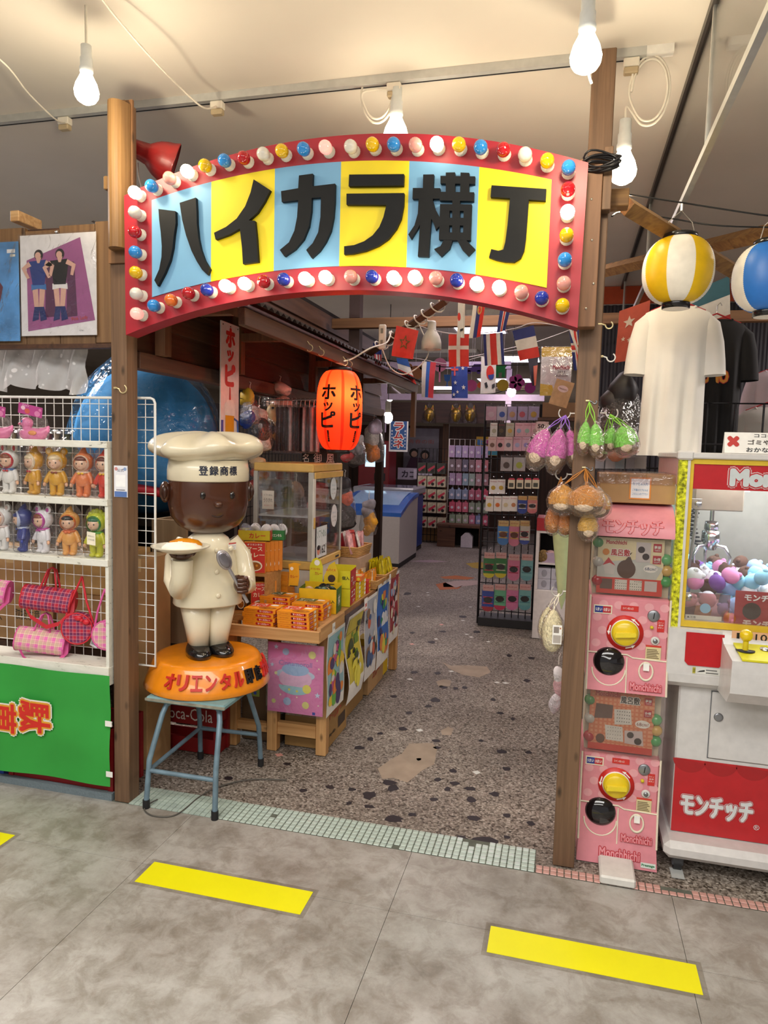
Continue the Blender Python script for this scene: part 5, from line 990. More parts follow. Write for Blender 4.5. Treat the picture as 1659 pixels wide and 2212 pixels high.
# open cartons of bagged sweets on top of the standing packs
def open_carton(pos, w, d, h, front, side, words, label, bags, rz=0, group='open cartons on the counter', bagcol=('dcd8d8',)):
    t = thing('open_carton', label, 'box', pos, rz, group); mb = MB(); th = .002; F_, S_ = C(front, .4), C(side, .4)
    mb.box(-w/2, -d/2, 0, w/2, -d/2+th, h, F_).box(-w/2, d/2-th, 0, w/2, d/2, h*1.1, F_).box(-w/2, -d/2, 0, -w/2+th, d/2, h, S_).box(w/2-th, -d/2, 0, w/2, d/2, h, S_).box(-w/2, -d/2, 0, w/2, d/2, th, F_); mb.build('carton', t)
    mb = MB()
    for wd_, side_, a, b, ww, hh, col in words:
        if side_ == 'f': mb.frame(FR((0, -d/2-.0005, h/2))); mb.text(wd_, a*w, b*h, ww*w, hh*h, col, .0006, .02)
        else: mb.frame(FR((w/2+.0005, 0, h/2), (0, 1, 0), (0, 0, 1))); mb.text(wd_, a*d, b*h, ww*d, hh*h, col, .0006, .02)
    if mb.v: mb.build('lettering', t)
    rr = random.Random(int(w*1e4)+bags)
    for k in range(bags):
        mb = MB(); bx, by = rr.uniform(-w*.36, w*.36), rr.uniform(-d*.36, d*.36); mb.frame(Matrix.Translation((bx, by, h*.7)) @ Matrix.Rotation(rr.uniform(-.5, .5), 4, 'Z') @ Matrix.Rotation(rr.uniform(-.5, .5), 4, 'X'))
        c_ = bagcol[k % len(bagcol)]; mb.ell((0, 0, .012), (.030, .010, .036), C(c_, .25, var=.25, scale=30) if c_ != 'film' else FILM, 10, 7); mb.build('sachet', t)
    return t
open_carton((-1.50, 3.27, 1.027), .16, .07, .05, 'c8b820', 'c83828', (('カレー', 'f', .1, 0, .5, .5, C('c02a20')),), 'yellow and red open carton of clear bags on the shelf box', 6, .25, bagcol=('film', 'd8d4d8'))
open_carton((-1.425, 3.36, 1.022), .09, .06, .05, '2c7a3a', '2c7a3a', (('オリエンタル', 'f', 0, 0, .7, .3, WHITE),), 'green open carton of clear bags on the shelf box', 4, .25, bagcol=('film', 'e0dce0'))
# back stacks of orange packs
for c_, x in enumerate((-1.49, -1.415)):
    for k in range(5 if c_ == 0 else 6): mb = MB(); mb.box(-.035, -.05, .0003, .035, .05, .0275, C('e08a24', .4)); mb.frame(FR((0, -.0503, .0135))).text('カレー', -.015, .004, .024, .007, C('c02a18'), .0005, .02).text('200g', .016, -.006, .016, .004, C('a85a10'), .0005); lone(mb, 'curry_pack', 'small orange pack, number %s up in the %s back stack' % (['one', 'two', 'three', 'four', 'five', 'six'][k], ['left', 'right'][c_]), 'curry box', (x+RND.uniform(-.003, .003), 3.46+RND.uniform(-.004, .004), .6625+.028*k), 0, 'small packs in the back stacks')
# cards
def card(pos, pts, mat, label, words=(), rz=0.0, discs=()):
    t = thing('price_card', label, 'card', pos, rz, 'cards standing on the counter'); mb = MB(); mb.frame(FR((0, 0, 0))).prism(pts, -.001, .001, mat)
    for a, b, r, c_ in discs: mb.disc(a, b, r, c_, .0014)
    for wd_, a, b, w, h, col in words: mb.text(wd_, a, b, w, h, col, .002, .02)
    mb.build('card', t); MB().box(-.02, -.008, 0, .02, .012, .003, BLACK).build('foot', t); return t
card((-1.325, 3.36, .7875), [(-.028, 0), (.022, 0), (.028, .05), (.024, .105), (.036, .115), (.0, .122), (-.030, .112), (-.024, .06)], C('e8a418', .4), 'wavy orange card standing behind the stacked packs', (('カレー', 0, .05, .04, .014, C('c02a20')),), .1, ((-.012, .09, .009, WHITE),))
card((-1.245, 3.47, .7895), [(-.035, 0), (.035, 0), (.035, .09), (.02, .125), (.0, .135), (-.02, .125), (-.035, .09)], C('d8d024', .4), 'rounded yellow card with red lettering before the glass case', (('オリエンタル', -.005, .075, .05, .012, C('c02a20')), ('カレー', .012, .052, .036, .016, C('c02a20'))), .1, ((.004, .108, .015, WHITE),))
card((-1.165, 3.47, .7895), [(-.035, 0), (.035, .0), (.04, .06), (.02, .12), (-.01, .10), (-.035, .04)], C('d8b81c', .4), 'slanted yellow card with a food photo before the glass case', (('スパイス', .0, .075, .05, .012, C('c03020')),), .15, ((.005, .03, .02, C('3a2418')),))
# big cartons along the aisle edge
open_carton((-1.195, 3.40, .6625), .195, .13, .125, 'e2b414', '1f6a34', (('95g×10個入', 'f', .2, .0, .5, .14, BLACK), ('林', 's', -.05, .0, .4, .45, WHITE)), 'yellow and green carton full of dark sachets on the counter', 7, .12, bagcol=('2a3a2c', '1c1c1c', 'c8a078', '3a5038'))
open_carton((-1.148, 3.60, .758), .13, .15, .095, 'd6cc22', 'b8242c', (('個入', 'f', .3, .1, .3, .2, BLACK), ('エキ', 's', -.2, .0, .3, .3, WHITE), ('カレー', 's', .15, -.3, .5, .2, WHITE)), 'yellow and red open carton upper one near the glass case', 0, .1)
lone(MB().box(-.065, -.075, 0, .065, .075, .094, C('d6cc22', .4)).frame(FR((.0655, 0, .05), (0, 1, 0), (0, 0, 1))).rect(-.074, -.046, .074, .044, C('b8242c', .4), .0002).text('エコ', 0, .01, .09, .03, WHITE, .001, .02).text('カレー', .02, -.028, .06, .018, WHITE, .001, .02), 'closed_carton', 'yellow and red closed carton under the open red one', 'box', (-1.148, 3.60, .6625), .1, 'closed cartons on the counter')
YB_ = C('e0c21c', .4); ORB = C('ee7a2a', .4)
for i in range(2):
    for k in range(4):
        lone(MB().box(-.028, -.05, .0003, .028, .05, .0235, YB_).frame(FR((.0283, 0, .012), (0, 1, 0), (0, 0, 1))).rect(.01, -.008, .045, .008, WHITE, .0003).text('カレー', -.018, 0, .04, .010, C('c02a18'), .0006, .02), 'curry_pack', 'small yellow pack, number %s up in the %s aisle stack' % (['one', 'two', 'three', 'four'][k], ['near', 'far'][i]), 'curry box', (-1.118, 3.735+.105*i, .6625+.024*k), .06, 'yellow packs at the aisle edge')
for k in range(3): lone(MB().box(-.028, -.04, .0003, .028, .04, .0235, C('c8302c', .4)).frame(FR((.0283, 0, .012), (0, 1, 0), (0, 0, 1))).rect(.0, -.008, .034, .008, YB_, .0003), 'curry_pack', 'small red pack, number %s up at the aisle edge' % ['one', 'two', 'three'][k], 'curry box', (-1.115, 3.94, .6625+.024*k), .06, 'red packs at the aisle edge')
lone(MB().box(-.075, -.055, .0003, .075, .055, .026, ORB).frame(FR((0, -.0553, .013))).text('ボンカレー', -.01, 0, .08, .014, C('b8261c'), .0006, .02).disc(.058, 0, .009, C('f0d840'), .0004).frame(FR((0, 0, .026), (1, 0, 0), (0, 1, 0))).rect(-.06, -.04, .02, .04, C('f4b060'), .0003).disc(.04, 0, .03, C('e0e0a0'), .0004), 'curry_pack', 'flat orange pack lying on top of the yellow packs', 'curry box', (-1.155, 3.78, .7625), .12)
lone(MB().box(-.075, -.055, .0003, .075, .055, .0245, C('e8c83a', .4)).frame(FR((0, -.0553, .012))).text('カレー', 0, 0, .07, .012, C('c8382a'), .0006, .02), 'curry_pack', 'flat yellow pack lying under the flat orange one', 'curry box', (-1.165, 3.775, .7365) if False else (-1.22, 3.80, .7370), .12)
lone(MB().box(-.05, -.05, 0, .05, .05, .073, C('d8b42a', .4)), 'closed_carton', 'plain yellow carton supporting the flat packs by the glass case', 'box', (-1.225, 3.80, .6625), 0, 'closed cartons on the counter')
# baskets of snacks
WICK = wood('a9793f', 'd3a566', 'x', 20, name='wicker', knots=False)
def basket(pos, w, d, h, label, cols, n_, rz=0.0, snack=(.028, .010, .04), upright=True, seed=1):
    t = thing('wicker_basket', label, 'basket', pos, rz, 'snack baskets on the counter')
    for k in range(6):
        z = h*(k+.5)/6; g = .86+.14*z/h; mb = MB(); P = [(-w/2*g, -d/2*g, z), (w/2*g, -d/2*g, z), (w/2*g, d/2*g, z), (-w/2*g, d/2*g, z)]; mb.tube(P, h/10, WICK, 6, closed=True); mb.build('woven_ring', t)
    MB().box(-w/2*.86, -d/2*.86, 0, w/2*.86, d/2*.86, .006, WICK).build('base', t); rr = random.Random(seed)
    for k in range(n_):
        c_ = cols[k % len(cols)]; mb = MB(); sx, sy, sz = snack; mb.lathe([(sx*.9, -sz), (sx, -sz*.9), (sx*1.0, -sz*.5), (sx*1.02, .0), (sx*.98, sz*.6), (sx, sz*.9), (sx*.95, sz)], C(c_, .28, var=.3, scale=45), 8, sy=sy/sx); mb.add([(-sx*.95, 0, sz), (sx*.95, 0, sz), (sx, 0, sz*1.15), (-sx, 0, sz*1.15)], [(0, 1, 2, 3)], C(c_, .28, var=.3, scale=45))
        o = lone(mb, 'snack_bag', '%s snack bag, number %d in the %s' % ({'c8b414': 'yellow green', 'e08a20': 'orange', 'd8c8a8': 'cream', 'c0504a': 'pink red', 'e0a8a8': 'pale pink', '8a2028': 'dark red', 'e8e0d8': 'white'}.get(c_, 'coloured'), k+1, label), 'snack', (0, 0, 0), 0, 'snack bags in the '+label.split(' with')[0])
        ax = -w*.40+w*.8*((k % max(1, n_//2))/max(1, n_//2-1)); ay = (-d*.2 if k < n_//2 else d*.2)+rr.uniform(-.01, .01)
        p = Matrix.Rotation(rz, 3, 'Z') @ Vector((ax, ay, 0)); o.location = (pos[0]+p.x, pos[1]+p.y, pos[2]+h*.3+sz*(1.0 if upright else .5)); o.rotation_euler = (rr.uniform(-.3, .1) if upright else 1.1, rr.uniform(-.2, .2), rz+rr.uniform(-.3, .3))
        o['label'] = '%s snack bag, %s of those in the %s' % ({'c8b414': 'yellow green', 'e08a20': 'orange', 'd8c8a8': 'cream', 'c0504a': 'pink red', 'e0a8a8': 'pale pink', '8a2028': 'dark red', 'e8e0d8': 'white'}.get(c_, 'coloured'), ['first', 'second', 'third', 'fourth', 'fifth', 'sixth', 'seventh', 'eighth', 'ninth', 'tenth', 'eleventh', 'twelfth', 'thirteenth', 'fourteenth'][k], label)
    return t
basket((-1.15, 4.10, .663), .15, .19, .055, 'near basket with orange bags', ['e08a20', 'e08a20', 'd8c8a8'], 10, 1.5, (.034, .008, .042), True, 2)
basket((-1.13, 4.36, .663), .30, .15, .06, 'far basket with yellow green bags', ['c8b414', 'c8b414'], 14, 1.55, (.030, .007, .055), True, 3)
bx_ = lone(MB().box(-.10, -.13, 0, .10, .13, .17, C('b89a80', .6)), 'riser_box', 'plain box raising the pink snack basket behind the glass case', 'box', (-1.29, 4.22, .6625))
basket((-1.29, 4.22, .834), .25, .19, .065, 'raised basket with pink bags', ['e0a8a8', 'c0504a', '8a2028', 'e8e0d8', 'e0a8a8'], 12, 1.5, (.032, .008, .058), True, 4)
# ---------------------------------------------------------------- glass display case
CB = (-1.472, 3.80, .6625); t = thing('display_case', 'glass showcase with yellow trims standing on the counter', 'showcase', CB); YT = C('d4ad62', .45); SILV = C('c2c1bb', .35, .3); x0, x1, y0, y1 = -.172, .172, -.25, .255
MB().box(x0+.01, y0+.01, 0, x1-.01, y1-.01, .175, C('cfccc4', .4), bev=.004).build('cabinet_base', t); MB().box(x0, y0, .175, x1, y1, .222, YT, bev=.006).build('lower_trim', t); MB().box(x0, y0, .70, x1, y1, .745, YT, bev=.006).build('top_trim', t)
MB().box(x1-.001, y0+.02, .665, x1+.006, y1-.005, .70, YT, bev=.002).build('door_top_rail', t)
for x, y, w in ((x0, y0, .024), (x1-.028, y0, .028), (x0, y1-.024, .024), (x1-.024, y1-.024, .024)): MB().box(x, y, .222, x+w, y+w, .70, SILV, bev=.003).build('corner_post', t)
MB().box(x1-.004, y0+.002, .222, x1+.004, y0+.034, .666, C('dedbd2', .4)).build('door_stile', t); MB().box(x1+.004, y0+.006, .40, x1+.012, y0+.016, .46, YT, bev=.002).build('door_handle', t)
MB().box(x0+.024, y0+.004, .222, x1-.028, y0+.007, .70, GLASS).build('pane', t); MB().box(x1-.007, y0+.028, .222, x1-.004, y1-.024, .70, GLASS).build('pane', t); MB().box(x0+.004, y0+.024, .222, x0+.007, y1-.024, .70, GLASS).build('pane', t); MB().box(x0+.024, y1-.007, .222, x1-.024, y1-.004, .70, GLASS).build('pane', t)
MB().box(x0+.012, y0+.02, .455, x1-.012, y1-.02, .463, C('c9ccd0', .3)).build('shelf_plate', t); MB().box(x0+.02, y0+.012, .2225, x1-.02, y1-.012, .228, C('b4b8ba', .35)).build('floor_plate', t)
mb = MB(); mb.frame(FR((-.085, y0+.003, .545))).prism([(-.034, -.05), (.034, -.05), (.034, .05), (-.034, .05)], .0, .0008, C('dcd6cc', .4)); mb.text('ソフトめん', 0, .026, .05, .010, BLACK, .001).text('うりきれ', 0, -.002, .052, .022, BLACK, .001).text('ありがとう', 0, -.03, .045, .007, C('c85a5a'), .001); mb.build('sold_out_card', t)
mb = MB(); mb.frame(FR((x1-.003, -.09, .315), (0, 1, 0), (0, 0, 1))).prism([(-.085, -.085), (.085, -.085), (.085, .085), (-.085, .085)], 0, .0008, C('dde2e2', .4)); mb.text('ソフトめん', 0, .045, .15, .045, C('206a4a'), .001).text('162', .02, -.045, .075, .045, BLACK, .001, .02).text('円', .07, -.03, .02, .02, BLACK, .001).disc(-.05, -.045, .026, C('d8907a'), .001).disc(-.05, -.03, .026, C('2a2426'), .0012, 14, .014); mb.build('price_card', t)
for yy, zz, cc_ in ((.10, .60, 'd8dede'), (.12, .44, 'e0dedc')):
    mb = MB(); mb.frame(FR((x1-.003, yy, zz), (0, 1, 0), (0, 0, 1))).prism(blob(0, 0, .055, .065, 14, .06), 0, .0008, C(cc_, .4)); mb.text('おいしい', 0, .02, .06, .012, C('4a8aa0'), .001).text('ソフトめん', 0, -.005, .07, .01, C('4a6a50'), .001).text('カレー味', 0, -.028, .06, .01, C('8a5a4a'), .001); mb.build('hand_note', t)
mb = MB(); mb.frame(FR((x1+.001, .18, .196), (0, 1, 0), (0, 0, 1))).prism([(-.03, -.006), (.03, -.006), (.03, .006), (-.03, .006)], 0, .001, C('2a3040', .4)); mb.build('maker_plate', t)
# things seen through and behind the case
hang_bag(at(640, 1040, x=-1.72), .2, .34, ['6a5a4a', '8a6a4a'], 'brown hooped bag hanging behind the glass case'); hang_bag(at(590, 1020, x=-1.72), .15, .3, ['6a2a50', '7a3a60'], 'dark purple bag hanging behind the glass case'); hang_bag(at(690, 1040, x=-1.72), .17, .3, ['b02a2a', 'c05040', 'b02a2a'], 'red snack bag hanging on the wall behind the glass case')
# ---------------------------------------------------------------- posters hung on the counter
def side_poster(y0_, y1_, z0_, z1_, label, base, shapes, curl=.0, word=None):
    cy, H, W = (y0_+y1_)/2, z1_-z0_, y1_-y0_; t = thing('poster', label, 'poster', (-1.066, cy, z0_), group='posters along the counter side'); vs, fs = [], []; n = 10
    off = lambda u_: .004+curl*math.sin(u_*math.pi*2.2)
    for i in range(n+1): v = i/n; vs += [(off(v), -W/2, H*v), (off(v), W/2, H*v)]
    for i in range(n): fs.append((2*i, 2*i+1, 2*i+3, 2*i+2))
    mb = MB().add(vs, fs, C('e4e0d8', .4), True); mb.build('sheet', t)
    mb = MB(); rr = random.Random(int(cy*100))
    vs = [(off(i/n)+.0008, s*W*.45, H*(.07+.89*i/n)) for i in range(n+1) for s in (-1, 1)]; mb.add(vs, fs, C(base, .4, var=.12, scale=12), True)
    for k, c_ in enumerate(shapes*5):
        a, b = rr.uniform(-.34, .34)*W, rr.uniform(.16, .88); mb.frame(FR((off(b)+.0016+.0001*k, a, H*b), (0, 1, 0), (0, 0, 1)))
        q = rr.random(); r = W*rr.uniform(.06, .15)
        if q < .5: mb.disc(0, 0, r, C(c_, .4), 0, 14, r*rr.uniform(.7, 1.5))
        elif q < .8: mb.flat(blob(0, 0, r, r*1.3, 7, .35, rr), C(c_, .4), 0)
        else: mb.star(0, 0, r, C(c_, .4), 0)
    if word: mb.frame(FR((off(.8)+.004, 0, H*.8), (0, 1, 0), (0, 0, 1))).text(word, 0, 0, W*.7, H*.07, WHITE, 0, .02)
    mb.build('print', t); return t
side_poster(3.135, 3.405, .205, .612, 'pastel patchwork poster nearest the tray on the counter side', '8fb8c0', ['e8c83a', 'e88a3a', '6ab04a', 'e0d8d0', 'c85a8a', '4a3a6a'], .003)
side_poster(3.45, 3.735, .155, .628, 'yellow and black wavy poster second along the counter side', 'c4b43a', ['2a2c24', '3a4a2c', 'e0d44a', 'd8d8c8', '6a8a2a'], .016)
side_poster(3.785, 4.03, .175, .655, 'grey and blue train poster third along the counter side', 'a8acb4', ['3a5a8a', '2a2a30', 'c85a3a', '8a6a50', 'd8d4cc'], .004)
side_poster(4.045, 4.335, .165, .685, 'blue poster of rockets fourth along the counter side', '2c64b0', ['d8c83a', 'd87a3a', '2a8a5a', 'd8dce0', '2a2a60'], .006)
side_poster(4.355, 4.60, .24, .69, 'red poster of small faces farthest along the counter side', '9a2a34', ['e8b0b8', '8aa8c8', 'e0d8b8', '3a2a2c', 'd8d0cc'], .004)
t = thing('poster', 'pink pastel poster with stars hung on the counter front', 'poster', (-1.222, 3.135, .21), group='posters on the counter front'); Wp, Hp = .285, .345
mb = MB().box(-Wp/2, 0, 0, Wp/2, .0015, Hp, C('dc7fae', .35, var=.08, scale=8)); mb.frame(FR((0, -.0004, Hp/2))); PB = C('a8c4d8', .4)
mb.disc(0, .02, .10, C('bcc8d8', .4), .0004, 26, .03); mb.disc(0, .0, .085, C('e0b4cc', .4), .0005, 26, .05); mb.disc(0, -.035, .085, C('9fc8cc', .4), .0006, 26, .045, math.pi, 2*math.pi); mb.disc(0, .045, .07, C('9db8d4', .4), .0006, 24, .03)
mb.text('Cinnamoroll', 0, .075, .17, .024, C('8a7ab8'), .001)
for a, b, r, c_ in ((-.05, .13, .017, 'a8bcd8'), (.085, .125, .019, 'e0d880'), (-.04, -.115, .020, 'a8bcd8'), (.055, -.125, .018, 'e0d880'), (-.11, -.12, .011, 'e0d880'), (-.10, .02, .008, 'e0e0a0'), (.06, -.045, .022, 'e8dc60'), (-.03, -.055, .006, 'e8dc60'), (.01, -.06, .006, 'e8dc60')): mb.disc(a, b, r, C(c_, .4), .0009)
for a, b, r in ((.115, -.07, .016), (-.12, .06, .012), (.12, .06, .007), (-.075, -.085, .007), (.11, .10, .006), (-.1, .15, .014), (.01, -.09, .006), (.12, -.12, .006)): mb.star(a, b, r, C('e8e0c0' if r < .01 else 'c8d8e8', .4), .001)
mb.rect(.09, -.168, .105, -.155, C('2a40a0'), .001); mb.build('sheet', t); MB().box(-Wp/2-.006, -.004, -.008, Wp/2+.006, -.0035, Hp+.004, clear('sleeve_film', 'fdfdff', .05, .06, .35, 9)).build('clear_sleeve', t)
lone(MB().box(-.06, 0, 0, .06, .0015, .11, C('7d8a34', .4)).frame(FR((0, -.0004, .055))).text('もみじ', 0, .03, .08, .012, C('d8d890'), .001).rect(.03, -.045, .045, -.03, C('2a40a0'), .001), 'poster', 'small olive green sheet hung low behind the chef base', 'poster', (-1.47, 3.14, .27), 0, 'posters on the counter front')
# cartons under the counter
RW = C('a83228', .6)
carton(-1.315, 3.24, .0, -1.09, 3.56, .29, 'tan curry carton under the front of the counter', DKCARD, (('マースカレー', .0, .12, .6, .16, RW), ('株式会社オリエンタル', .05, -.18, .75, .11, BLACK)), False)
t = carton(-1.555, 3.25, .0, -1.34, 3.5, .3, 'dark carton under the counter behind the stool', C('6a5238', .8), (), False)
mb = MB(); mb.frame(FR((-1.0885, 3.40, .15), (0, 1, 0), (0, 0, 1))).text('マースカレー', -.02, .07, .2, .05, RW, .0006, .02).rect(-.01, -.06, .11, .0, C('3a2a1c'), .0006).text('200g×30個入', -.09, -.07, .09, .02, BLACK, .0006); o = lone(mb, 'box_print', 'red and black print on the alley side of the curry carton', 'print'); bpy.data.objects.remove(o)
def side_print(root, items):
    me = root; W = [ch for ch in root.children if ch.name.startswith('body')][0]; xs = max(v.co.x for v in W.data.vertices); mb = MB(); mb.frame(FR((xs+.0006, 0, 0), (0, 1, 0), (0, 0, 1)))
    for it in items:
        if it[0] == 'r': mb.rect(*it[1:5], it[5], .0005)
        else: mb.text(it[1], it[2], it[3], it[4], it[5], it[6], .0008, .02)
    mb.build('side_lettering', root)
side_print([o for o in bpy.data.objects if o.get('label', '').startswith('tan curry carton under')][0], [('t', 'マース', -.10, .155, .07, .03, RW), ('t', 'カレー', .0, .155, .11, .055, RW), ('r', .01, .05, .13, .11, C('3a2a1c')), ('t', '200g×30個入', -.08, .06, .10, .02, BLACK)])
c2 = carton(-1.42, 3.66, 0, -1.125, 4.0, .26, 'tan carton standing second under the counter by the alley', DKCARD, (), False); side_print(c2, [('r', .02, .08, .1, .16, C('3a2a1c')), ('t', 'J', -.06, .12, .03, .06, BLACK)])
c3 = carton(-1.38, 4.06, 0, -1.11, 4.42, .20, 'tan carton standing third under the counter by the alley', CARD, (), False); side_print(c3, [('t', 'カレー', 0, .1, .16, .05, RW)])
carton(-1.30, 4.44, .0, -1.12, 4.58, .24, 'bright yellow carton at the far end under the counter', C('d8b418', .5), (), False)
lone(MB().frame(FR((0, 0, 0), (0, 1, 0), (0, 0, 1))).box(-.03, -.035, 0, .03, .035, .001, WHITE).text('380', 0, -.005, .04, .02, C('c83a2a'), .0015, .02).rect(-.03, -.035, .03, -.028, C('e08a7a'), .0015), 'price_tag', 'white and orange price tag hung at the counter edge by the train poster', 'tag', (-1.056, 3.77, .63))
lone(MB().frame(FR((0, 0, 0), (0, 1, 0), (0, 0, 1))).box(-.02, -.024, 0, .02, .024, .001, WHITE).text('158', 0, 0, .026, .012, BLACK, .0015), 'price_tag', 'small white price tag on the side of the curry tray', 'tag', (-1.0605, 3.22, .628))
lone(MB().frame(FR((0, 0, 0), (0, 1, 0), (0, 0, 1))).box(-.02, -.03, 0, .02, .03, .001, WHITE).text('65', 0, 0, .022, .012, BLACK, .0015), 'price_tag', 'small white price tag on the far snack basket', 'tag', (-1.04, 4.26, .69))
# ================================================================== across and down the alley
BEAMW = wood('6b4a30', '8d6844', 'x', 6, name='tie_timber', knots=False)
lone(MB().box(-1.35, -.03, -.035, 1.9, .03, .035, BEAMW, bev=.003), 'tie_beam', 'brown tie beam spanning the alley behind the arched sign', 'beam', (-.35, 5.0, 2.39))
lone(MB().box(-.04, -.04, -.38, .04, .04, .0, C('4a3a38', .7)).box(-.04, -.04, .07, .04, .04, .5, C('4a3a38', .7)), 'hanger_post', 'dark post standing on the tie beam near the eave', 'post', (-1.55, 5.08, 2.37))
pa, pz = at(745, 800, y=4.75), at(965, 648, y=4.1); dv = pz-pa
mb = MB(pa); mb.tube([pa, pz], .026, BROWNW, 4); t = thing('diagonal_timber', 'slanting dark timber wound with white cable above the lantern', 'timber', pa); mb.build('timber', t)
mb = MB(pa); pts = []; ax = dv.normalized(); s1 = ax.orthogonal().normalized(); s2 = ax.cross(s1)
for i in range(110): u_ = .36+.62*i/109; a = 2*math.pi*i/13; pts.append(pa+dv*u_+(s1*math.cos(a)+s2*math.sin(a))*(.034+.006*math.sin(i*.7)))
mb.tube(pts, .0045, C('d8d0c0', .5), 6); mb.build('wound_cable', t)
ps = at(826, 728, y=4.3); t = thing('socket_strip', 'white two-way socket strip hanging left of the clamp lamp', 'socket strip', ps)
MB().box(-.022, -.014, -.075, .022, .014, .075, C('dcd8cc', .4), bev=.006).build('housing', t)
for z in (-.035, .035): MB().box(-.008, -.016, z-.015, .008, -.0138, z+.015, C('8a857a', .5)).build('outlet', t)
cord([ps+Vector((0, 0, -.07)), ps+Vector((.06, 0, -.19)), ps+Vector((.16, .02, -.22)), ps+Vector((.28, .05, -.1)), at(905, 700, y=4.3)], 'white flex looping below the socket strip', .004)
pc = at(932, 728, y=4.3); t = thing('clamp_lamp', 'white bell-shaped clamp lamp hanging among the flags', 'lamp', pc); LW = C('d6d2c6', .35)
MB().lathe([(.001, .095), (.022, .094), (.026, .085), (.026, .045), (.034, .03), (.05, .005), (.06, -.03), (.063, -.075), (.06, -.074), (.045, .0)], LW, 24).build('shade', t); MB().ell((0, 0, -.05), (.03, .03, .035), C('e8e4d8', .3), 12, 8).build('bulb', t); MB().tube([(0, 0, .09), (-.05, 0, .10), (-.11, 0, .075)], .006, LW, 6).build('arm', t)
MB().box(-.15, -.02, .04, -.10, .02, .055, LW).box(-.15, -.02, .065, -.10, .02, .08, LW).build('clamp', t)
# flags: each hangs by its top edge
def flag(c4, y, label, bands=(), shapes=(), seed=1, base='e8e4de'):
    Q = [at(a, b, y=y) for a, b in c4]; o_ = (Q[0]+Q[1])/2; t = thing('flag', label, 'flag', o_, group='paper flags over the alley')
    def B(u_, v): p = Q[0]*(1-u_)*(1-v)+Q[1]*u_*(1-v)+Q[2]*u_*v+Q[3]*(1-u_)*v; return p+Vector((0, .012*math.sin(u_*4+seed)*v+.006*math.sin(v*5+seed), 0))
    def piece(mb, pts, c_, lift):
        mb.add([B(a, b)-Vector((0, lift, 0)) for a, b in pts], [tuple(range(len(pts)-1, -1, -1))], C(c_, .6))
    mb = MB(o_); n = 6
    for u0, u1, v0, v1, c_, lf in [(0, 1, 0, 1, base, 0)]+[(b[0], b[1], b[2], b[3], b[4], .0012*(k+1)) for k, b in enumerate(bands)]:
        for i in range(n):
            for j in range(n):
                a, b_ = u0+(u1-u0)*i/n, u0+(u1-u0)*(i+1)/n; c, d = v0+(v1-v0)*j/n, v0+(v1-v0)*(j+1)/n; piece(mb, [(a, c), (b_, c), (b_, d), (a, d)], c_, lf)
    mb.build('cloth', t)
    if shapes:
        for k, s in enumerate(shapes):
            mb = MB(o_); lf = .008+.0006*k
            if s[0] == 'd': piece(mb, [(s[1]+s[3]*math.cos(2*math.pi*i/16), s[2]+s[4]*math.sin(2*math.pi*i/16)) for i in range(16)], s[5], lf)
            elif s[0] == 's': piece(mb, [(s[1]+(s[3] if i % 2 == 0 else s[3]*.42)*math.sin(math.pi*i/5), s[2]-(s[4] if i % 2 == 0 else s[4]*.42)*math.cos(math.pi*i/5)) for i in range(10)], s[5], lf)
            else: piece(mb, s[1], s[2], lf)
            mb.build('emblem', t)
    return t
RD, NV, BL_ = 'd8342c', '24307a', '2c4aa0'
flag([(856, 703), (904, 714), (893, 777), (845, 768)], 4.2, 'red flag with a green outlined star, leftmost in the front row', [(0, 1, 0, 1, 'd8403a')], [('s', .5, .5, .27, .27, '6a6030'), ('s', .5, .5, .17, .17, 'd8403a')], 1)
flag([(969, 722), (1013, 722), (1013, 792), (969, 792)], 4.25, 'red flag with a white cross beside the clamp lamp', [(0, 1, 0, 1, RD), (.40, .58, 0, 1, 'e6e2dc'), (0, 1, .36, .48, 'e6e2dc')], seed=2)
flag([(1044, 722), (1086, 718), (1090, 787), (1047, 790)], 4.3, 'flag with blue, white and red vertical stripes in the front row', [(0, .14, 0, 1, NV), (.34, .66, 0, 1, RD), (.86, 1, 0, 1, NV)], seed=3)
flag([(1107, 715), (1153, 703), (1166, 770), (1123, 780)], 4.35, 'blue, white and red banded flag hanging rightmost in the front row', [(0, 1, 0, .33, NV), (0, 1, .67, 1, RD)], seed=4)
flag([(990, 640), (1005, 642), (1003, 730), (988, 728)], 4.0, 'narrow folded white flag with red edge below the sign', [(0, 1, 0, 1, 'e0dcd8')], [('d', .2, .5, .2, .1, RD), ('p', [(.4, .1), (.8, .06), (.8, .12), (.4, .16)], '222228'), ('p', [(.4, .8), (.8, .76), (.8, .82), (.4, .86)], '222228')], 5)
flag([(1024, 640), (1050, 645), (1038, 728), (1013, 731)], 4.0, 'white, blue and red striped flag with crest below the sign', [(.33, .66, 0, 1, NV), (.66, 1, 0, 1, RD)], [('d', .6, .3, .2, .12, 'c8a060'), ('d', .6, .3, .12, .08, RD)], 6)
flag([(1082, 655), (1104, 660), (1092, 715), (1073, 718)], 4.0, 'small blue flag with red and white stripe below the sign', [(0, 1, 0, 1, NV), (.35, .65, 0, 1, 'e6e2dc'), (.43, .57, 0, 1, RD)], seed=7)
flag([(856, 773), (880, 775), (900, 831), (862, 808)], 5.6, 'twisted blue, white and red flag behind the red star flag', [(0, 1, 0, .33, '2c5aa8'), (0, 1, .67, 1, RD)], seed=8)
flag([(912, 780), (942, 783), (935, 860), (910, 857)], 5.5, 'white, blue and red vertically striped flag in the rear row', [(.33, .6, 0, 1, '2f62b8'), (.6, 1, 0, 1, 'c83440')], seed=9)
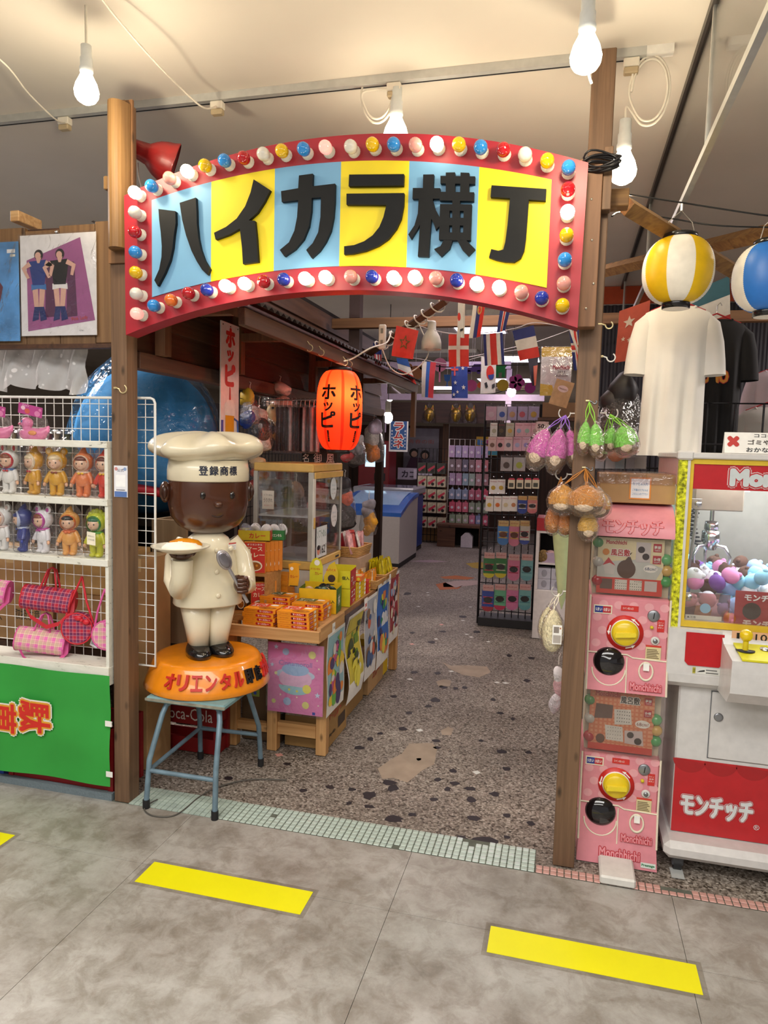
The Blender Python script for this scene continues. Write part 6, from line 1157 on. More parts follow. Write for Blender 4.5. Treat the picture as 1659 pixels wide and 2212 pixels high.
flag([(975, 786), (1010, 787), (1010, 860), (976, 860)], 5.5, 'dark blue flag with white stars in the rear row', [(0, 1, 0, 1, '2a48a0'), (0, .45, 0, .35, '3a56a8')], [('s', .72, .12, .12, .07, 'e6e2dc'), ('s', .25, .55, .12, .07, 'e6e2dc'), ('s', .75, .68, .14, .08, 'e6e2dc'), ('s', .38, .82, .1, .06, 'e6e2dc'), ('s', .15, .9, .12, .07, 'e6e2dc'), ('p', [(.0, .14), (.45, .14), (.45, .2), (0, .2)], 'd85050'), ('p', [(.18, .0), (.27, 0), (.27, .35), (.18, .35)], 'd85050')], 10)
flag([(1040, 770), (1072, 775), (1070, 848), (1038, 851)], 5.5, 'white flag with a red and blue disc in the rear row', [(0, 1, 0, 1, 'e4e2de')], [('d', .62, .42, .26, .2, RD), ('d', .68, .5, .2, .12, BL_), ('p', [(.25, .72), (.4, .68), (.5, .82), (.35, .86)], '2a2a30'), ('p', [(.75, .76), (.95, .72), (.95, .84), (.75, .88)], '3a3a40')], 11)
flag([(806, 741), (824, 743), (824, 800), (812, 800)], 5.6, 'small striped flag with a starry corner behind the socket strip', [(0, .2, 0, 1, 'c04048'), (.4, .6, 0, 1, 'c04048'), (.8, 1, 0, 1, 'c04048'), (0, 1, 0, .4, '2a3a80')], seed=12)
flag([(1228, 702), (1252, 700), (1262, 800), (1240, 800)], 4.2, 'crossed red, white and blue flag hanging against the right post', [(0, 1, 0, 1, NV), (0, 1, .40, .60, 'e6e2dc'), (.3, .7, 0, 1, 'e6e2dc'), (0, 1, .45, .55, RD), (.4, .6, 0, 1, RD)], [('p', [(0, 0), (.15, 0), (1, .9), (1, 1), (.85, 1), (0, .1)], 'e6e2dc')], 13)
flag([(1140, 775), (1163, 770), (1158, 833), (1150, 833)], 5.6, 'dark folded flag behind the calendar', [(0, 1, 0, 1, '2a2430'), (.5, 1, .3, 1, 'd06a50')], seed=14)
for k, (pp, y) in enumerate((([(905, 706), (970, 722), (1045, 721), (1110, 712), (1158, 699), (1235, 712)], 4.28), ([(985, 778), (1040, 768), (1110, 752), (1160, 740), (1230, 715)], 5.0), ([(855, 770), (910, 778), (975, 788), (1040, 772), (1100, 760), (1165, 752)], 5.52))):
    cord([at(a, b-2, y=y) for a, b in pp], ['white string carrying the front row of flags', 'white string slanting behind the front flags', 'white string carrying the rear row of flags'][k], .0025, C('d8d0d4', .6), 'flag_string', 'string')
cord([at(805, 768, y=6.5), at(860, 782, y=6.5), at(905, 775, y=6.5), at(950, 792, y=6.5), at(1040, 790, y=6.5), at(1150, 787, y=6.5), at(1230, 775, y=6.5)], 'black cable sagging across the alley behind the flags', .005, BLACK)
cord([at(875, 848, y=9.4), at(930, 862, y=9.4), at(1000, 864, y=9.4), at(1060, 852, y=9.4), at(1100, 840, y=9.4)], 'black cable sagging low above the fox masks', .006, BLACK)
# pale frame of the next stall and felt shapes strung on it
PFM = C('b4a2bc', .6)
t = thing('pale_frame', 'pale lilac painted frame of the stall beyond the flags', 'frame', (-1.6, 8.6, 2.2))
MB((-1.6, 8.6, 2.2)).box(-2.5, 8.58, 2.475, -.7, 8.62, 2.56, PFM).build('upper_rail', t); MB((-1.6, 8.6, 2.2)).box(-2.5, 8.58, 2.10, -.3, 8.62, 2.175, PFM).build('lower_rail', t)
for x in (-2.28, -.75): MB((-1.6, 8.6, 2.2)).box(x, 8.59, 1.70, x+.07, 8.63, 2.475, PFM).build('upright', t)
def felt(px, py, s, kind, hexc, label, y=7.4):
    p = at(px, py, y=y); m_ = C(hexc, .8); mb = MB(); mb.frame(FR((0, 0, 0)))
    D = lambda x, z, r, ry=None: mb.prism([(x*s+r*s*math.cos(2*math.pi*i/18), z*s+(ry or r)*s*math.sin(2*math.pi*i/18)) for i in range(18)], -.004, .004, m_)
    if kind == 'disc': D(0, 0, .5)
    elif kind == 'bear': D(0, 0, .5, .42); D(-.42, .36, .2); D(.42, .36, .2)
    elif kind == 'lolly': D(0, .2, .45); mb.prism([(-.05*s, -.9*s), (.05*s, -.9*s), (.05*s, .2*s), (-.05*s, .2*s)], -.004, .004, m_)
    elif kind == 'truck': mb.prism([(-.6*s, -.2*s), (.6*s, -.2*s), (.6*s, .35*s), (.0, .35*s), (-.2*s, .1*s), (-.6*s, .08*s)], -.004, .004, m_); D(-.35, -.22, .14); D(.35, -.22, .14)
    elif kind == 'robot': mb.prism([(-.3*s, -.5*s), (-.1*s, -.5*s), (-.1*s, -.2*s), (.1*s, -.2*s), (.1*s, -.5*s), (.3*s, -.5*s), (.3*s, .1*s), (.45*s, .3*s), (.2*s, .3*s), (.2*s, .5*s), (-.2*s, .5*s), (-.2*s, .3*s), (-.45*s, .3*s), (-.3*s, .1*s)], -.004, .004, m_)
    elif kind == 'glass': mb.prism([(-.3*s, .5*s), (.3*s, .5*s), (.22*s, .0), (.05*s, -.1*s), (.05*s, -.4*s), (.2*s, -.5*s), (-.2*s, -.5*s), (-.05*s, -.4*s), (-.05*s, -.1*s), (-.22*s, .0)], -.004, .004, m_)
    elif kind == 'flower':
        for i in range(5): D(.3*math.cos(i*1.257), .3*math.sin(i*1.257), .26)
    mb.frame().tube([(0, 0, s*.45), (0, 0, CEIL-p.z)], .0015, C('c8c0c8', .6), 5); return lone(mb, 'felt_shape', label, 'decoration', p, 0, 'felt shapes strung over the alley')
felt(898, 805, .17, 'bear', '7a4a2c', 'brown felt bear head shape hanging behind the flags'); felt(950, 795, .16, 'lolly', 'c87aa0', 'pink felt lollipop shape beside the dark blue flag'); felt(1024, 797, .14, 'truck', '5a4090', 'purple felt truck shape between the rear flags'); felt(1081, 798, .16, 'robot', '2c8a50', 'green felt robot shape behind the striped flag'); felt(966, 822, .12, 'glass', '2c58a0', 'blue felt goblet shape left of the dark blue flag')
felt(1086, 832, .12, 'disc', 'c8a83a', 'yellow felt disc right of the rear flags'); felt(1018, 833, .12, 'disc', 'b8508a', 'magenta felt disc beside the dark blue flag'); felt(1116, 826, .15, 'flower', 'b84a9a', 'magenta felt flower shape above the lit hanging bulb'); felt(1145, 838, .11, 'disc', 'b0409a', 'purple felt disc near the calendar'); felt(868, 812, .13, 'glass', '3a6ab0', 'blue felt shape near the eave end'); felt(1037, 832, .06, 'disc', 'd0603a', 'tiny orange felt disc beside the white flag')
# lamps further in
def far_bulb(px, py, y, label, shade=False, p_=10):
    p = at(px, py, y=y); t = thing('hanging_bulb', label, 'light bulb', p); MB().ell((0, 0, 0), (.05, .05, .06), C('fff2e0', .3, emit=16, var=0), 14, 9).build('bulb', t); MB().cyl((0, 0, .05), (0, 0, .16), .03, C('8a8478', .5), n=12).build('socket', t)
    if shade: MB().lathe([(.03, .14), (.09, .10), (.19, .03), (.195, .02), (.09, .085)], C('7a6a5a', .5), 24).build('shade', t)
    mb = MB(); mb.tube([(0, 0, .15), (0, 0, CEIL-p.z)], .004, BLACK, 5); mb.build('flex', t); lp = point('bulb_glow', (0, 0, -.12), p_, (1, .88, .8), .05); lp.parent = t; return t
far_bulb(1105, 846, 8.2, 'lit bulb under a shade hanging far down the alley', True, 7); far_bulb(838, 902, 7.0, 'lit ribbed bulb hanging over the swim toys', False, 5); far_bulb(842, 858, 9.5, 'lit bulb under a tilted shade near the eave end', True, 6)
# back header board with three masks
struct(MB().box(-4.2, 11.62, 1.945, -.6, 11.68, 2.275, wood('2c1a14', '43291e', 'x', 5, name='header_timber', knots=False)), 'wall_header')
GOLD = C('a5822a', .28, .75, var=.2, scale=25)
for k, px in enumerate((926, 984, 1015)):
    p = at(px, 896, y=11.55); t = thing('fox_mask', ['golden fox mask in a bag, leftmost of three on the header board', 'golden fox mask in a bag, middle of three on the header board', 'golden fox mask in a bag, rightmost of three on the header board'][k], 'mask', p, group='fox masks on the header')
    mb = MB(); mb.frame(FR((0, .05, 0))); n = 12; vs, fs = [], []
    mb.ell((0, 0, .0), (.085, .12, .06), GOLD, 18, 12); mb.tube([(0, -.01, .045), (0, -.07, .075), (0, -.10, .07)], [.04, .028, .012], GOLD, 12); mb.build('face', t)
    for s in (-1, 1):
        mb = MB(); mb.frame(FR((0, .05, 0))).prism([(s*.025, .095), (s*.08, .07), (s*.062, .165)], -.01, .015, GOLD); mb.build('ear', t); mb = MB(); mb.frame(FR((0, .05, 0))).prism([(s*.038, .098), (s*.068, .085), (s*.058, .14)], .015, .018, C('a02a20', .5)); mb.build('ear_lining', t)
        mb = MB(); mb.frame(FR((0, .05, 0))).prism([(s*.02, .012), (s*.055, .035), (s*.05, .022)], .05, .062, C('3a1a10', .5)); mb.build('eye', t)
    mb = MB(); mb.lathe([(.12, -.14), (.11, .0), (.07, .12), (.02, .19), (.03, .21)], FILM, 12, sy=.5, c=(0, .03, 0)); mb.build('clear_bag', t)
# what stands under the header
DKB_ = C('2a1c18', .8)
struct(MB().box(-4.2, 13.4, 0, .6, 13.5, 1.95, wood('3a261a', '54382a', 'z', 3, name='rear_timber', knots=False)), 'wall_rear')
struct(MB().box(-4.3, 6.7, 0, -4.2, 13.4, 2.0, DKB_), 'wall_alley')
lone(MB().box(-.05, -.05, 0, .05, .05, 1.945, wood('4a2e1c', '6a452a', 'z', 6, name='rear_post')), 'support_post', 'brown post carrying the header board near the racks', 'post', (-2.05, 12.2, 0))
t = thing('banner', 'blue paper banner with red lettering hanging under the header', 'banner', at(861, 945, y=10.8)); mb = MB(); mb.frame(FR((0, 0, 0))).box(-.15, -.22, 0, .15, .25, .004, WHITE).rect(-.128, -.19, .128, .25, C('2c5a98', .5), .005)
for k, ch in enumerate('ラムネ'): mb.text(ch, 0, .17-.135*k, .15, .12, WHITE, .006, .08); mb.text(ch, 0, .17-.135*k, .14, .11, C('c02a2c'), .007, .03)
for i in range(6):
    for s in (-1, 1): mb.disc(s*.105, -.15+.05*i, .009+.001*i, C('d8dce4'), .006, 10)
mb.build('sheet', t)
t = thing('poster', 'grey poster of two people on the rear wall beside the racks', 'poster', (-2.72, 13.36, 1.15)); mb = MB(); mb.frame(FR((0, 0, 0))).box(-.34, 0, 0, .34, .75, .01, C('8a8490', .4, var=.2, scale=5)).text('青春の街', .0, .5, .5, .08, C('b0605a'), .012).disc(-.14, .28, .09, C('1c1618'), .012).disc(-.13, .26, .06, SKIN, .013).disc(.08, .25, .09, C('1c1618'), .012).disc(.08, .23, .06, SKIN, .013).flat([(-.28, .0), (.1, .0), (.0, .19), (-.2, .2)], C('6a4a60'), .0125); mb.build('sheet', t)
lone(MB().box(-.2, 0, 0, .2, .02, .34, C('d8a82a', .5)).frame(FR((0, -.001, .2))).text('駄', -.13, .04, .1, .1, C('4a8ad0'), .002, .04).text('菓', .0, .04, .1, .1, C('d84a90'), .002, .04).text('子', .13, .04, .1, .1, C('e8e04a'), .002, .04).rect(-.2, -.19, .2, -.05, C('58b4c8', .5), .001), 'shop_sign', 'yellow and light blue sweet shop sign on the rear wall', 'sign', (-1.43, 13.0, 1.42))
t = thing('vending_machine', 'dark red capsule vending machine behind the freezers', 'vending machine', (-3.05, 11.4, 0)); MB().box(-.26, -.25, 0, .26, .25, 1.62, C('7a1c22', .45), bev=.01).build('cabinet', t); MB().box(-.14, -.256, 1.2, .2, -.25, 1.56, C('b8d8e8', .2, emit=1.5, var=0)).build('screen', t); MB().box(.02, -.262, .98, .2, -.25, 1.1, C('16141a', .3)).build('coin_slot', t); MB().box(-.15, -.26, .72, .12, -.25, .86, C('d8c8b8', .4)).build('label_plate', t)
lone(MB().box(-.2, 0, 0, .2, .03, .2, C('b8b0c0', .5)).frame(FR((0, -.001, .1))).text('カゴ', 0, 0, .25, .12, C('3a3440'), .002, .03), 'paper_sign', 'lilac paper sign with dark lettering beyond the freezers', 'sign', (-2.62, 11.9, .98)); lone(MB().box(-.16, 0, 0, .16, .03, .16, C('e4dce8', .5)).frame(FR((0, -.001, .08))).text('ペット', 0, .03, .2, .04, C('5a4a6a'), .002).text('ボトル', 0, -.03, .2, .04, C('5a4a6a'), .002), 'paper_sign', 'white paper sign beside the lilac one beyond the freezers', 'sign', (-2.36, 11.8, 1.0)); lone(MB().box(-.45, -.2, 0, .45, .2, .98, C('2a1a18', .7)), 'rear_counter', 'dark counter carrying the paper signs beyond the freezers', 'counter', (-2.53, 12.0, 0))
# product racks by the rear wall
def rack(x0, x1, y, z0, z1, label, colr, top=True):
    t = thing('product_rack', label, 'rack', ((x0+x1)/2, y, 0)); W = (x1-x0)/2; m_ = C(colr, .5); MB().tube([(-W, 0, 0), (W, 0, 0), (W, 0, z1), (-W, 0, z1)], .012, m_, 6, closed=True).build('frame', t)
    a0 = None
    for i in range(1, 8):
        x = -W+2*W*i/8
        if a0 is None: a0 = MB().cyl((0, 0, 0), (0, 0, z1), .005, m_, n=5).build('wire', t); a0.location = (x, 0, 0)
        else: inst(a0, 'wire', t, (x, 0, 0))
    h0 = None
    for i in range(1, int(z1/.12)):
        if h0 is None: h0 = MB().cyl((-W, 0, 0), (W, 0, 0), .005, m_, n=5).build('wire', t); h0.location = (0, 0, .12)
        else: inst(h0, 'wire', t, (0, 0, .12*i))
    return t
rack(-2.36, -1.86, 11.35, 0, 1.52, 'black wire rack of pale printed packs by the rear wall', '1a181a'); rack(-1.85, -1.18, 11.33, 0, 1.68, 'white topped wire rack of pastel goods by the rear wall', 'c8c0b8')
rn = random.Random(5); ORD = ['first', 'second', 'third', 'fourth', 'fifth', 'sixth', 'seventh', 'eighth', 'ninth', 'tenth']; ROW = ['top', 'second', 'third', 'fourth', 'fifth', 'bottom']
for r_ in range(5):
    z = (1.28, 1.08, .87, .66, .42)[r_]
    for c_ in range(3):
        mb = MB(); mb.box(-.07, -.13, -.17, .07, 0, 0, C('c8bca0' if r_ else '3a3a30', .35, var=.3, scale=25)).frame(FR((0, -.1305, -.085))).flat([(-.06, -.02), (.05, .05), (.06, .02), (-.04, -.06)], C('c83a50', .4), .001).disc(.02, -.04, .025, C('2a2220'), .0012); lone(mb, 'snack_pack', 'pale printed pack, %s from left in the %s row of the black rack' % (ORD[c_], ROW[r_]), 'pack', (-2.26+.155*c_+.01*r_, 11.325, z+.01*(r_ == 0)), 0, 'packs on the black rear rack')
PAST = [['b89ac0', 'a89ac0', 'b8a0c8', 'b094b8', 'a890b8', 'b8a0c0'], ['7a6a70', '8a7078', '6a6478', '8a6a70', 'c88a98', 'c07078'], ['a890b0', 'b08aa8', '8aa0b0', '98a8a0', 'b08a90', 'a87a80'], ['8a94b0', '8c98b4', '8a94b0', 'b86a80', 'c0607a', 'c8506a'], ['c8506a', 'd06a80', 'd06a80', '98a090', '94a08c', '98a490'], ['98a890', 'a8b098', 'b0b4a0', 'c87a98', '8a94c0', 'c8607a']]
for r_ in range(6):
    z = (1.58, 1.36, 1.14, .88, .68, .48)[r_]
    for c_ in range(6):
        h = .19 if r_ < 3 else .15; mb = MB(); d_ = .05 if r_ < 3 else .11; mb.box(-.045, -d_, -h, .045, 0, 0, C(PAST[r_][c_], .4, var=.15, scale=20))
        if r_ >= 3: mb.prism([(-.045, 0), (.045, 0), (.0, .03)], 0, .0, C(PAST[r_][c_], .4)) if False else mb.frame(FR((0, -d_/2, 0))).prism([(-.02, 0), (.02, 0), (.012, .03), (-.012, .03)], -.003, .003, C(PAST[r_][c_], .4))
        mb.frame(FR((0, -d_-.0006, -h*.55))).disc(0, 0, .022, C('d8ccd8', .5), .001); lone(mb, 'gift_box' if r_ >= 3 else 'bagged_goods', 'pastel %s, %s from left in the %s row of the white topped rack' % ('carry box' if r_ >= 3 else 'bag', ORD[c_], ROW[r_]), 'box' if r_ >= 3 else 'bag', (-1.79+.105*c_+.01*r_, 11.30, z), 0, 'pastel goods on the rear rack')
carton(-2.30, 11.50, 0, -1.96, 11.9, .15, 'tan carton on the floor under the black rack, lower one', CARD, (), False, 'cartons under the rear rack'); carton(-2.30, 11.50, .152, -1.96, 11.9, .29, 'tan carton on the floor under the black rack, upper one', CARD, (), False, 'cartons under the rear rack')
t = thing('wooden_crate', 'brown wooden crate with a white box inside, under the pastel rack', 'crate', (-1.58, 11.05, 0)); WC = wood('4a2e20', '6a4630', 'x', 5, name='crate_timber')
MB().box(-.36, -.17, .31, .36, .17, .35, WC).build('top', t); MB().box(-.34, -.16, 0, -.31, .16, .31, WC).build('side', t); MB().box(.31, -.16, 0, .34, .16, .31, WC).build('side', t); MB().box(-.34, .13, 0, .34, .16, .31, C('1a1210', .8)).build('back', t); MB().box(-.31, -.16, 0, -.06, -.14, .31, WC).build('front_board', t)
lone(MB().box(-.09, -.06, 0, .09, .06, .17, C('d8d0d8', .5)).frame(FR((0, 0, .17))).prism([(-.09, 0), (.09, 0), (.03, .06), (-.03, .06)], -.06, .06, C('d8d0d8', .5)), 'white_carton', 'white house-shaped carton in the crate under the pastel rack', 'box', (-1.46, 10.97, .002))
# freezers
t = thing('chest_freezer', 'white chest freezer with curved blue sliding lid in the alley', 'freezer', (-2.42, 9.15, 0)); FWm = C('b9b2ae', .4, var=.03)
BLF = C('2a62b8', .3, coat=.3); crv = [(.55-1.08*(i/14), .90-.20*(i/14)**1.7) for i in range(15)]
mb = MB(); mb.frame(FR((-.42, 0, 0), (0, 1, 0), (0, 0, 1))); mb.prism([(-.53, .06), (.55, .06)]+[(a, b-.05) for a, b in crv], 0, .84, FWm); mb.build('body', t)
mb = MB(); mb.frame(FR((-.42, 0, 0), (0, 1, 0), (0, 0, 1))); mb.prism([(a, b-.05) for a, b in crv[::-1]]+crv, -.015, .855, BLF); mb.build('blue_lid', t)
mb = MB(); mb.frame(FR((-.42, 0, 0), (0, 1, 0), (0, 0, 1))); mb.prism([(a*.85, b+.004) for a, b in crv[::-1]]+[(a*.85, b+.012) for a, b in crv], .08, .76, C('9ab8dc', .15)); mb.build('glass_cover', t)
MB().box(-.42, -.51, 0, .42, .53, .06, C('1c1a1c', .6)).build('plinth', t)
t = thing('chest_freezer', 'blue freezer with silver top rim behind the white one', 'freezer', (-2.50, 10.2, 0)); MB().box(-.45, -.4, .05, .40, .4, .84, C('2a4490', .4), bev=.02).build('body', t); MB().box(-.48, -.43, .84, .43, .43, .95, C('a8a8b0', .3, .4), bev=.02).build('silver_rim', t); MB().box(-.40, -.36, .945, .36, .36, .953, C('5a6070', .1)).build('glass_lid', t); MB().box(-.44, -.39, 0, .39, .39, .05, BLACK).build('plinth', t)
# ---------------------------------------------------------------- sock rack at the right of the alley
YS = 6.15; t = rack(-.70, -.235, YS, .1, 1.9, 'black wire rack of bagged socks and charms right of the alley', '1a181c')
MB().box(-.22, -.1, .0, .25, .12, .07, C('1c1a1c', .5)).build('base', t)
def spx(zx, zy, y): return at(1020+zx/3.95, 840+zy/3.95, y=y)
def hang_item(zx, zy0, zy1, w, col, label, kind='bag', group='charm cards on the sock rack', motif=None, name=None):
    a = spx(zx, zy0, YS-.07); b = spx(zx, zy1, YS-.07); h = a.z-b.z; t = thing(name or {'bag': 'zip_bag', 'card': 'charm_card', 'sock': 'sock_pack', 'box': 'mini_carton'}[kind], label, {'bag': 'bag', 'card': 'card', 'sock': 'socks', 'box': 'box'}[kind], (a.x, YS-.07, a.z), 0, group); W = w/3.95/F_PX*6.1*1.1
    if kind == 'sock':
        mb = MB(); mb.frame(FR((0, 0, 0))); W2_ = W*.45; toe = C(motif[0], .7); base = C(col, .7)
        mb.prism([(-W2_, -h*.22), (W2_, -h*.22), (W2_, -h*.8), (-W2_, -h*.8)], -.008, .008, base); mb.prism([(-W2_, -h*.8), (W2_, -h*.8)]+[(W2_*math.cos(q), -h*.8-h*.17*math.sin(q)) for q in [math.pi*i/8 for i in range(1, 8)]], -.008, .008, toe); mb.build('sock', t)
        mb = MB(); mb.frame(FR((0, 0, 0))); mb.rect(-W2_*.8, -h*.48, W2_*.8, -h*.44, C(motif[1], .7), .009); mb.rect(-W2_*.8, -h*.70, W2_*.8, -h*.66, C(motif[1], .7), .009); mb.disc(0, -h*.56, W2_*.72, C(motif[2], .7), .010, 16, h*.11); mb.build('knit_pattern', t)
        mb = MB(); mb.frame(FR((0, 0, 0))).prism([(-W2_*.9, -h*.24), (W2_*.9, -h*.24), (W2_*.9, -h*.03), (-W2_*.9, -h*.03)], -.002, .010, C(motif[3] if len(motif) > 3 else 'd8a8a0', .6)); mb.text('モンチッチ', 0, -h*.13, W2_*1.4, h*.05, C('b02830'), .011, .02); mb.build('header_card', t)
        MB().box(-W*.5, -.014, -h, W*.5, .014, -.0, FILM).build('clear_bag', t)
    elif kind == 'box': MB().box(-W*.45, -.03, -h, W*.45, .02, -h*.15, C(col, .5)).frame(FR((0, -.0305, -h*.55))).rect(-W*.3, -h*.3, W*.3, h*.1, C(motif or '2a2a2a', .5), .001).frame(FR((0, -.005, 0))).prism([(-W*.45, -h*.15), (W*.45, -h*.15), (W*.3, 0), (-W*.3, 0)], -.02, .02, C('c0304a', .5)).build('carton', t)
    else:
        mb = MB(); mb.box(-W*.46, -.002, -h, W*.46, .002, 0, C(col, .5)); mb.frame(FR((0, -.0025, -h*.58))).disc(0, 0, W*.26, C(motif or 'a08a90', .5), .001, 12); mb.build('card', t)
        if kind == 'bag': MB().box(-W*.5, -.008, -h*1.04, W*.5, .008, .02, FILM).build('clear_bag', t)
        else: mb = MB(); mb.frame(FR((0, -.0025, -h*.15))).text('Monchhichi', 0, 0, W*.7, h*.08, C('b03848'), .001); mb.build('lettering', t)
    MB().tube([(0, .09, .02), (0, .0, .018), (0, -.012, .024)], .003, CHROME, 5).build('peg', t); return t
for k, (x, c_, m_) in enumerate(((165, 'd8b0c0', 'e0c8d0'), (258, 'c8c0cc', '3a5ab0'), (345, 'b8a8cc', 'c89a70'), (430, 'b4a4c4', 'c85a6a'), (528, 'b8a8c8', 'd0a848'))): hang_item(x, 150, 268, 86, c_, 'zip bag with a round charm, %s from left in the top row' % ORD[k], 'bag', 'charm bags on the sock rack', m_)
for k, (x, c_, m_) in enumerate(((190, 'd8d4cc', 'b0a890'), (252, '3a302c', '5a4a34'), (325, 'b8b4a0', 'c8a050'), (402, 'd8a8b0', '98a8c0'), (472, 'd4a4ac', '9ab0a0'), (540, 'd4a4ac', 'b89a90'))): hang_item(x, 290, 408, 66, c_, 'charm card, %s from left in the second row' % ORD[k], 'card', motif=m_)
for k, (x, c_, m_) in enumerate(((174, 'd8b8b4', '7a5a50'), (242, 'd4a4a8', '2a2224'), (312, 'd8bcbc', '6a6a78'), (388, 'd4a8b8', 'a8a8c8'), (462, 'd0a8b8', '9a8ac0'))): hang_item(x, 410, 530, 68, c_, 'charm card, %s from left in the third row' % ORD[k], 'card', motif=m_)
for k, (x, m_) in enumerate(((295, '5a4a48'), (405, 'b8c050'))): hang_item(x, 585, 700, 95, 'c4c0c0', 'silver zip bag, %s in the fourth row' % ['left one', 'right one'][k], 'bag', 'charm bags on the sock rack', m_)
for k, x in enumerate((183, 250)): hang_item(x, 772, 896, 66, 'd8d4d0', 'white keyring card, %s in the fifth row' % ['left one', 'right one'][k], 'card', motif='b8983a')
for k, x in enumerate((338, 410, 480, 545)): hang_item(x, 762, 850, 56, 'd8ccb0', 'cream milk-carton charm, %s from left in the fifth row' % ORD[k], 'box', 'milk carton charms on the sock rack', '4a4a40')
for k, x in enumerate((150, 220, 290, 356)): hang_item(x, 915, 1045, 64, 'd8d2ca', 'white charm card, %s from left in the sixth row' % ORD[k], 'card', motif=['d0a838', 'd06a30', 'c8b890', 'b87a50'][k])
SKN = [((432, 910, 1070, 80), '2a48a0', ('2a48a0', 'e0d8c8', '1c1618', 'd0a860'), 'blue toed sock pack, left in the sixth row'), ((517, 910, 1068, 80), 'd88a80', ('d87a80', 'e0d8c8', '1c1618', 'd0a860'), 'pink toed sock pack, right in the sixth row'),
       ((270, 1118, 1340, 96), '4a88c8', ('4a88c8', 'd8b040', '6a3a28', 'd0b070'), 'light blue sock pack, left in the seventh row'), ((365, 1118, 1350, 92), 'd8809a', ('d8809a', 'd8a840', '6a3a28', 'd0b070'), 'salmon sock pack, middle in the seventh row'), ((452, 1118, 1335, 88), 'd8d0c0', ('2a48a0', 'b83038', '1c1618', 'd0b070'), 'white and blue sock pack, right in the seventh row'),
       ((150, 1390, 1620, 98), '2c7a3a', ('d8c830', 'b83038', '1c1618'), 'green sock pack with yellow toe, leftmost in the eighth row'), ((250, 1390, 1620, 98), '2c7a3a', ('d8c830', 'c8c8a0', '241c1c'), 'green sock pack with yellow toe, second in the eighth row'), ((360, 1405, 1645, 100), 'd87a9a', ('d87a9a', 'b83050', '1c1618'), 'pink sock pack, third in the eighth row'), ((472, 1405, 1645, 100), '7ab4b4', ('6aaab0', '4a8a90', '1c1618'), 'teal sock pack, rightmost in the eighth row'),
       ((140, 1665, 1905, 104), '2a48a0', ('b02a38', 'c83040', '1c1618'), 'blue and red sock pack, leftmost in the bottom row'), ((242, 1660, 1895, 102), '6ab48a', ('c83058', '3a8a60', '241c1c'), 'mint sock pack with red toe, second in the bottom row'), ((348, 1660, 1895, 102), 'd87aa4', ('d87aa4', 'c05080', '1c1618'), 'pink sock pack, third in the bottom row'), ((455, 1660, 1895, 102), '7ab4b0', ('6aaab0', '4a8a90', '1c1618'), 'teal sock pack, rightmost in the bottom row')]
for (x, y0, y1, w_), c_, m_, lab in SKN: hang_item(x, y0, y1, w_, c_, lab, 'sock', 'sock packs on the black rack', m_)
hang_item(600, 280, 378, 100, 'd8b8b0', 'round pink anniversary tag hanging beside the sock rack', 'card', motif='e0c8c0')
lone(MB().frame(FR((0, 0, 0))).prism([(.05*math.cos(2*math.pi*i/24), .05*math.sin(2*math.pi*i/24)) for i in range(24)], 0, .004, C('dcbcb4', .5)).text('50', -.005, .005, .05, .032, C('3a2a28'), .005, .03).text('MONCHHICHI', 0, -.028, .05, .008, C('3a2a28'), .005), 'round_tag', 'round pink tag reading 50 beside the purple plush bunch', 'tag', at(1170, 922, y=5.95))
# white shelf beside the rack
SX = (-.10, 5.95, 0); t = thing('white_shelf', 'white shelf unit with red top board beside the sock rack', 'shelf', SX); WS = C('d4ccc8', .5)
MB(SX).box(-.215, 5.78, .0, .35, 6.1, .40, WS, bev=.004).build('lower_cabinet', t); MB(SX).box(-.215, 5.78, .86, .35, 6.1, .88, WS).build('shelf_board', t); MB(SX).box(-.215, 5.775, .88, .35, 6.1, .98, C('a8202c', .5)).build('red_board', t); MB(SX).box(-.215, 5.78, .40, -.19, 6.1, .86, WS).build('side_panel', t); MB(SX).box(-.19, 6.08, .40, .35, 6.1, .86, C('1a1618', .8)).build('back_panel', t); MB(SX).box(-.19, 5.8, .605, .35, 6.08, .62, WS).build('shelf_board', t)
mb = MB(SX); mb.frame(FR((-.215+.18, 5.774, .93))).text('Monchhichi', .02, 0, .2, .07, C('d8c8c4', .5), .001); mb.build('lettering', t)
GBX = C('b0aeb8', .5)
for r_ in range(2):
    for c_ in range(4): lone(MB().box(-.05, -.05, 0, .05, .05, .085, GBX).frame(FR((0, -.0505, .045))).disc(0, .0, .022, C('8a8890', .5), .001, 12, .03), 'gift_box', 'small grey box, %s from left in the %s layer on the white shelf' % (ORD[c_], ['lower', 'upper'][r_]), 'box', (-.14+.105*c_, 5.86, .402+.087*r_), 0, 'grey boxes on the white shelf')
t = thing('plastic_basket', 'lilac plastic basket of soft toys on the white shelf', 'basket', (.0, 5.88, .621)); BM_ = C('a894a8', .5); MB().box(-.16, -.07, 0, .16, -.062, .08, BM_).box(-.16, .062, 0, .16, .07, .08, BM_).box(-.16, -.062, 0, -.152, .062, .08, BM_).box(.152, -.062, 0, .16, .062, .08, BM_).box(-.152, -.062, 0, .152, .062, .006, BM_).build('basket', t)
for k, (x, c_) in enumerate(((-.1, 'c8a0a0'), (-.03, 'b89a8a'), (.05, 'd0a8b0'), (.11, 'c0a090'))): lone(MB().ell((0, 0, 0), (.045, .045, .04), C(c_, .8), 12, 8), 'soft_toy', 'small %s soft toy in the lilac basket' % ['rose', 'taupe', 'pink', 'tan'][k], 'soft toy', (x, 5.88, .675), 0, 'soft toys in the lilac basket')
lone(MB().ell((0, 0, .045), (.045, .03, .055), C('7a6038', .9, var=.6, scale=60), 14, 9), 'soft_toy', 'leopard spotted soft toy at the left end of the white shelf', 'soft toy', (-.155, 5.83, .622))
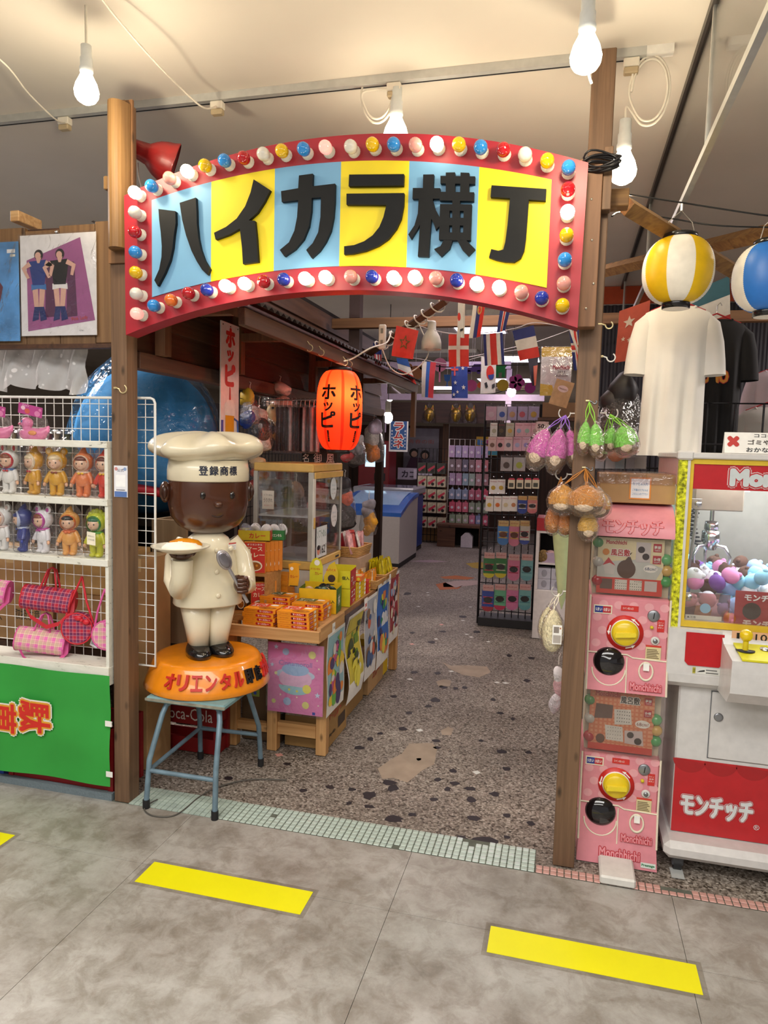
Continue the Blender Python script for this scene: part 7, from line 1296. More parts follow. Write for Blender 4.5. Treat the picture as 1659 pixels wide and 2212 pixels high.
# calendar, pouch and carton high beside the right post
t = thing('calendar', 'yellow topped wall calendar in a sleeve beside the right post', 'calendar', at(1201, 800, y=5.0)); mb = MB(); mb.frame(FR((0, 0, 0))).box(-.10, -.17, 0, .10, .155, .003, C('d8d2cc', .5)).rect(-.10, .09, .10, .155, C('d8b42c', .5), .0036).text('Monchhichi', .035, .02, .11, .03, C('b83a4a'), .005, .02).text('2023', .035, -.012, .05, .016, C('5a4a4a'), .005).text('CALENDAR', .035, -.035, .09, .014, C('5a4a4a'), .005).flat([(-.10, -.17), (.0, -.17), (-.02, -.10), (-.10, -.09)], C('d8b42c', .5), .0045); mb.build('sheet', t); MB().box(-.105, -.006, -.175, .105, -.005, .16, clear('sleeve_film', 'fdfdff', .05, .06, .35, 9)).build('clear_sleeve', t)
lone(MB().frame(FR((0, 0, 0), (1, 0, -.28), (.28, 0, 1))).box(-.06, -.085, 0, .06, .085, .012, C('b08a60', .6, var=.15, scale=30)).disc(0, .03, .035, C('d0b0a8', .5), .0125, 18, .022).text('Monchhichi', 0, .03, .05, .01, C('8a5a40'), .0135), 'paper_pouch', 'brown patterned paper pouch tilted beside the right post', 'pouch', at(1213, 850, y=4.9))
carton(-.20, 5.42, 1.76, .12, 5.6, 1.87, 'open brown carton high on the rack beside the right post', C('7a5a3c', .7), (), False)
lone(MB().box(-.20, -.1, 0, .25, .1, .02, DARKWOOD).box(.14, .06, -1.74, .18, .1, 0, DARKWOOD), 'tall_stand', 'dark stand carrying the open carton beside the right post', 'stand', (-.03, 5.5, 1.738))
# ================================================================== right of the gate
PKM = C('d98a94', .4, var=.05); CRM = C('e6dcc4', .4); CLR = clear('window_plastic', 'f6f4f2', .05, .05)
def outlined(mb, s, x, y, w, h, inner, outer, lift=.001, b=.05):
    mb.text(s, x, y, w, h, outer, lift, b+.03); mb.text(s, x, y, w, h, inner, lift+.0012, .022)
# ---------------------------------------------------------------- two stacked capsule machines
GX, GY = .241, 2.65
def capsule_unit(z0, label, header, body_h, seed):
    t = thing('capsule_machine', label, 'capsule machine', (GX, GY, z0), group='stacked capsule machines'); W = .137
    MB().box(-W, .012, 0, W, .36, body_h, PKM, bev=.008).build('cabinet', t)
    mb = MB(); mb.add([(-W, -.012, .0), (W, -.012, .0), (W, .012, .13), (-W, .012, .13), (-W, .02, 0), (W, .02, 0)], [(0, 1, 2, 3), (0, 3, 4), (1, 5, 2), (0, 4, 5, 1)], PKM); mb.build('lower_apron', t)
    mb = MB()
    for x in (-W, W): mb.tube([(x, -.013, 0), (x, .011, .13), (x, .011, body_h)], .004, CRM, 6)
    mb.tube([(-W, .010, .135), (-.0, .010, .135), (.02, .010, .125), (W, .010, .122)], .003, CRM, 6); mb.tube([(0, -.012, .0), (0, .009, .125)], .0025, CRM, 6); mb.build('cream_edging', t)
    mb = MB(); mb.frame(FR((0, .012, 0)))      # printed dots over the pink front
    rr = random.Random(seed)
    for i in range(5):
        for j in range(4): mb.disc(-.11+.052*i+.02*(j % 2), .17+.048*j, .016, C('e2a2a8', .4), .0006, 14, .015)
    mb.build('front_print', t)
    mb = MB(); mb.frame(FR((0, .011, .215))); mb.lathe([(.064, 0), (.064, .002), (.0005, .0022)], C('cc2a24', .4), 36, c=(-.012, 0, 0)); d_ = mb.build('dial_plate', t)
    mb = MB(); mb.frame(FR((-.012, .009, .215)))
    for a in (.6, 2.7, 4.8): mb.flat([(.058*math.cos(a), .058*math.sin(a)), (.058*math.cos(a+.4), .058*math.sin(a+.4)), (.062*math.cos(a+.4), .062*math.sin(a+.4)), (.056*math.cos(a+.65), .056*math.sin(a+.65)), (.051*math.cos(a+.4), .051*math.sin(a+.4)), (.054*math.cos(a+.4), .054*math.sin(a+.4)), (.054*math.cos(a), .054*math.sin(a))], WHITE, .001)
    mb.build('arrows', d_)
    mb = MB(); mb.frame(FR((-.012, .009, .215))); mb.lathe([(.047, 0), (.047, .006), (.043, .007), (.0425, .022), (.040, .025), (.0005, .025)], C('e6c81a', .3, coat=.3), 32); mb.lathe([(.049, 0), (.050, .003), (.047, .006)], WHITE, 32); dl = mb.build('dial', t)
    mb = MB(); mb.frame(FR((-.012, .009, .215), (1, 0, .1))).prism([(-.034, -.008), (.034, -.008), (.036, 0), (.034, .008), (-.034, .008), (-.036, 0)], .024, .040, C('ead22c', .3, coat=.3)); mb.build('dial_grip', dl)
    mb = MB(); mb.frame(FR((.082, .011, .285))); mb.lathe([(.021, 0), (.021, .004), (.018, .006), (.0005, .006)], STEEL, 24); mb.prism([(-.002, -.010), (.001, -.010), (.004, .012), (.001, .012)], .006, .007, BLACK); mb.build('coin_slot', t)
    mb = MB(); mb.frame(FR((.092, .011, .195))); mb.lathe([(.015, 0), (.015, .003), (.012, .004), (.0005, .004)], C('d4d2cc', .4), 20); mb.lathe([(.008, .004), (.008, .008), (.0005, .008)], STEEL, 16); mb.build('key_lock', t)
    mb = MB(); mb.frame(FR((.078, .011, .243))); mb.lathe([(.006, 0), (.006, .008), (.0005, .009)], C('d8c020', .4), 12); mb.build('return_button', t)
    mb = MB(); mb.frame(FR((.108, .0105, .25))).prism([(-.012, -.022), (.012, -.022), (.012, .022), (-.012, .022)], 0, .001, C('c8302c', .4)).text('コイン', 0, .012, .018, .006, WHITE, .0015).text('返却', 0, .003, .016, .006, WHITE, .0015).text('ボタン', 0, -.006, .018, .006, WHITE, .0015); mb.build('return_label', t); mb = MB(); mb.frame(FR((.0, .0105, .305))).prism([(-.03, -.010), (.03, -.010), (.03, .010), (-.03, .010)], 0, .001, C('c8302c', .4)).text('コイン投入口', -.006, 0, .036, .008, WHITE, .0015); mb.build('coin_label', t)
    mb = MB(); mb.frame(FR((-.092, .0105, .295))).prism([(-.032, -.016), (.032, -.016), (.032, .016), (-.032, .016)], 0, .001, CRM).rect(-.028, -.012, .0, .012, C('2a3a8a', .4), .0014).rect(0, -.012, .028, .012, C('b83038', .4), .0014).text('5まい', -.014, 0, .022, .012, WHITE, .002, .02).text('0まい', .014, 0, .022, .012, WHITE, .002, .02); mb.build('coin_counter', t)
    mb = MB(); mb.frame(FR((.088, .0105, .152))).prism([(-.026, -.026), (.026, -.026), (.026, .026), (-.026, .026)], 0, .001, C('d8c898', .5)).rect(-.026, .019, .026, .026, C('c83a30', .4), .0014)
    for i in range(6): mb.rect(-.022, -.022+.006*i, .02-.004*(i % 3), -.019+.006*i, C('6a5a40', .5), .0014)
    mb.build('caution_label', t)
    mb = MB(); mb.frame(FR((-.062, .010, .105), (1, 0, 0), (0, .12, 1))); mb.lathe([(.055, -.004), (.055, .004), (.05, .010), (.03, .020), (.0005, .024)], C('120e12', .08, coat=.8), 32, sy=.95); mb.build('capsule_door', t)
    mb = MB(); mb.frame(FR((-.062, .004, .082), (1, 0, 0), (0, .12, 1))); mb.tube([(.058*math.cos(a), .060*math.sin(a)-.002, .003) for a in [math.pi*(1+i/16) for i in range(17)]], .003, CRM, 6); mb.build('tray_lip', t)
    mb = MB(); mb.frame(FR((.066, .004, .082), (1, 0, 0), (0, .12, 1))); mb.lathe([(.026, .002), (.026, .006), (.021, .005), (.019, -.012), (.0005, -.014)], CRM, 24, sy=1.35); mb.build('coin_return', t); mb = MB(); mb.frame(FR((.066, .002, .098), (1, 0, 0), (0, .12, 1))).box(-.010, -.012, 0, .010, .014, .008, WHITE); mb.build('return_flap', t)
    mb = MB(); mb.frame(FR((.066, -.011, .028), (1, 0, 0), (0, .18, 1))); outlined(mb, 'Monchhichi', 0, 0, .105, .026, C('e09098', .4), C('b8303c', .4), .003, .05); mb.build('lettering', t)
    # capsule window with its insert card
    z1 = body_h; H = header; cards_back = MB().box(-W+.006, .05, z1, W-.006, .34, z1+H, C('cfc4b0', .5)); cards_back.build('capsule_bin', t)
    for k, (x, z, c_) in enumerate(((-.115, .05, 'b8303c'), (-.115, .12, 'c8c8c4'), (.118, .06, '4aa860'), (.116, .14, '6ab878'), (-.118, .19, '5a9a60'), (.119, .10, 'd8b060'))):
        if z < H-.02: MB().ell((x, .042, z1+z), (.021, .021, .021), C(c_, .15, coat=.5), 14, 9).build('capsule', t)
    mb = MB(); mb.frame(FR((-.006, .030, z1+H*.5))); PWd, PH = .113, H*.47
    mb.prism([(-PWd, -PH), (PWd, -PH), (PWd, PH), (-PWd, PH)], -.001, 0, C('e8dcb4' if seed == 1 else 'e2a07a', .35))
    mb.rect(-PWd, -PH, PWd, -PH*.42, C('d2463a', .4), .0004) if seed == 1 else mb.rect(-PWd, -PH, PWd, -PH*.78, C('d2463a', .4), .0004)
    if seed == 1:
        mb.flat([(-PWd, -PH*.42), (PWd*.8, -PH*.42), (PWd, .0), (PWd*.3, PH*.28), (-PWd, PH*.1)], C('c9ccc8', .4), .0004); mb.disc(-.012, -PH*.10, .032, C('5e4436', .6), .0012, 20, .034); mb.flat([(-.03, .006), (-.004, .04), (-.018, .052), (-.012, .045), (.006, .052), (-.002, .04), (.012, .008)], C('5e4436', .6), .0011); mb.flat([(-.085, -PH*.3), (-.055, -PH*.3), (-.05, .0), (-.075, .03), (-.092, .0)], C('d8d4d0', .6), .0012); mb.flat([(-.095, .0), (-.075, .03), (-.05, .0), (-.07, .01)], C('c83a40', .5), .0014); mb.disc(.07, -.004, .024, WHITE, .0012, 18, .014); mb.text('68cm!', .07, -.004, .038, .012, C('2a3a6a'), .002)
        mb.disc(-.085, PH*.48, .012, C('d88a3a', .4), .0012); outlined(mb, '風呂敷', -.035, PH*.48, .065, .024, C('c02a30', .4), WHITE, .0012, .07); mb.text('Monchhichi', -.05, PH*.84, .07, .014, C('b83040', .4), .0014, .03)
        mb.rect(.018, PH*.18, .068, PH*.88, C('d0c8c8', .4), .0012); mb.disc(.036, PH*.62, .012, C('3a2a26', .5), .0018); mb.disc(.052, PH*.38, .012, C('3a2a26', .5), .0018)
        for k, (yy, s1) in enumerate(((PH*.70, '夢屋'), (PH*.28, '全4種'))): mb.rect(.076, yy-.014, .104, yy+.016, C('b8303c', .4), .0012); mb.text(s1, .09, yy+.003, .022, .011, WHITE, .002, .02); mb.text(['YUMEYA', '500円'][k], .09, yy-.008, .02, .006, WHITE, .002)
        for k in range(4): mb.rect(-.10+.051*k, -PH*.84, -.058+.051*k, -PH*.48, C(['6a5048', 'dcd8d0', 'd8d6cc', 'cfc4c4'][k], .5), .0012)
        for k in range(40): mb.disc(-.046+.036*(k % 6)/5+.051*(k//20), -PH*.80+PH*.28*((k//6) % 4)/3, .0016, C('2a2220'), .0018, 6)
    else:
        for i in range(14): mb.rect(-PWd+.0155*i, -PH*.78, -PWd+.0155*i+.007, PH, C('d8815c', .5), .0003+.00002*i)
        for i in range(13): mb.rect(-PWd, -PH*.74+PH*.135*i, PWd, -PH*.74+PH*.135*i+.006, C('d8815c', .5), .0006+.00002*i)
        mb.flat([(-.095, .005), (-.032, .01), (-.03, .06), (-.09, .062)], C('6a5048', .6), .0014); mb.flat([(-.022, -.012), (.038, -.006), (.032, .05), (-.026, .046)], C('dcdad4', .5), .0016); mb.flat([(-.05, -.072), (.012, -.074), (.006, -.018), (-.056, -.016)], C('dcdad4', .5), .0018); mb.flat([(.016, -.078), (.082, -.082), (.076, -.026), (.014, -.03)], C('cfc0c0', .5), .002)
        for k in range(24): mb.disc(-.014+.042*(k % 6)/5, .002+.038*(k//6)/3, .0018, C('2a2220'), .0024, 6); mb.disc(-.044+.044*(k % 6)/5, -.064+.04*(k//6)/3, .0014, C('4a3a38'), .0024, 6)
        mb.disc(.035, -.045, .012, C('3a2a26', .5), .0026); mb.disc(.062, -.066, .013, C('3a2a26', .5), .0026); outlined(mb, '風呂敷', .028, PH*.74, .066, .026, C('3a302c', .4), WHITE, .002, .07); mb.text('Monchhichi', -.05, PH*.88, .085, .016, C('b83040', .4), .002, .03)
        for k, (yy, s1) in enumerate(((PH*.76, '夢屋'), (PH*.36, '全4種'))): mb.rect(.078, yy-.013, .104, yy+.014, C('b8303c', .4), .002); mb.text(s1, .091, yy+.003, .021, .010, WHITE, .0028, .02); mb.text(['YUMEYA', '500円'][k], .091, yy-.007, .019, .005, WHITE, .0028)
        mb.disc(.075, .0, .026, WHITE, .002, 18, .015); mb.text('68cm!', .075, 0, .040, .013, C('8a3a38'), .003); mb.disc(-.07, -.07, .016, C('6a4636', .6), .002, 16, .018)
    mb.build('insert_card', t); MB().box(-W+.003, .004, z1+.004, W-.003, .008, z1+H-.004, CLR).build('front_window', t)
    return t
u1 = capsule_unit(.075, 'lower pink capsule machine beside the right post', .242, .325, 2); u2 = capsule_unit(.645, 'upper pink capsule machine stacked beside the right post', .218, .345, 1)
t = u1; mb = MB(); mb.add([(-.137, -.012, 0), (.137, -.012, 0), (.141, -.03, -.075), (-.141, -.03, -.075), (-.141, .2, -.075), (.141, .2, -.075), (.137, .2, 0), (-.137, .2, 0)], [(3, 2, 1, 0), (0, 7, 4, 3), (2, 5, 6, 1)], PKM); mb.frame(FR((.0, -.0225, -.036), (1, 0, 0), (0, .23, 1))); outlined(mb, 'Monchhichi', .01, .004, .14, .032, C('e09098', .4), C('b8303c', .4), .001, .05); mb.rect(.085, -.030, .136, -.012, C('d8e0d8', .4), .001).text('Prestage', .11, -.021, .044, .010, C('1f7a4a'), .002, .03); mb.build('foot_panel', u1)
MB().box(-.137, .05, .567, .137, .36, .570, CRM).build('top_plate', u1)
mb = MB(); n = 8; vs = []          # curved header on the upper machine
for i in range(n+1): a = math.pi/2*i/n; vs += [(-.137, .17-.165*math.cos(a)**1.0, .563+.115*math.sin(a)), (.137, .17-.165*math.cos(a), .563+.115*math.sin(a))]
mb.add(vs, [(2*i, 2*i+1, 2*i+3, 2*i+2) for i in range(n)], PKM, True); mb.box(-.137, .17, .563, .137, .36, .678, CRM)
for s in (-1, 1): mb.add([(s*.137, .17-.165*math.cos(math.pi/2*i/n), .563+.115*math.sin(math.pi/2*i/n)) for i in range(n+1)]+[(s*.137, .17, .563)], [tuple(range(n+2))[::s]], CRM)
mb.build('header_hood', u2)
mb = MB(); vs, fs = text_mesh('モンチッチ', 0.0, 0.0); x0, x1 = min(v.x for v in vs), max(v.x for v in vs); y0, y1 = min(v.y for v in vs), max(v.y for v in vs)
for bold, m_, lf in ((.11, C('c82a28', .4), .001), (.055, PKM, .002)):
    for q in range(8):
        dx, dy, out = bold*.045*math.cos(q*.785), bold*.30*math.sin(q*.785), []
        for v in vs: a = math.radians(18)+((v.y-(y0+y1)/2)/(y1-y0)+dy)*math.radians(26); out.append((-.005+(v.x-(x0+x1)/2)/(x1-x0)*.20+dx, .17-(.165+lf)*math.cos(a), .563+(.115+lf)*math.sin(a)))
        mb.add(out, fs, m_)
mb.build('header_lettering', u2)
lone(MB().box(-.06, -.07, 0, .06, .07, .032, C('d8d6d0', .5), bev=.006), 'foot_block', 'white plastic block on the floor under the capsule machines', 'block', (.238, 2.555, .002))
# carton on top, wrapped in film
t = carton(.118, 2.74, 1.3245, .382, 3.0, 1.43, 'film wrapped carton on top of the capsule machines', CARD, (), False); mb = MB(); mb.frame(FR((.01, -.1315, .055))).prism([(-.037, -.04), (.037, -.04), (.037, .04), (-.037, .04)], 0, .001, C('e08a3a', .4)).rect(-.032, -.035, .032, .035, C('e8e4e4', .4), .0014).text('カプセル入れ', 0, .016, .052, .011, C('2a7ab0'), .002).text('ご不要のカプセルは', 0, -.006, .054, .009, C('2a7ab0'), .002).text('こちらに入れて下さい', 0, -.02, .054, .009, C('2a7ab0'), .002); mb.build('hand_note', t)
MB().box(-.136, -.134, .07, .136, .132, .112, clear('wrap_film', 'f4eef0', .12, .15, .6, 20)).build('wrap_film', t)
# ---------------------------------------------------------------- claw machine
KX, KY = .38, 2.68; t = thing('claw_machine', 'white and red claw machine full of small plush at the right edge', 'claw machine', (KX, KY, 0)); WH = C('d2d0ce', .35, coat=.2); KR = C('b81a22', .35, coat=.2); KYL = C('d8b632', .35); W = .80
MB().box(.02, -.07, .06, W, .62, .125, WH, bev=.02).build('platform', t); MB().box(.05, .02, .125, W, .6, .70, WH, bev=.006).build('lower_cabinet', t)
mb = MB(); mb.frame(FR((0, .019, 0))).rect(.052, .128, W, .405, KR, .001)
for i in range(8): mb.disc(.10+.105*i, .405, .056, C('a3161c', .35, coat=.2), .0015, 16, .05, math.pi, 2*math.pi)
mb.build('red_panel', t); mb = MB(); mb.frame(FR((.20, .017, .235), (1, 0, 0))); [mb.text('モンチッチ', 0, 0, .235, .075, m_, lf, b) for b, m_, lf in ((.11, C('c9cccc', .4), .001), (.085, KR, .002), (.055, C('d4d8d8', .4), .003))]; mb.text('®', .135, -.05, .02, .02, C('d4d8d8'), .002); mb.build('lettering', t)
MB().box(.16, .012, .42, W-.02, .02, .665, WH, bev=.003).build('service_door', t); MB().box(.157, .0185, .417, W-.017, .0195, .668, C('6a6c70', .5)).build('door_gap', t); mb = MB(); mb.frame(FR((.185, .012, .575))); mb.lathe([(.016, 0), (.015, .004), (.011, .005), (.0005, .004)], STEEL, 20); mb.build('door_lock', t)
mb = MB(); mb.frame(FR((0, 0, 0), (0, 1, 0), (0, 0, 1))); mb.prism([(-.03, .73), (-.025, .70), (.0, .68), (.6, .68), (.6, .765), (.0, .895), (-.03, .895)], -.004, .17, WH); mb.build('console_left', t)
mb = MB(); mb.frame(FR((.17, 0, 0), (0, 1, 0), (0, 0, 1))); mb.prism([(-.20, .80), (-.195, .73), (-.16, .69), (.0, .68), (.0, .895), (-.06, .86), (-.20, .84)], 0, .63, WH); mb.build('console_shelf', t)
mb = MB(); mb.frame(FR((.17, 0, 0), (0, 1, 0), (0, 0, 1))); mb.prism([(-.198, .842), (-.06, .862), (-.06, .868), (-.198, .848)], .03, .6, C('d8d020', .4)); mb.build('yellow_control_plate', t)
mb = MB(); mb.frame(Matrix.Translation((.225, -.12, .858))); mb.lathe([(.03, 0), (.03, .002), (.0005, .003)], BLACK, 20); mb.cyl((0, 0, 0), (0, 0, .035), .009, C('d8c020', .3), n=12); mb.ell((0, 0, .052), (.021, .021, .021), C('e0c010', .15, coat=.5), 16, 10); mb.build('joystick', t)
mb = MB(); mb.frame(Matrix.Translation((.29, -.10, .862))); mb.lathe([(.017, 0), (.016, .006), (.0005, .008)], CHROME, 16); mb.build('button', t)
mb = MB(); mb.frame(FR((.29, -.0305, .885))).prism([(-.09, -.018), (.12, -.018), (.12, .018), (-.09, .018)], 0, .001, C('d8a884', .5)).text('1', -.07, 0, .008, .022, BLACK, .0016, .02).text('100', .015, 0, .06, .024, BLACK, .0016, .01); mb.build('price_plate', t)
mb = MB(); mb.frame(FR((.115, -.031, .825))).prism([(-.062, -.045), (-.05, -.058), (.05, -.058), (.062, -.045), (.062, .06), (-.062, .06)], 0, .003, C('b8141c', .4)); mb.build('red_hatch', t); mb = MB(); mb.frame(FR((.125, -.0305, .75))).prism([(-.045, -.012), (.045, -.012), (.045, .012), (-.045, .012)], 0, .001, C('d8d8d2', .4)).rect(-.044, -.011, -.034, .011, C('b8b040', .4), .0014).text('注意', -.039, 0, .008, .014, BLACK, .002).rect(.0, -.008, .04, -.004, C('6a6a6a'), .0014).rect(.0, .002, .036, .006, C('6a6a6a'), .0014).flat([(-.03, -.006), (-.004, -.002), (-.004, .004), (-.02, .0)], BLACK, .0014); mb.build('caution_label', t)
# upper cabinet: corner post with light strip, yellow frame, header, glass
MB().box(.0, -.005, .895, .028, .03, 1.495, C('c8c828', .3, .3, var=.9, scale=90, emit=.15)).build('light_strip', t); MB().box(.027, -.006, .895, .036, .03, 1.495, WH).build('corner_post', t); MB().box(-.006, -.012, 1.493, W, .60, 1.515, WH, bev=.004).build('top_cap', t); MB().box(-.008, -.016, 1.488, .045, .03, 1.52, WH, bev=.006).build('corner_cap', t)
MB().box(.036, -.002, .897, .048, .016, 1.493, KYL).build('window_frame', t); MB().box(.048, -.002, 1.475, W, .016, 1.493, KYL).build('window_frame', t); MB().box(.048, -.002, .897, W, .016, .918, KYL).build('window_frame', t)
mb = MB(); mb.box(.048, .002, 1.388, W, .012, 1.475, KR); mb.frame(FR((.25, .0015, 1.432))); [mb.text('Monchhichi', .10, 0, .36, .052, m_, lf, b) for b, m_, lf in ((.12, C('d8b8b8', .4), .001), (.09, KR, .002), (.055, C('c9d0d2', .4), .003))]; mb.build('header_panel', t)
MB().box(.048, .006, .918, W, .009, 1.388, GLASS).build('front_glass', t); MB().box(.002, .03, .90, .005, .58, 1.40, clear('side_glass', 'e6f4f4', .06, .03)).build('side_glass', t); MB().box(.0, .03, 1.40, .006, .58, 1.493, C('c89a98', .4)).build('side_header', t)
MB().box(.0, .585, .70, W, .60, 1.493, C('7d776e', .45)).build('back_panel', t); MB().box(.012, .02, .885, W, .58, .895, C('c8c8c6', .5)).build('prize_floor', t); MB().box(.048, .30, 1.47, W-.05, .36, 1.485, C('f4fbff', .4, emit=12, var=0)).build('light_tube', t)
al = area('claw_light', (KX+.4, KY+.3, 1.462), .6, .4, 9, (.86, .97, 1.0))
MB().box(.05, .028, .92, .20, .034, 1.015, clear('chute_panel', 'f0c8c8', .10, .05)).build('chute_wall', t); mb = MB(); mb.box(.048, .018, .985, .068, .03, 1.015, C('a89c90', .4)); mb.frame(FR((.062, .017, 1.0))).lathe([(.011, 0), (.010, .004), (.0005, .005)], CHROME, 16); mb.build('lower_lock', t); mb = MB(); mb.box(.048, .018, 1.318, .085, .03, 1.352, C('a89c90', .4)); mb.frame(FR((.072, .017, 1.335))).lathe([(.012, 0), (.010, .004), (.0005, .005)], CHROME, 16); mb.build('upper_lock', t)
mb = MB(); mb.frame(FR((.12, .026, .962))).disc(0, 0, .018, C('8ab0c8', .3), .0); mb.build('chute_dot', t)
mb = MB(); mb.frame(FR((.30, .026, .97))).prism([(-.085, -.065), (.15, -.065), (.15, .065), (-.085, .065)], 0, .002, C('9a2a2c', .4)).text('モンチッチ', .01, .042, .13, .022, C('d8d8d4'), .003, .03).text('モンチッチ', .02, -.05, .15, .024, C('d8c0b8'), .003, .04).disc(-.03, -.005, .03, C('3a241a', .5), .003).disc(.055, -.005, .032, C('c8b84a', .5), .003); mb.build('inner_poster', t)
mb = MB(); mb.frame(FR((.075, .025, .928))).prism([(-.02, -.008), (.10, -.008), (.10, .008), (-.02, .008)], 0, .001, C('d0cec4', .4)).text('▲注意', -.0, 0, .03, .008, BLACK, .0014); mb.build('glass_label', t)
# claw carriage
MB().box(.09, .20, 1.30, .26, .36, 1.385, C('a89886', .45), bev=.004).build('carriage', t); MB().box(.10, .21, 1.375, .28, .22, 1.39, C('d8e8f0', .2)).build('carriage_rail', t); MB().cyl((.165, .26, 1.255), (.165, .26, 1.30), .008, CHROME, n=10).build('claw_rod', t)
mb = MB(); mb.frame(Matrix.Translation((.165, .26, 1.15))); mb.lathe([(.0005, .108), (.024, .106), (.026, .075), (.020, .072), (.033, .068), (.034, .03), (.026, .02), (.022, -.004), (.0005, -.006)], CHROME, 20); mb.build('claw_body', t)
for a in (-.5, 1.6, 3.7):
    c_, s_ = math.cos(a), math.sin(a); MB().tube([(.165+.02*c_, .26+.02*s_, 1.165), (.165+.055*c_, .26+.055*s_, 1.16), (.165+.075*c_, .26+.075*s_, 1.125), (.165+.065*c_, .26+.065*s_, 1.07)], [.007, .007, .006, .004], CHROME, 6).build('claw_finger', t)
mb = MB(); pts = [(.105+.016*math.cos(i*.9), .25+.016*math.sin(i*.9), 1.30-.0022*i+.0*i) for i in range(64)]; pts = [(p[0]+.03*math.sin(math.pi*i/64)*-.5+.02*(i/64)**2, p[1], p[2]) for i, p in enumerate(pts)]; mb.tube(pts, .0035, BLACK, 5); mb.build('coiled_lead', t)
MB().tube([(.075, .2, 1.31), (.07, .2, 1.2), (.055, .2, 1.12), (.062, .2, 1.075), (.085, .2, 1.085), (.095, .2, 1.2), (.10, .2, 1.30)], .006, C('8a857c', .4), 8).build('hose', t)
for x, z in ((.075, 0), (.62, 0)):
    MB().box(x-.02, -.03, .02, x+.02, .02, .085, C('4a4c50', .4), bev=.004).build('caster_bracket', t); mb = MB(); mb.cyl((x-.014, -.01, .024), (x+.014, -.01, .024), .024, C('1c1c1e', .5), n=18); mb.build('caster_wheel', t)
for x in (.16, .40, .70): mb = MB(); mb.lathe([(.0005, .0), (.024, .0), (.026, .008), (.02, .016), (.007, .02), (.006, .075)], CHROME, 18, c=(x, .08, .0)); mb.build('levelling_foot', t)
lone(MB().box(-.022, -.03, 0, .022, .03, .003, C('b8bab8', .4)), 'caster_plate', 'grey plate on the floor under the claw machine caster', 'plate', (.452, 2.635, .0))
# plush heap in the machine
PC = [('e08ab8', 'pink'), ('8ac0d8', 'light blue'), ('e8e6ea', 'white'), ('5a3a2c', 'brown'), ('c8d08a', 'lime'), ('7a4a9a', 'purple'), ('e8e6ea', 'white'), ('9ab4e0', 'sky blue')]; srcp = {}; rr = random.Random(21); spots_ = []
for lay, (nx, ny, z) in enumerate(((11, 6, .915), (10, 6, .955), (10, 5, .995), (9, 5, 1.03), (6, 4, 1.06))):
    for i in range(nx):
        for j in range(ny):
            x = .05+.68*(i+.5)/nx+rr.uniform(-.018, .018); y = .05+.48*(j+.5)/ny+rr.uniform(-.018, .018)
            if x < .21 and y < .12 and lay >= 0 and z < 1.0: continue
            if lay >= 2 and y < .10: continue
            if lay < 2 and y > .20: continue
            spots_.append((x, y, z+rr.uniform(-.008, .008)))
for x, y, z in spots_:
    hx, nm = rr.choice(PC)
    if hx not in srcp:
        mb = MB(); mb.ell((0, 0, 0), (.034, .028, .030), C(hx, .85, var=.08), 12, 8); mb.ell((-.016, -.006, .024), (.010, .009, .010), C(hx, .85, var=.08), 8, 6); mb.ell((.016, -.006, .024), (.010, .009, .010), C(hx, .85, var=.08), 8, 6); o = mb.build('soft_toy'); srcp[hx] = o
    else: o = srcp[hx].copy(); COL.objects.link(o)
    o.location = (KX+x, KY+y, z+.012); o.rotation_euler = (rr.uniform(-1.5, 1.5), rr.uniform(-1.5, 1.5), rr.uniform(0, 6)); tag(o, '%s mini plush, %s %s of claw heap, %s' % (nm, 'front' if y < .16 else ('middle' if y < .34 else 'rear'), 'left' if x < .22 else ('centre' if x < .45 else 'right'), 'low down' if z < .98 else ('half way up' if z < 1.05 else 'on top')), 'soft toy', '%s plush in the claw machine' % nm)
byl = {}
for o in [q for q in bpy.data.objects if q.get('category') == 'soft toy' and 'claw heap' in q.get('label', '')]: byl.setdefault(o['label'], []).append(o)
for lab, L_ in byl.items():
    if len(L_) > 1:
        for k, o in enumerate(sorted(L_, key=lambda q: q.location.x)): o['label'] = lab+', %s from left' % ORD[min(k, 9)]
# notice on top
t = thing('notice_stand', 'white folded notice with a red cross on the claw machine', 'notice', (.62, 2.72, 1.516)); mb = MB(); mb.frame(FR((0, 0, 0), (1, 0, 0), (0, .25, 1))).prism([(-.09, 0), (.13, 0), (.13, .075), (-.09, .075)], -.001, .001, WHITE); mb.text('×', -.062, .042, .03, .03, C('c02a20'), .002, .05).text('ココに', .035, .064, .06, .012, BLACK, .002, .02).text('ゴミや物を', .045, .04, .12, .017, C('4a4038'), .002, .03).text('おかないで', .04, .013, .12, .016, BLACK, .002, .02); mb.build('front_sheet', t); mb = MB(); mb.frame(FR((0, .038, 0), (1, 0, 0), (0, -.25, 1))).prism([(-.09, 0), (.13, 0), (.13, .075), (-.09, .075)], -.001, .001, WHITE); mb.build('rear_sheet', t)
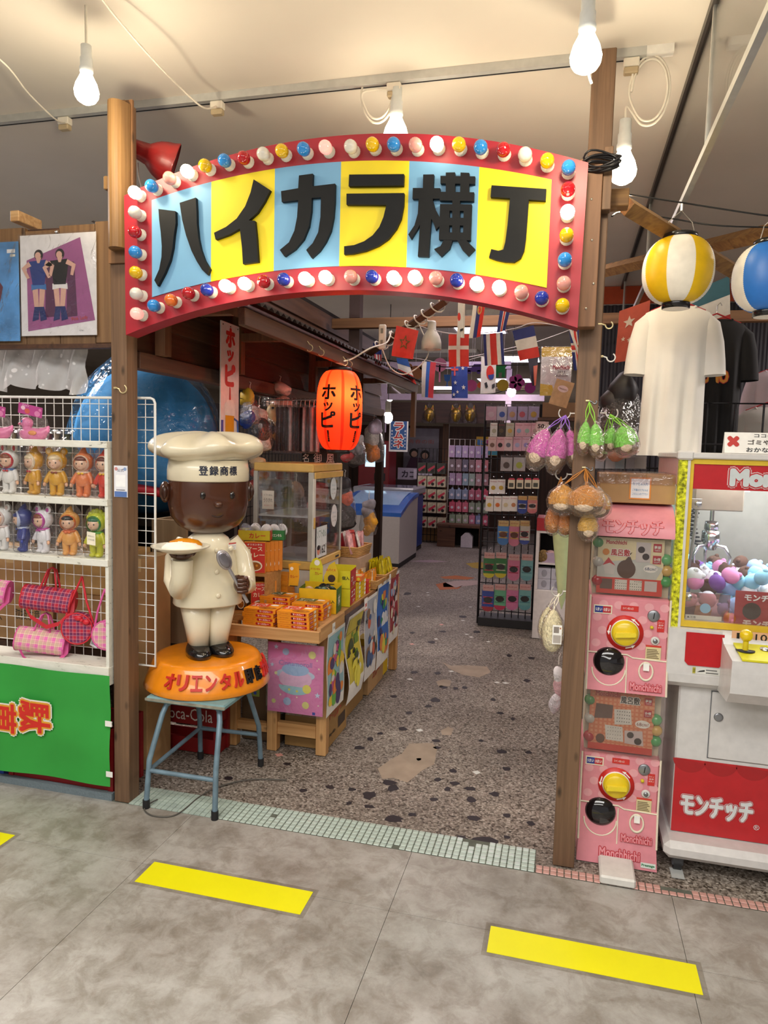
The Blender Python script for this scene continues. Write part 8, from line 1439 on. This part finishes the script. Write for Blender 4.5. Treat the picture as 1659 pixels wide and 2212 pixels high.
# ---------------------------------------------------------------- round lanterns on wires
def round_lantern(pos, label, stripe, seedrot):
    t = thing('paper_lantern', label, 'lantern', pos, seedrot, 'striped round lanterns'); R_, Hh = .124, .235
    def rad(z): v = (z-Hh/2)/(Hh/2); return .05+(R_-.05)*max(0, 1-abs(v)**2.3)**.62
    A, B_ = C('e9e2d2', .45, emit=.08), C(stripe, .4, emit=.05); mb = MB(); mb.lathe([(rad(Hh*i/72)+(.003 if i % 2 else 0), Hh*i/72) for i in range(73)], A, 48, matf=lambda i, j: B_ if (j//6) % 2 == 0 else A); mb.build('paper_body', t)
    MB().lathe([(.045, Hh-.004), (.062, Hh-.006), (.063, Hh+.012), (.055, Hh+.016)], C('141416', .25, coat=.4), 32).build('top_ring', t); MB().lathe([(.048, .006), (.05, .004), (.05, -.020), (.0005, -.021)], C('141416', .25, coat=.4), 32).build('bottom_ring', t); MB().lathe([(.046, -.0215), (.0005, -.0225)], A, 24).build('bottom_disc', t)
    MB().tube([(-.06, 0, Hh+.008), (-.045, 0, Hh+.06), (0, 0, Hh+.10), (.045, 0, Hh+.06), (.06, 0, Hh+.008)], .0016, C('b0aca4', .4, .6), 5).build('wire_bail', t); MB().tube([(0, 0, Hh+.10), (0, 0, Hh+.125)], .004, WHITE, 6).build('tie', t); return t
L1 = at(1460, 655, y=2.9); L2 = at(1658, 672, y=2.9); round_lantern(L1, 'round yellow and white striped lantern right of the gate', 'e2b60e', .35); round_lantern(L2, 'round blue and white striped lantern at the right edge', '2c74c8', .6)
cord([at(1325, 415, y=2.64), at(1345, 418, y=2.7), at(1468, 437, y=2.9), at(1660, 466, y=2.9), at(1760, 470, y=2.9)], 'black wire carrying the yellow lantern, upper one', .003, BLACK); cord([at(1322, 467, y=2.64), at(1350, 458, y=2.8), at(1450, 472, y=3.0), at(1560, 488, y=3.0), at(1760, 492, y=3.0)], 'black wire from the right post, lower one', .003, BLACK)
# timbers of the right stall
RW_ = wood('6b4a2c', '94703f', 'x', 7, name='right_timber')
def timber(a, b, s, label):
    d = (b-a); o = thing('roof_timber', label, 'timber', a); mb = MB(a); mb.tube([a, b], s*1.2, RW_, 4); mb.build('beam', o); return o
lone(MB().box(-.05, -.03, -.03, .035, .03, .03, RW_, bev=.003), 'timber_block', 'squared timber block fixed to the right post beside the lit bulb', 'block', at(1335, 432, y=2.665)); timber(at(1352, 445, y=2.72), at(1700, 655, y=3.6), .03, 'diagonal timber running down behind the yellow lantern'); timber(at(1308, 585, y=4.6), at(1720, 488, y=3.4), .032, 'level timber passing behind both round lanterns')
# ---------------------------------------------------------------- hanging shirts
def shirt(pos, s, hexc, label, word=None, rz=0.0, lng=1.0):
    t = thing('t_shirt', label, 'shirt', pos, rz, 'shirts hanging in the right stall'); m_ = C(hexc, .85, var=.03, scale=10); n, vs, fs = 72, [], []
    prof = [(0, .075, .014), (-.012, .105, .022), (-.03, .142, .034), (-.06, .156, .046), (-.12, .148, .056), (-.25, .138, .062), (-.4, .138, .064), (-.55, .141, .064), (-.69*lng, .143, .062)]; k = 24
    for i in range(k+1):
        z = -.69*lng*i/k; q = max(j for j in range(len(prof)) if prof[j][0] >= z-1e-9); q = min(q, len(prof)-2); f_ = (prof[q][0]-z)/(prof[q][0]-prof[q+1][0]); w_ = prof[q][1]+(prof[q+1][1]-prof[q][1])*f_; d_ = prof[q][2]+(prof[q+1][2]-prof[q][2])*f_; am = min(1, max(0, -z-.10)*2.6)
        for j in range(n): a = 2*math.pi*j/n; x = w_*math.cos(a); y = d_*math.sin(a)+am*(.014*math.sin(x*58+z*2.2)+.007*math.sin(x*110-z*6)); vs.append((x*s, y*s, z*s))
    for i in range(k):
        for j in range(n): fs.append((i*n+j, i*n+(j+1) % n, (i+1)*n+(j+1) % n, (i+1)*n+j))
    MB().add(vs, fs, m_, True).build('cloth', t)
    for sg in (-1, 1):
        mb = MB(); mb.frame(Matrix.Diagonal((s, s*.62, s, 1))); mb.tube([(sg*.115, 0, -.055), (sg*.142, 0, -.09), (sg*.158, 0, -.17), (sg*.168, 0, -.25), (sg*.172, -.004, -.315)], [.034, .048, .052, .052, .053], m_, 20, caps=False); mb.build('sleeve', t)
    mb = MB(); mb.tube([(.075*s*math.cos(a), -.012*s, .0+.03*s*math.sin(a)) for a in [math.pi*(1+i/12) for i in range(13)]], .006*s, C(hexc, .9, var=.1), 6); mb.build('collar', t)
    MB().tube([(-.12*s, 0, -.02*s), (0, 0, .03*s), (.12*s, 0, -.02*s)], .004, C('b02a30', .4), 6).tube([(0, 0, .03*s), (0, 0, .07*s), (.012, 0, .085*s), (.02, 0, .07*s)], .0025, CHROME, 6).build('hanger', t)
    if word: mb = MB(); mb.frame(FR((-.03*s, -.062*s, -.30*s))).text(word, 0, 0, .17*s, .06*s, C('d08a2a'), .003, .04).text(word, 0, .0, .17*s, .06*s, C('b83028'), .002, .09); mb.build('lettering', t)
    return t
shirt(at(1465, 662, y=3.3), .92, 'efece4', 'cream white shirt hanging under the yellow lantern', None, .06); shirt(at(1548, 690, y=3.75), .92, '141214', 'black shirt hanging behind the white shirt', 'MONO', .1); shirt(at(1660, 880, y=4.05), .9, 'b8b2ac', 'pale grey shirt at the right edge above the claw machine', None, .1); shirt(at(1680, 800, y=4.3), .8, 'c8b8c0', 'pale lilac shirt far back at the right edge', None, -.1)

# flag sheets and dark wall behind
flag([(1338, 672), (1405, 648), (1395, 775), (1328, 783)], 4.0, 'red flag sheet with pale stars hanging behind the white shirt', [(0, 1, 0, 1, 'c0503a')], [('s', .35, .28, .2, .12, 'd8c8b8'), ('s', .7, .45, .08, .05, 'd8c8b8'), ('s', .62, .58, .08, .05, 'd8c8b8'), ('s', .4, .62, .08, .05, 'd8c8b8'), ('s', .2, .58, .08, .05, 'd8c8b8')], 15); flag([(1490, 632), (1575, 596), (1580, 718), (1500, 745)], 3.9, 'teal, white and red flag sheet in a sleeve behind the lanterns', [(0, 1, 0, .33, '3a6a7a'), (0, 1, .67, 1, 'b84038')], seed=16)
w = struct(MB().box(.2, 6.55, 0, 5.9, 6.62, 2.35, C('2a2830', .6)), 'wall_stall_right'); vs, fs = [], []
for i in range(161): x = .2+2.4*i/160; vs += [(x, 6.53+(.012 if (i//2) % 2 else 0), 0), (x, 6.53+(.012 if (i//2) % 2 else 0), 2.78)]
MB().add(vs, [(2*i, 2*i+2, 2*i+3, 2*i+1) for i in range(160)], C('2c2a32', .5)).build('corrugated_sheet', w); MB().box(.2, 6.48, 2.78, 5.9, 6.5, 2.925, C('b8481c', .6)).build('orange_band', w)
rk = rack(.14, 1.1, 3.62, 0, 1.75, 'black wire grid behind the capsule machines', '17151a'); hang_bag(at(1350, 815, y=3.45), .24, .36, ['c07a5c', '241c1c', '241c1c', '2a2022', '1c1618'], 'large dark brown plush in a clear bag above the capsule machines', 'soft toy'); hang_bag(at(1292, 900, y=3.5), .10, .16, ['d8d0d0'], 'small white bag hanging behind the right post')
for k in range(5): lone(MB().box(-.025, -.01, -.06, .025, .01, 0, C(['b8b4bc', 'c8c0c4', 'a8b0b8', 'b0a8b0', 'c0b8b8'][k], .35)).box(-.028, -.013, -.065, .028, .013, .008, FILM), 'zip_bag', 'small silver zip bag, %s from left under the green plush' % ORD[k], 'bag', at(1296+22*k, 985, y=3.58), 0, 'silver bags behind the capsule machines')
lone(MB().lathe([(.002, 0), (.02, -.05), (.045, -.22), (.06, -.36), (.0005, -.36)], C('c4cc98', .6), 12), 'folded_parasol', 'pale green folded paper parasol hanging behind the right post', 'parasol', at(1218, 1128, y=3.3)) if False else lone(MB().lathe([(.062, 0), (.05, -.1), (.02, -.33), (.002, -.40)], C('c4cc98', .6), 12), 'folded_parasol', 'pale green folded paper parasol hanging behind the right post', 'parasol', at(1222, 1128, y=3.3))
hang_bag(at(1207, 1435, y=3.0), .07, .2, ['d8d0d8', 'd0a0a8', 'e0dce0'], 'white bagged socks hanging low behind the right post')
# ---------------------------------------------------------------- plush bunches on the right post
def plush(px, py, w, h, col, label, y, group, hookp, tilt=0.0, low='6b5340', patch='dcc4a8', cordc=None):
    c = at(px, py, y=y); k_ = y/F_PX*1.02; W_, H_ = w*k_/2, h*k_/2; t = thing('plush_charm', label, 'plush', c, 0.0, group); t.rotation_euler = (0, tilt, RND.uniform(-.4, .4))
    pr = [(.001, H_), (W_*.35, H_*.86), (W_*.75, H_*.5), (W_*.98, H_*.05), (W_*.95, -H_*.35)]; mb = MB(); mb.lathe(pr, C(col, .8, var=.08), 16, sy=.75); mb.build('plush_hood', t)
    mb = MB(); mb.lathe([(W_*.95, -H_*.33), (W_*.82, -H_*.68), (W_*.45, -H_*.93), (.001, -H_)], C(low, .85), 16, sy=.75); mb.build('plush_base', t); mb = MB(); mb.ell((0, -W_*.45, -H_*.42), (W_*.55, W_*.30, H_*.34), C(patch, .8), 14, 9); mb.build('pale_patch', t)
    mb = MB(); mb.lathe([(W_*.1, H_*1.22), (W_*.3, H_*1.02), (W_*.95, H_*.5), (W_*1.14, -H_*.1), (W_*1.05, -H_*.6), (W_*.6, -H_*1.08), (W_*.2, -H_*1.18)], FILM, 14, sy=.8); mb.build('clear_bag', t)
    mb = MB(); q = Matrix.Rotation(-tilt, 3, 'Y') @ (hookp-c); q = Matrix.Rotation(-t.rotation_euler.z, 3, 'Z') @ q; R3 = t.rotation_euler.to_matrix().inverted(); q = R3 @ (hookp-c); a = Vector((0, 0, H_*.98)); [mb.tube([a, (a+q)/2+Vector((s*.006, 0, 0)), q], .0018, cordc or C(col, .6), 5) for s in (-1, 1)]; mb.build('cord_loop', t); return t
def big_hook(pos, label, d=-1):
    mb = MB(); mb.tube([(0, 0, 0), (d*.02, 0, 0)]+[(d*.040+d*.020*math.cos(a), 0, -.0+.020*math.sin(a)) for a in [math.pi-.2-(-1)*(math.pi*1.3)*i/10 for i in range(11)]], .0024, C('d8d4cc', .3, .5), 7); return lone(mb, 'screw_hook', label, 'hook', pos, 0, 'screw hooks on the posts')
PH_ = at(1222, 897, y=2.60); big_hook(at(1245, 893, y=2.60), 'large wire hook carrying the purple plush on the right post'); GH = at(1273, 868, y=2.55); GH2 = at(1318, 895, y=2.62); OH = at(1265, 1012, y=2.55); CH = at(1208, 1282, y=2.60)
big_hook(at(1296, 892, y=2.62), 'large wire hook on the far side of the right post', 1); big_hook(at(1240, 1145, y=2.60), 'empty large wire hook on the right post'); big_hook(at(1229, 1278, y=2.60), 'brass hook carrying the cream plush on the right post'); big_hook(at(1238, 1025, y=2.60), 'ring hook carrying the orange brown plush at the post edge'); hook(at(1273, 866, y=2.556), 'small eye hook carrying the green plush on the post face', 1, .006, STEEL); hook(at(1265, 1010, y=2.556), 'small eye hook carrying the hooded plush on the post face', 1, .006, STEEL)
PU = C('9a6ad0', .5)
for k, (px, py, w_, h_, ti) in enumerate(((1166, 968, 50, 84, .32), (1203, 972, 42, 88, .12), (1236, 968, 36, 76, -.2))): plush(px, py, w_, h_, 'c85aa8', 'magenta plush charm in a bag, %s of the three on the large hook' % ['left', 'middle', 'right'][k], 2.58-.03*(k == 1), 'magenta plush bunch', PH_, ti, cordc=PU)
for k, (px, py, w_, h_, y_, hk) in enumerate(((1262, 945, 28, 66, 2.52, GH), (1287, 950, 32, 66, 2.52, GH), (1318, 950, 30, 52, 2.62, GH2), (1348, 952, 44, 60, 2.60, GH2), (1300, 972, 26, 40, 2.66, GH2), (1362, 948, 30, 56, 2.66, GH2))): plush(px, py, w_, h_, '7ac84a', 'green plush charm in a bag, %s from the left on the right post' % ['first', 'second', 'fourth', 'fifth', 'third', 'sixth'][k], y_, 'green plush bunch', hk, [.05, -.08, .1, -.2, .1, -.3][k], cordc=C('8ac83a', .5))
for k, (px, py, w_, h_, y_) in enumerate(((1216, 1078, 62, 60, 2.53), (1265, 1080, 74, 62, 2.50), (1290, 1088, 56, 58, 2.55), (1194, 1122, 32, 58, 2.58), (1222, 1128, 32, 54, 2.58), (1270, 1136, 42, 58, 2.52))): plush(px, py, w_, h_, ['c88a2c', 'c07a24', 'c88a2c', 'b86a20', 'b86a20', 'c8983c'][k], ['caramel hooded plush charm, left of the upper pair', 'caramel hooded plush charm, largest in the middle of the post', 'caramel hooded plush charm tucked behind the largest one', 'dark orange plush charm hanging lowest at left', 'dark orange plush charm beside the post edge', 'caramel plush charm hanging below the largest one'][k], y_, 'caramel plush bunch', OH if k not in (3, 4) else at(1212, 1030, y=2.6), 0, '5e4838' if k not in (3, 4) else 'a86a2c', 'dcc4a8' if k not in (3, 4) else 'b87a3c', C('c07a2c', .5))
t = plush(1194, 1362, 44, 92, 'e4d8b0', 'cream plush charm with a barcode label hanging low on the post', 2.56, 'cream plush pair', CH, 0, 'e4d8b0', 'e8dcb8', CREAM); mb = MB(); mb.frame(FR((.012, -.036, -.005))).box(-.016, -.034, 0, .016, .034, .001, WHITE).rect(-.012, .006, .006, .028, C('8a8078'), .0014).rect(.008, .02, .013, .026, C('b87a50'), .0014).rect(-.013, -.03, .013, -.002, C('b0a8a0'), .0014); mb.build('barcode_label', t)
plush(1180, 1345, 30, 70, 'e0d4ac', 'cream plush charm tucked behind the labelled one', 2.62, 'cream plush pair', CH, .1, 'e0d4ac', 'e8dcb8', CREAM)
# ---------------------------------------------------------------- yellow floor strips
SY_ = C('e6e000', .45, var=.03, scale=6)
for k, x in enumerate((-1.666-.6, -1.066, .136)):
    xx = (-2.266, -1.066, .136)[k]; t = thing('floor_tape', ['yellow floor strip cut by the left photo edge', 'yellow floor strip in front of the chef statue', 'yellow floor strip nearest the camera at right'][k], 'floor tape', (xx, 2.095, .0), group='yellow strips on the floor'); MB().box(-.302, -.061, .0002, .302, .061, .0011, SY_).build('strip', t); MB().quad((-.318, -.077, .0003), (.318, -.077, .0003), (.318, .077, .0003), (-.318, .077, .0003), clear('tape_film', 'f2f0ec', .0, .3)).build('clear_margin', t)
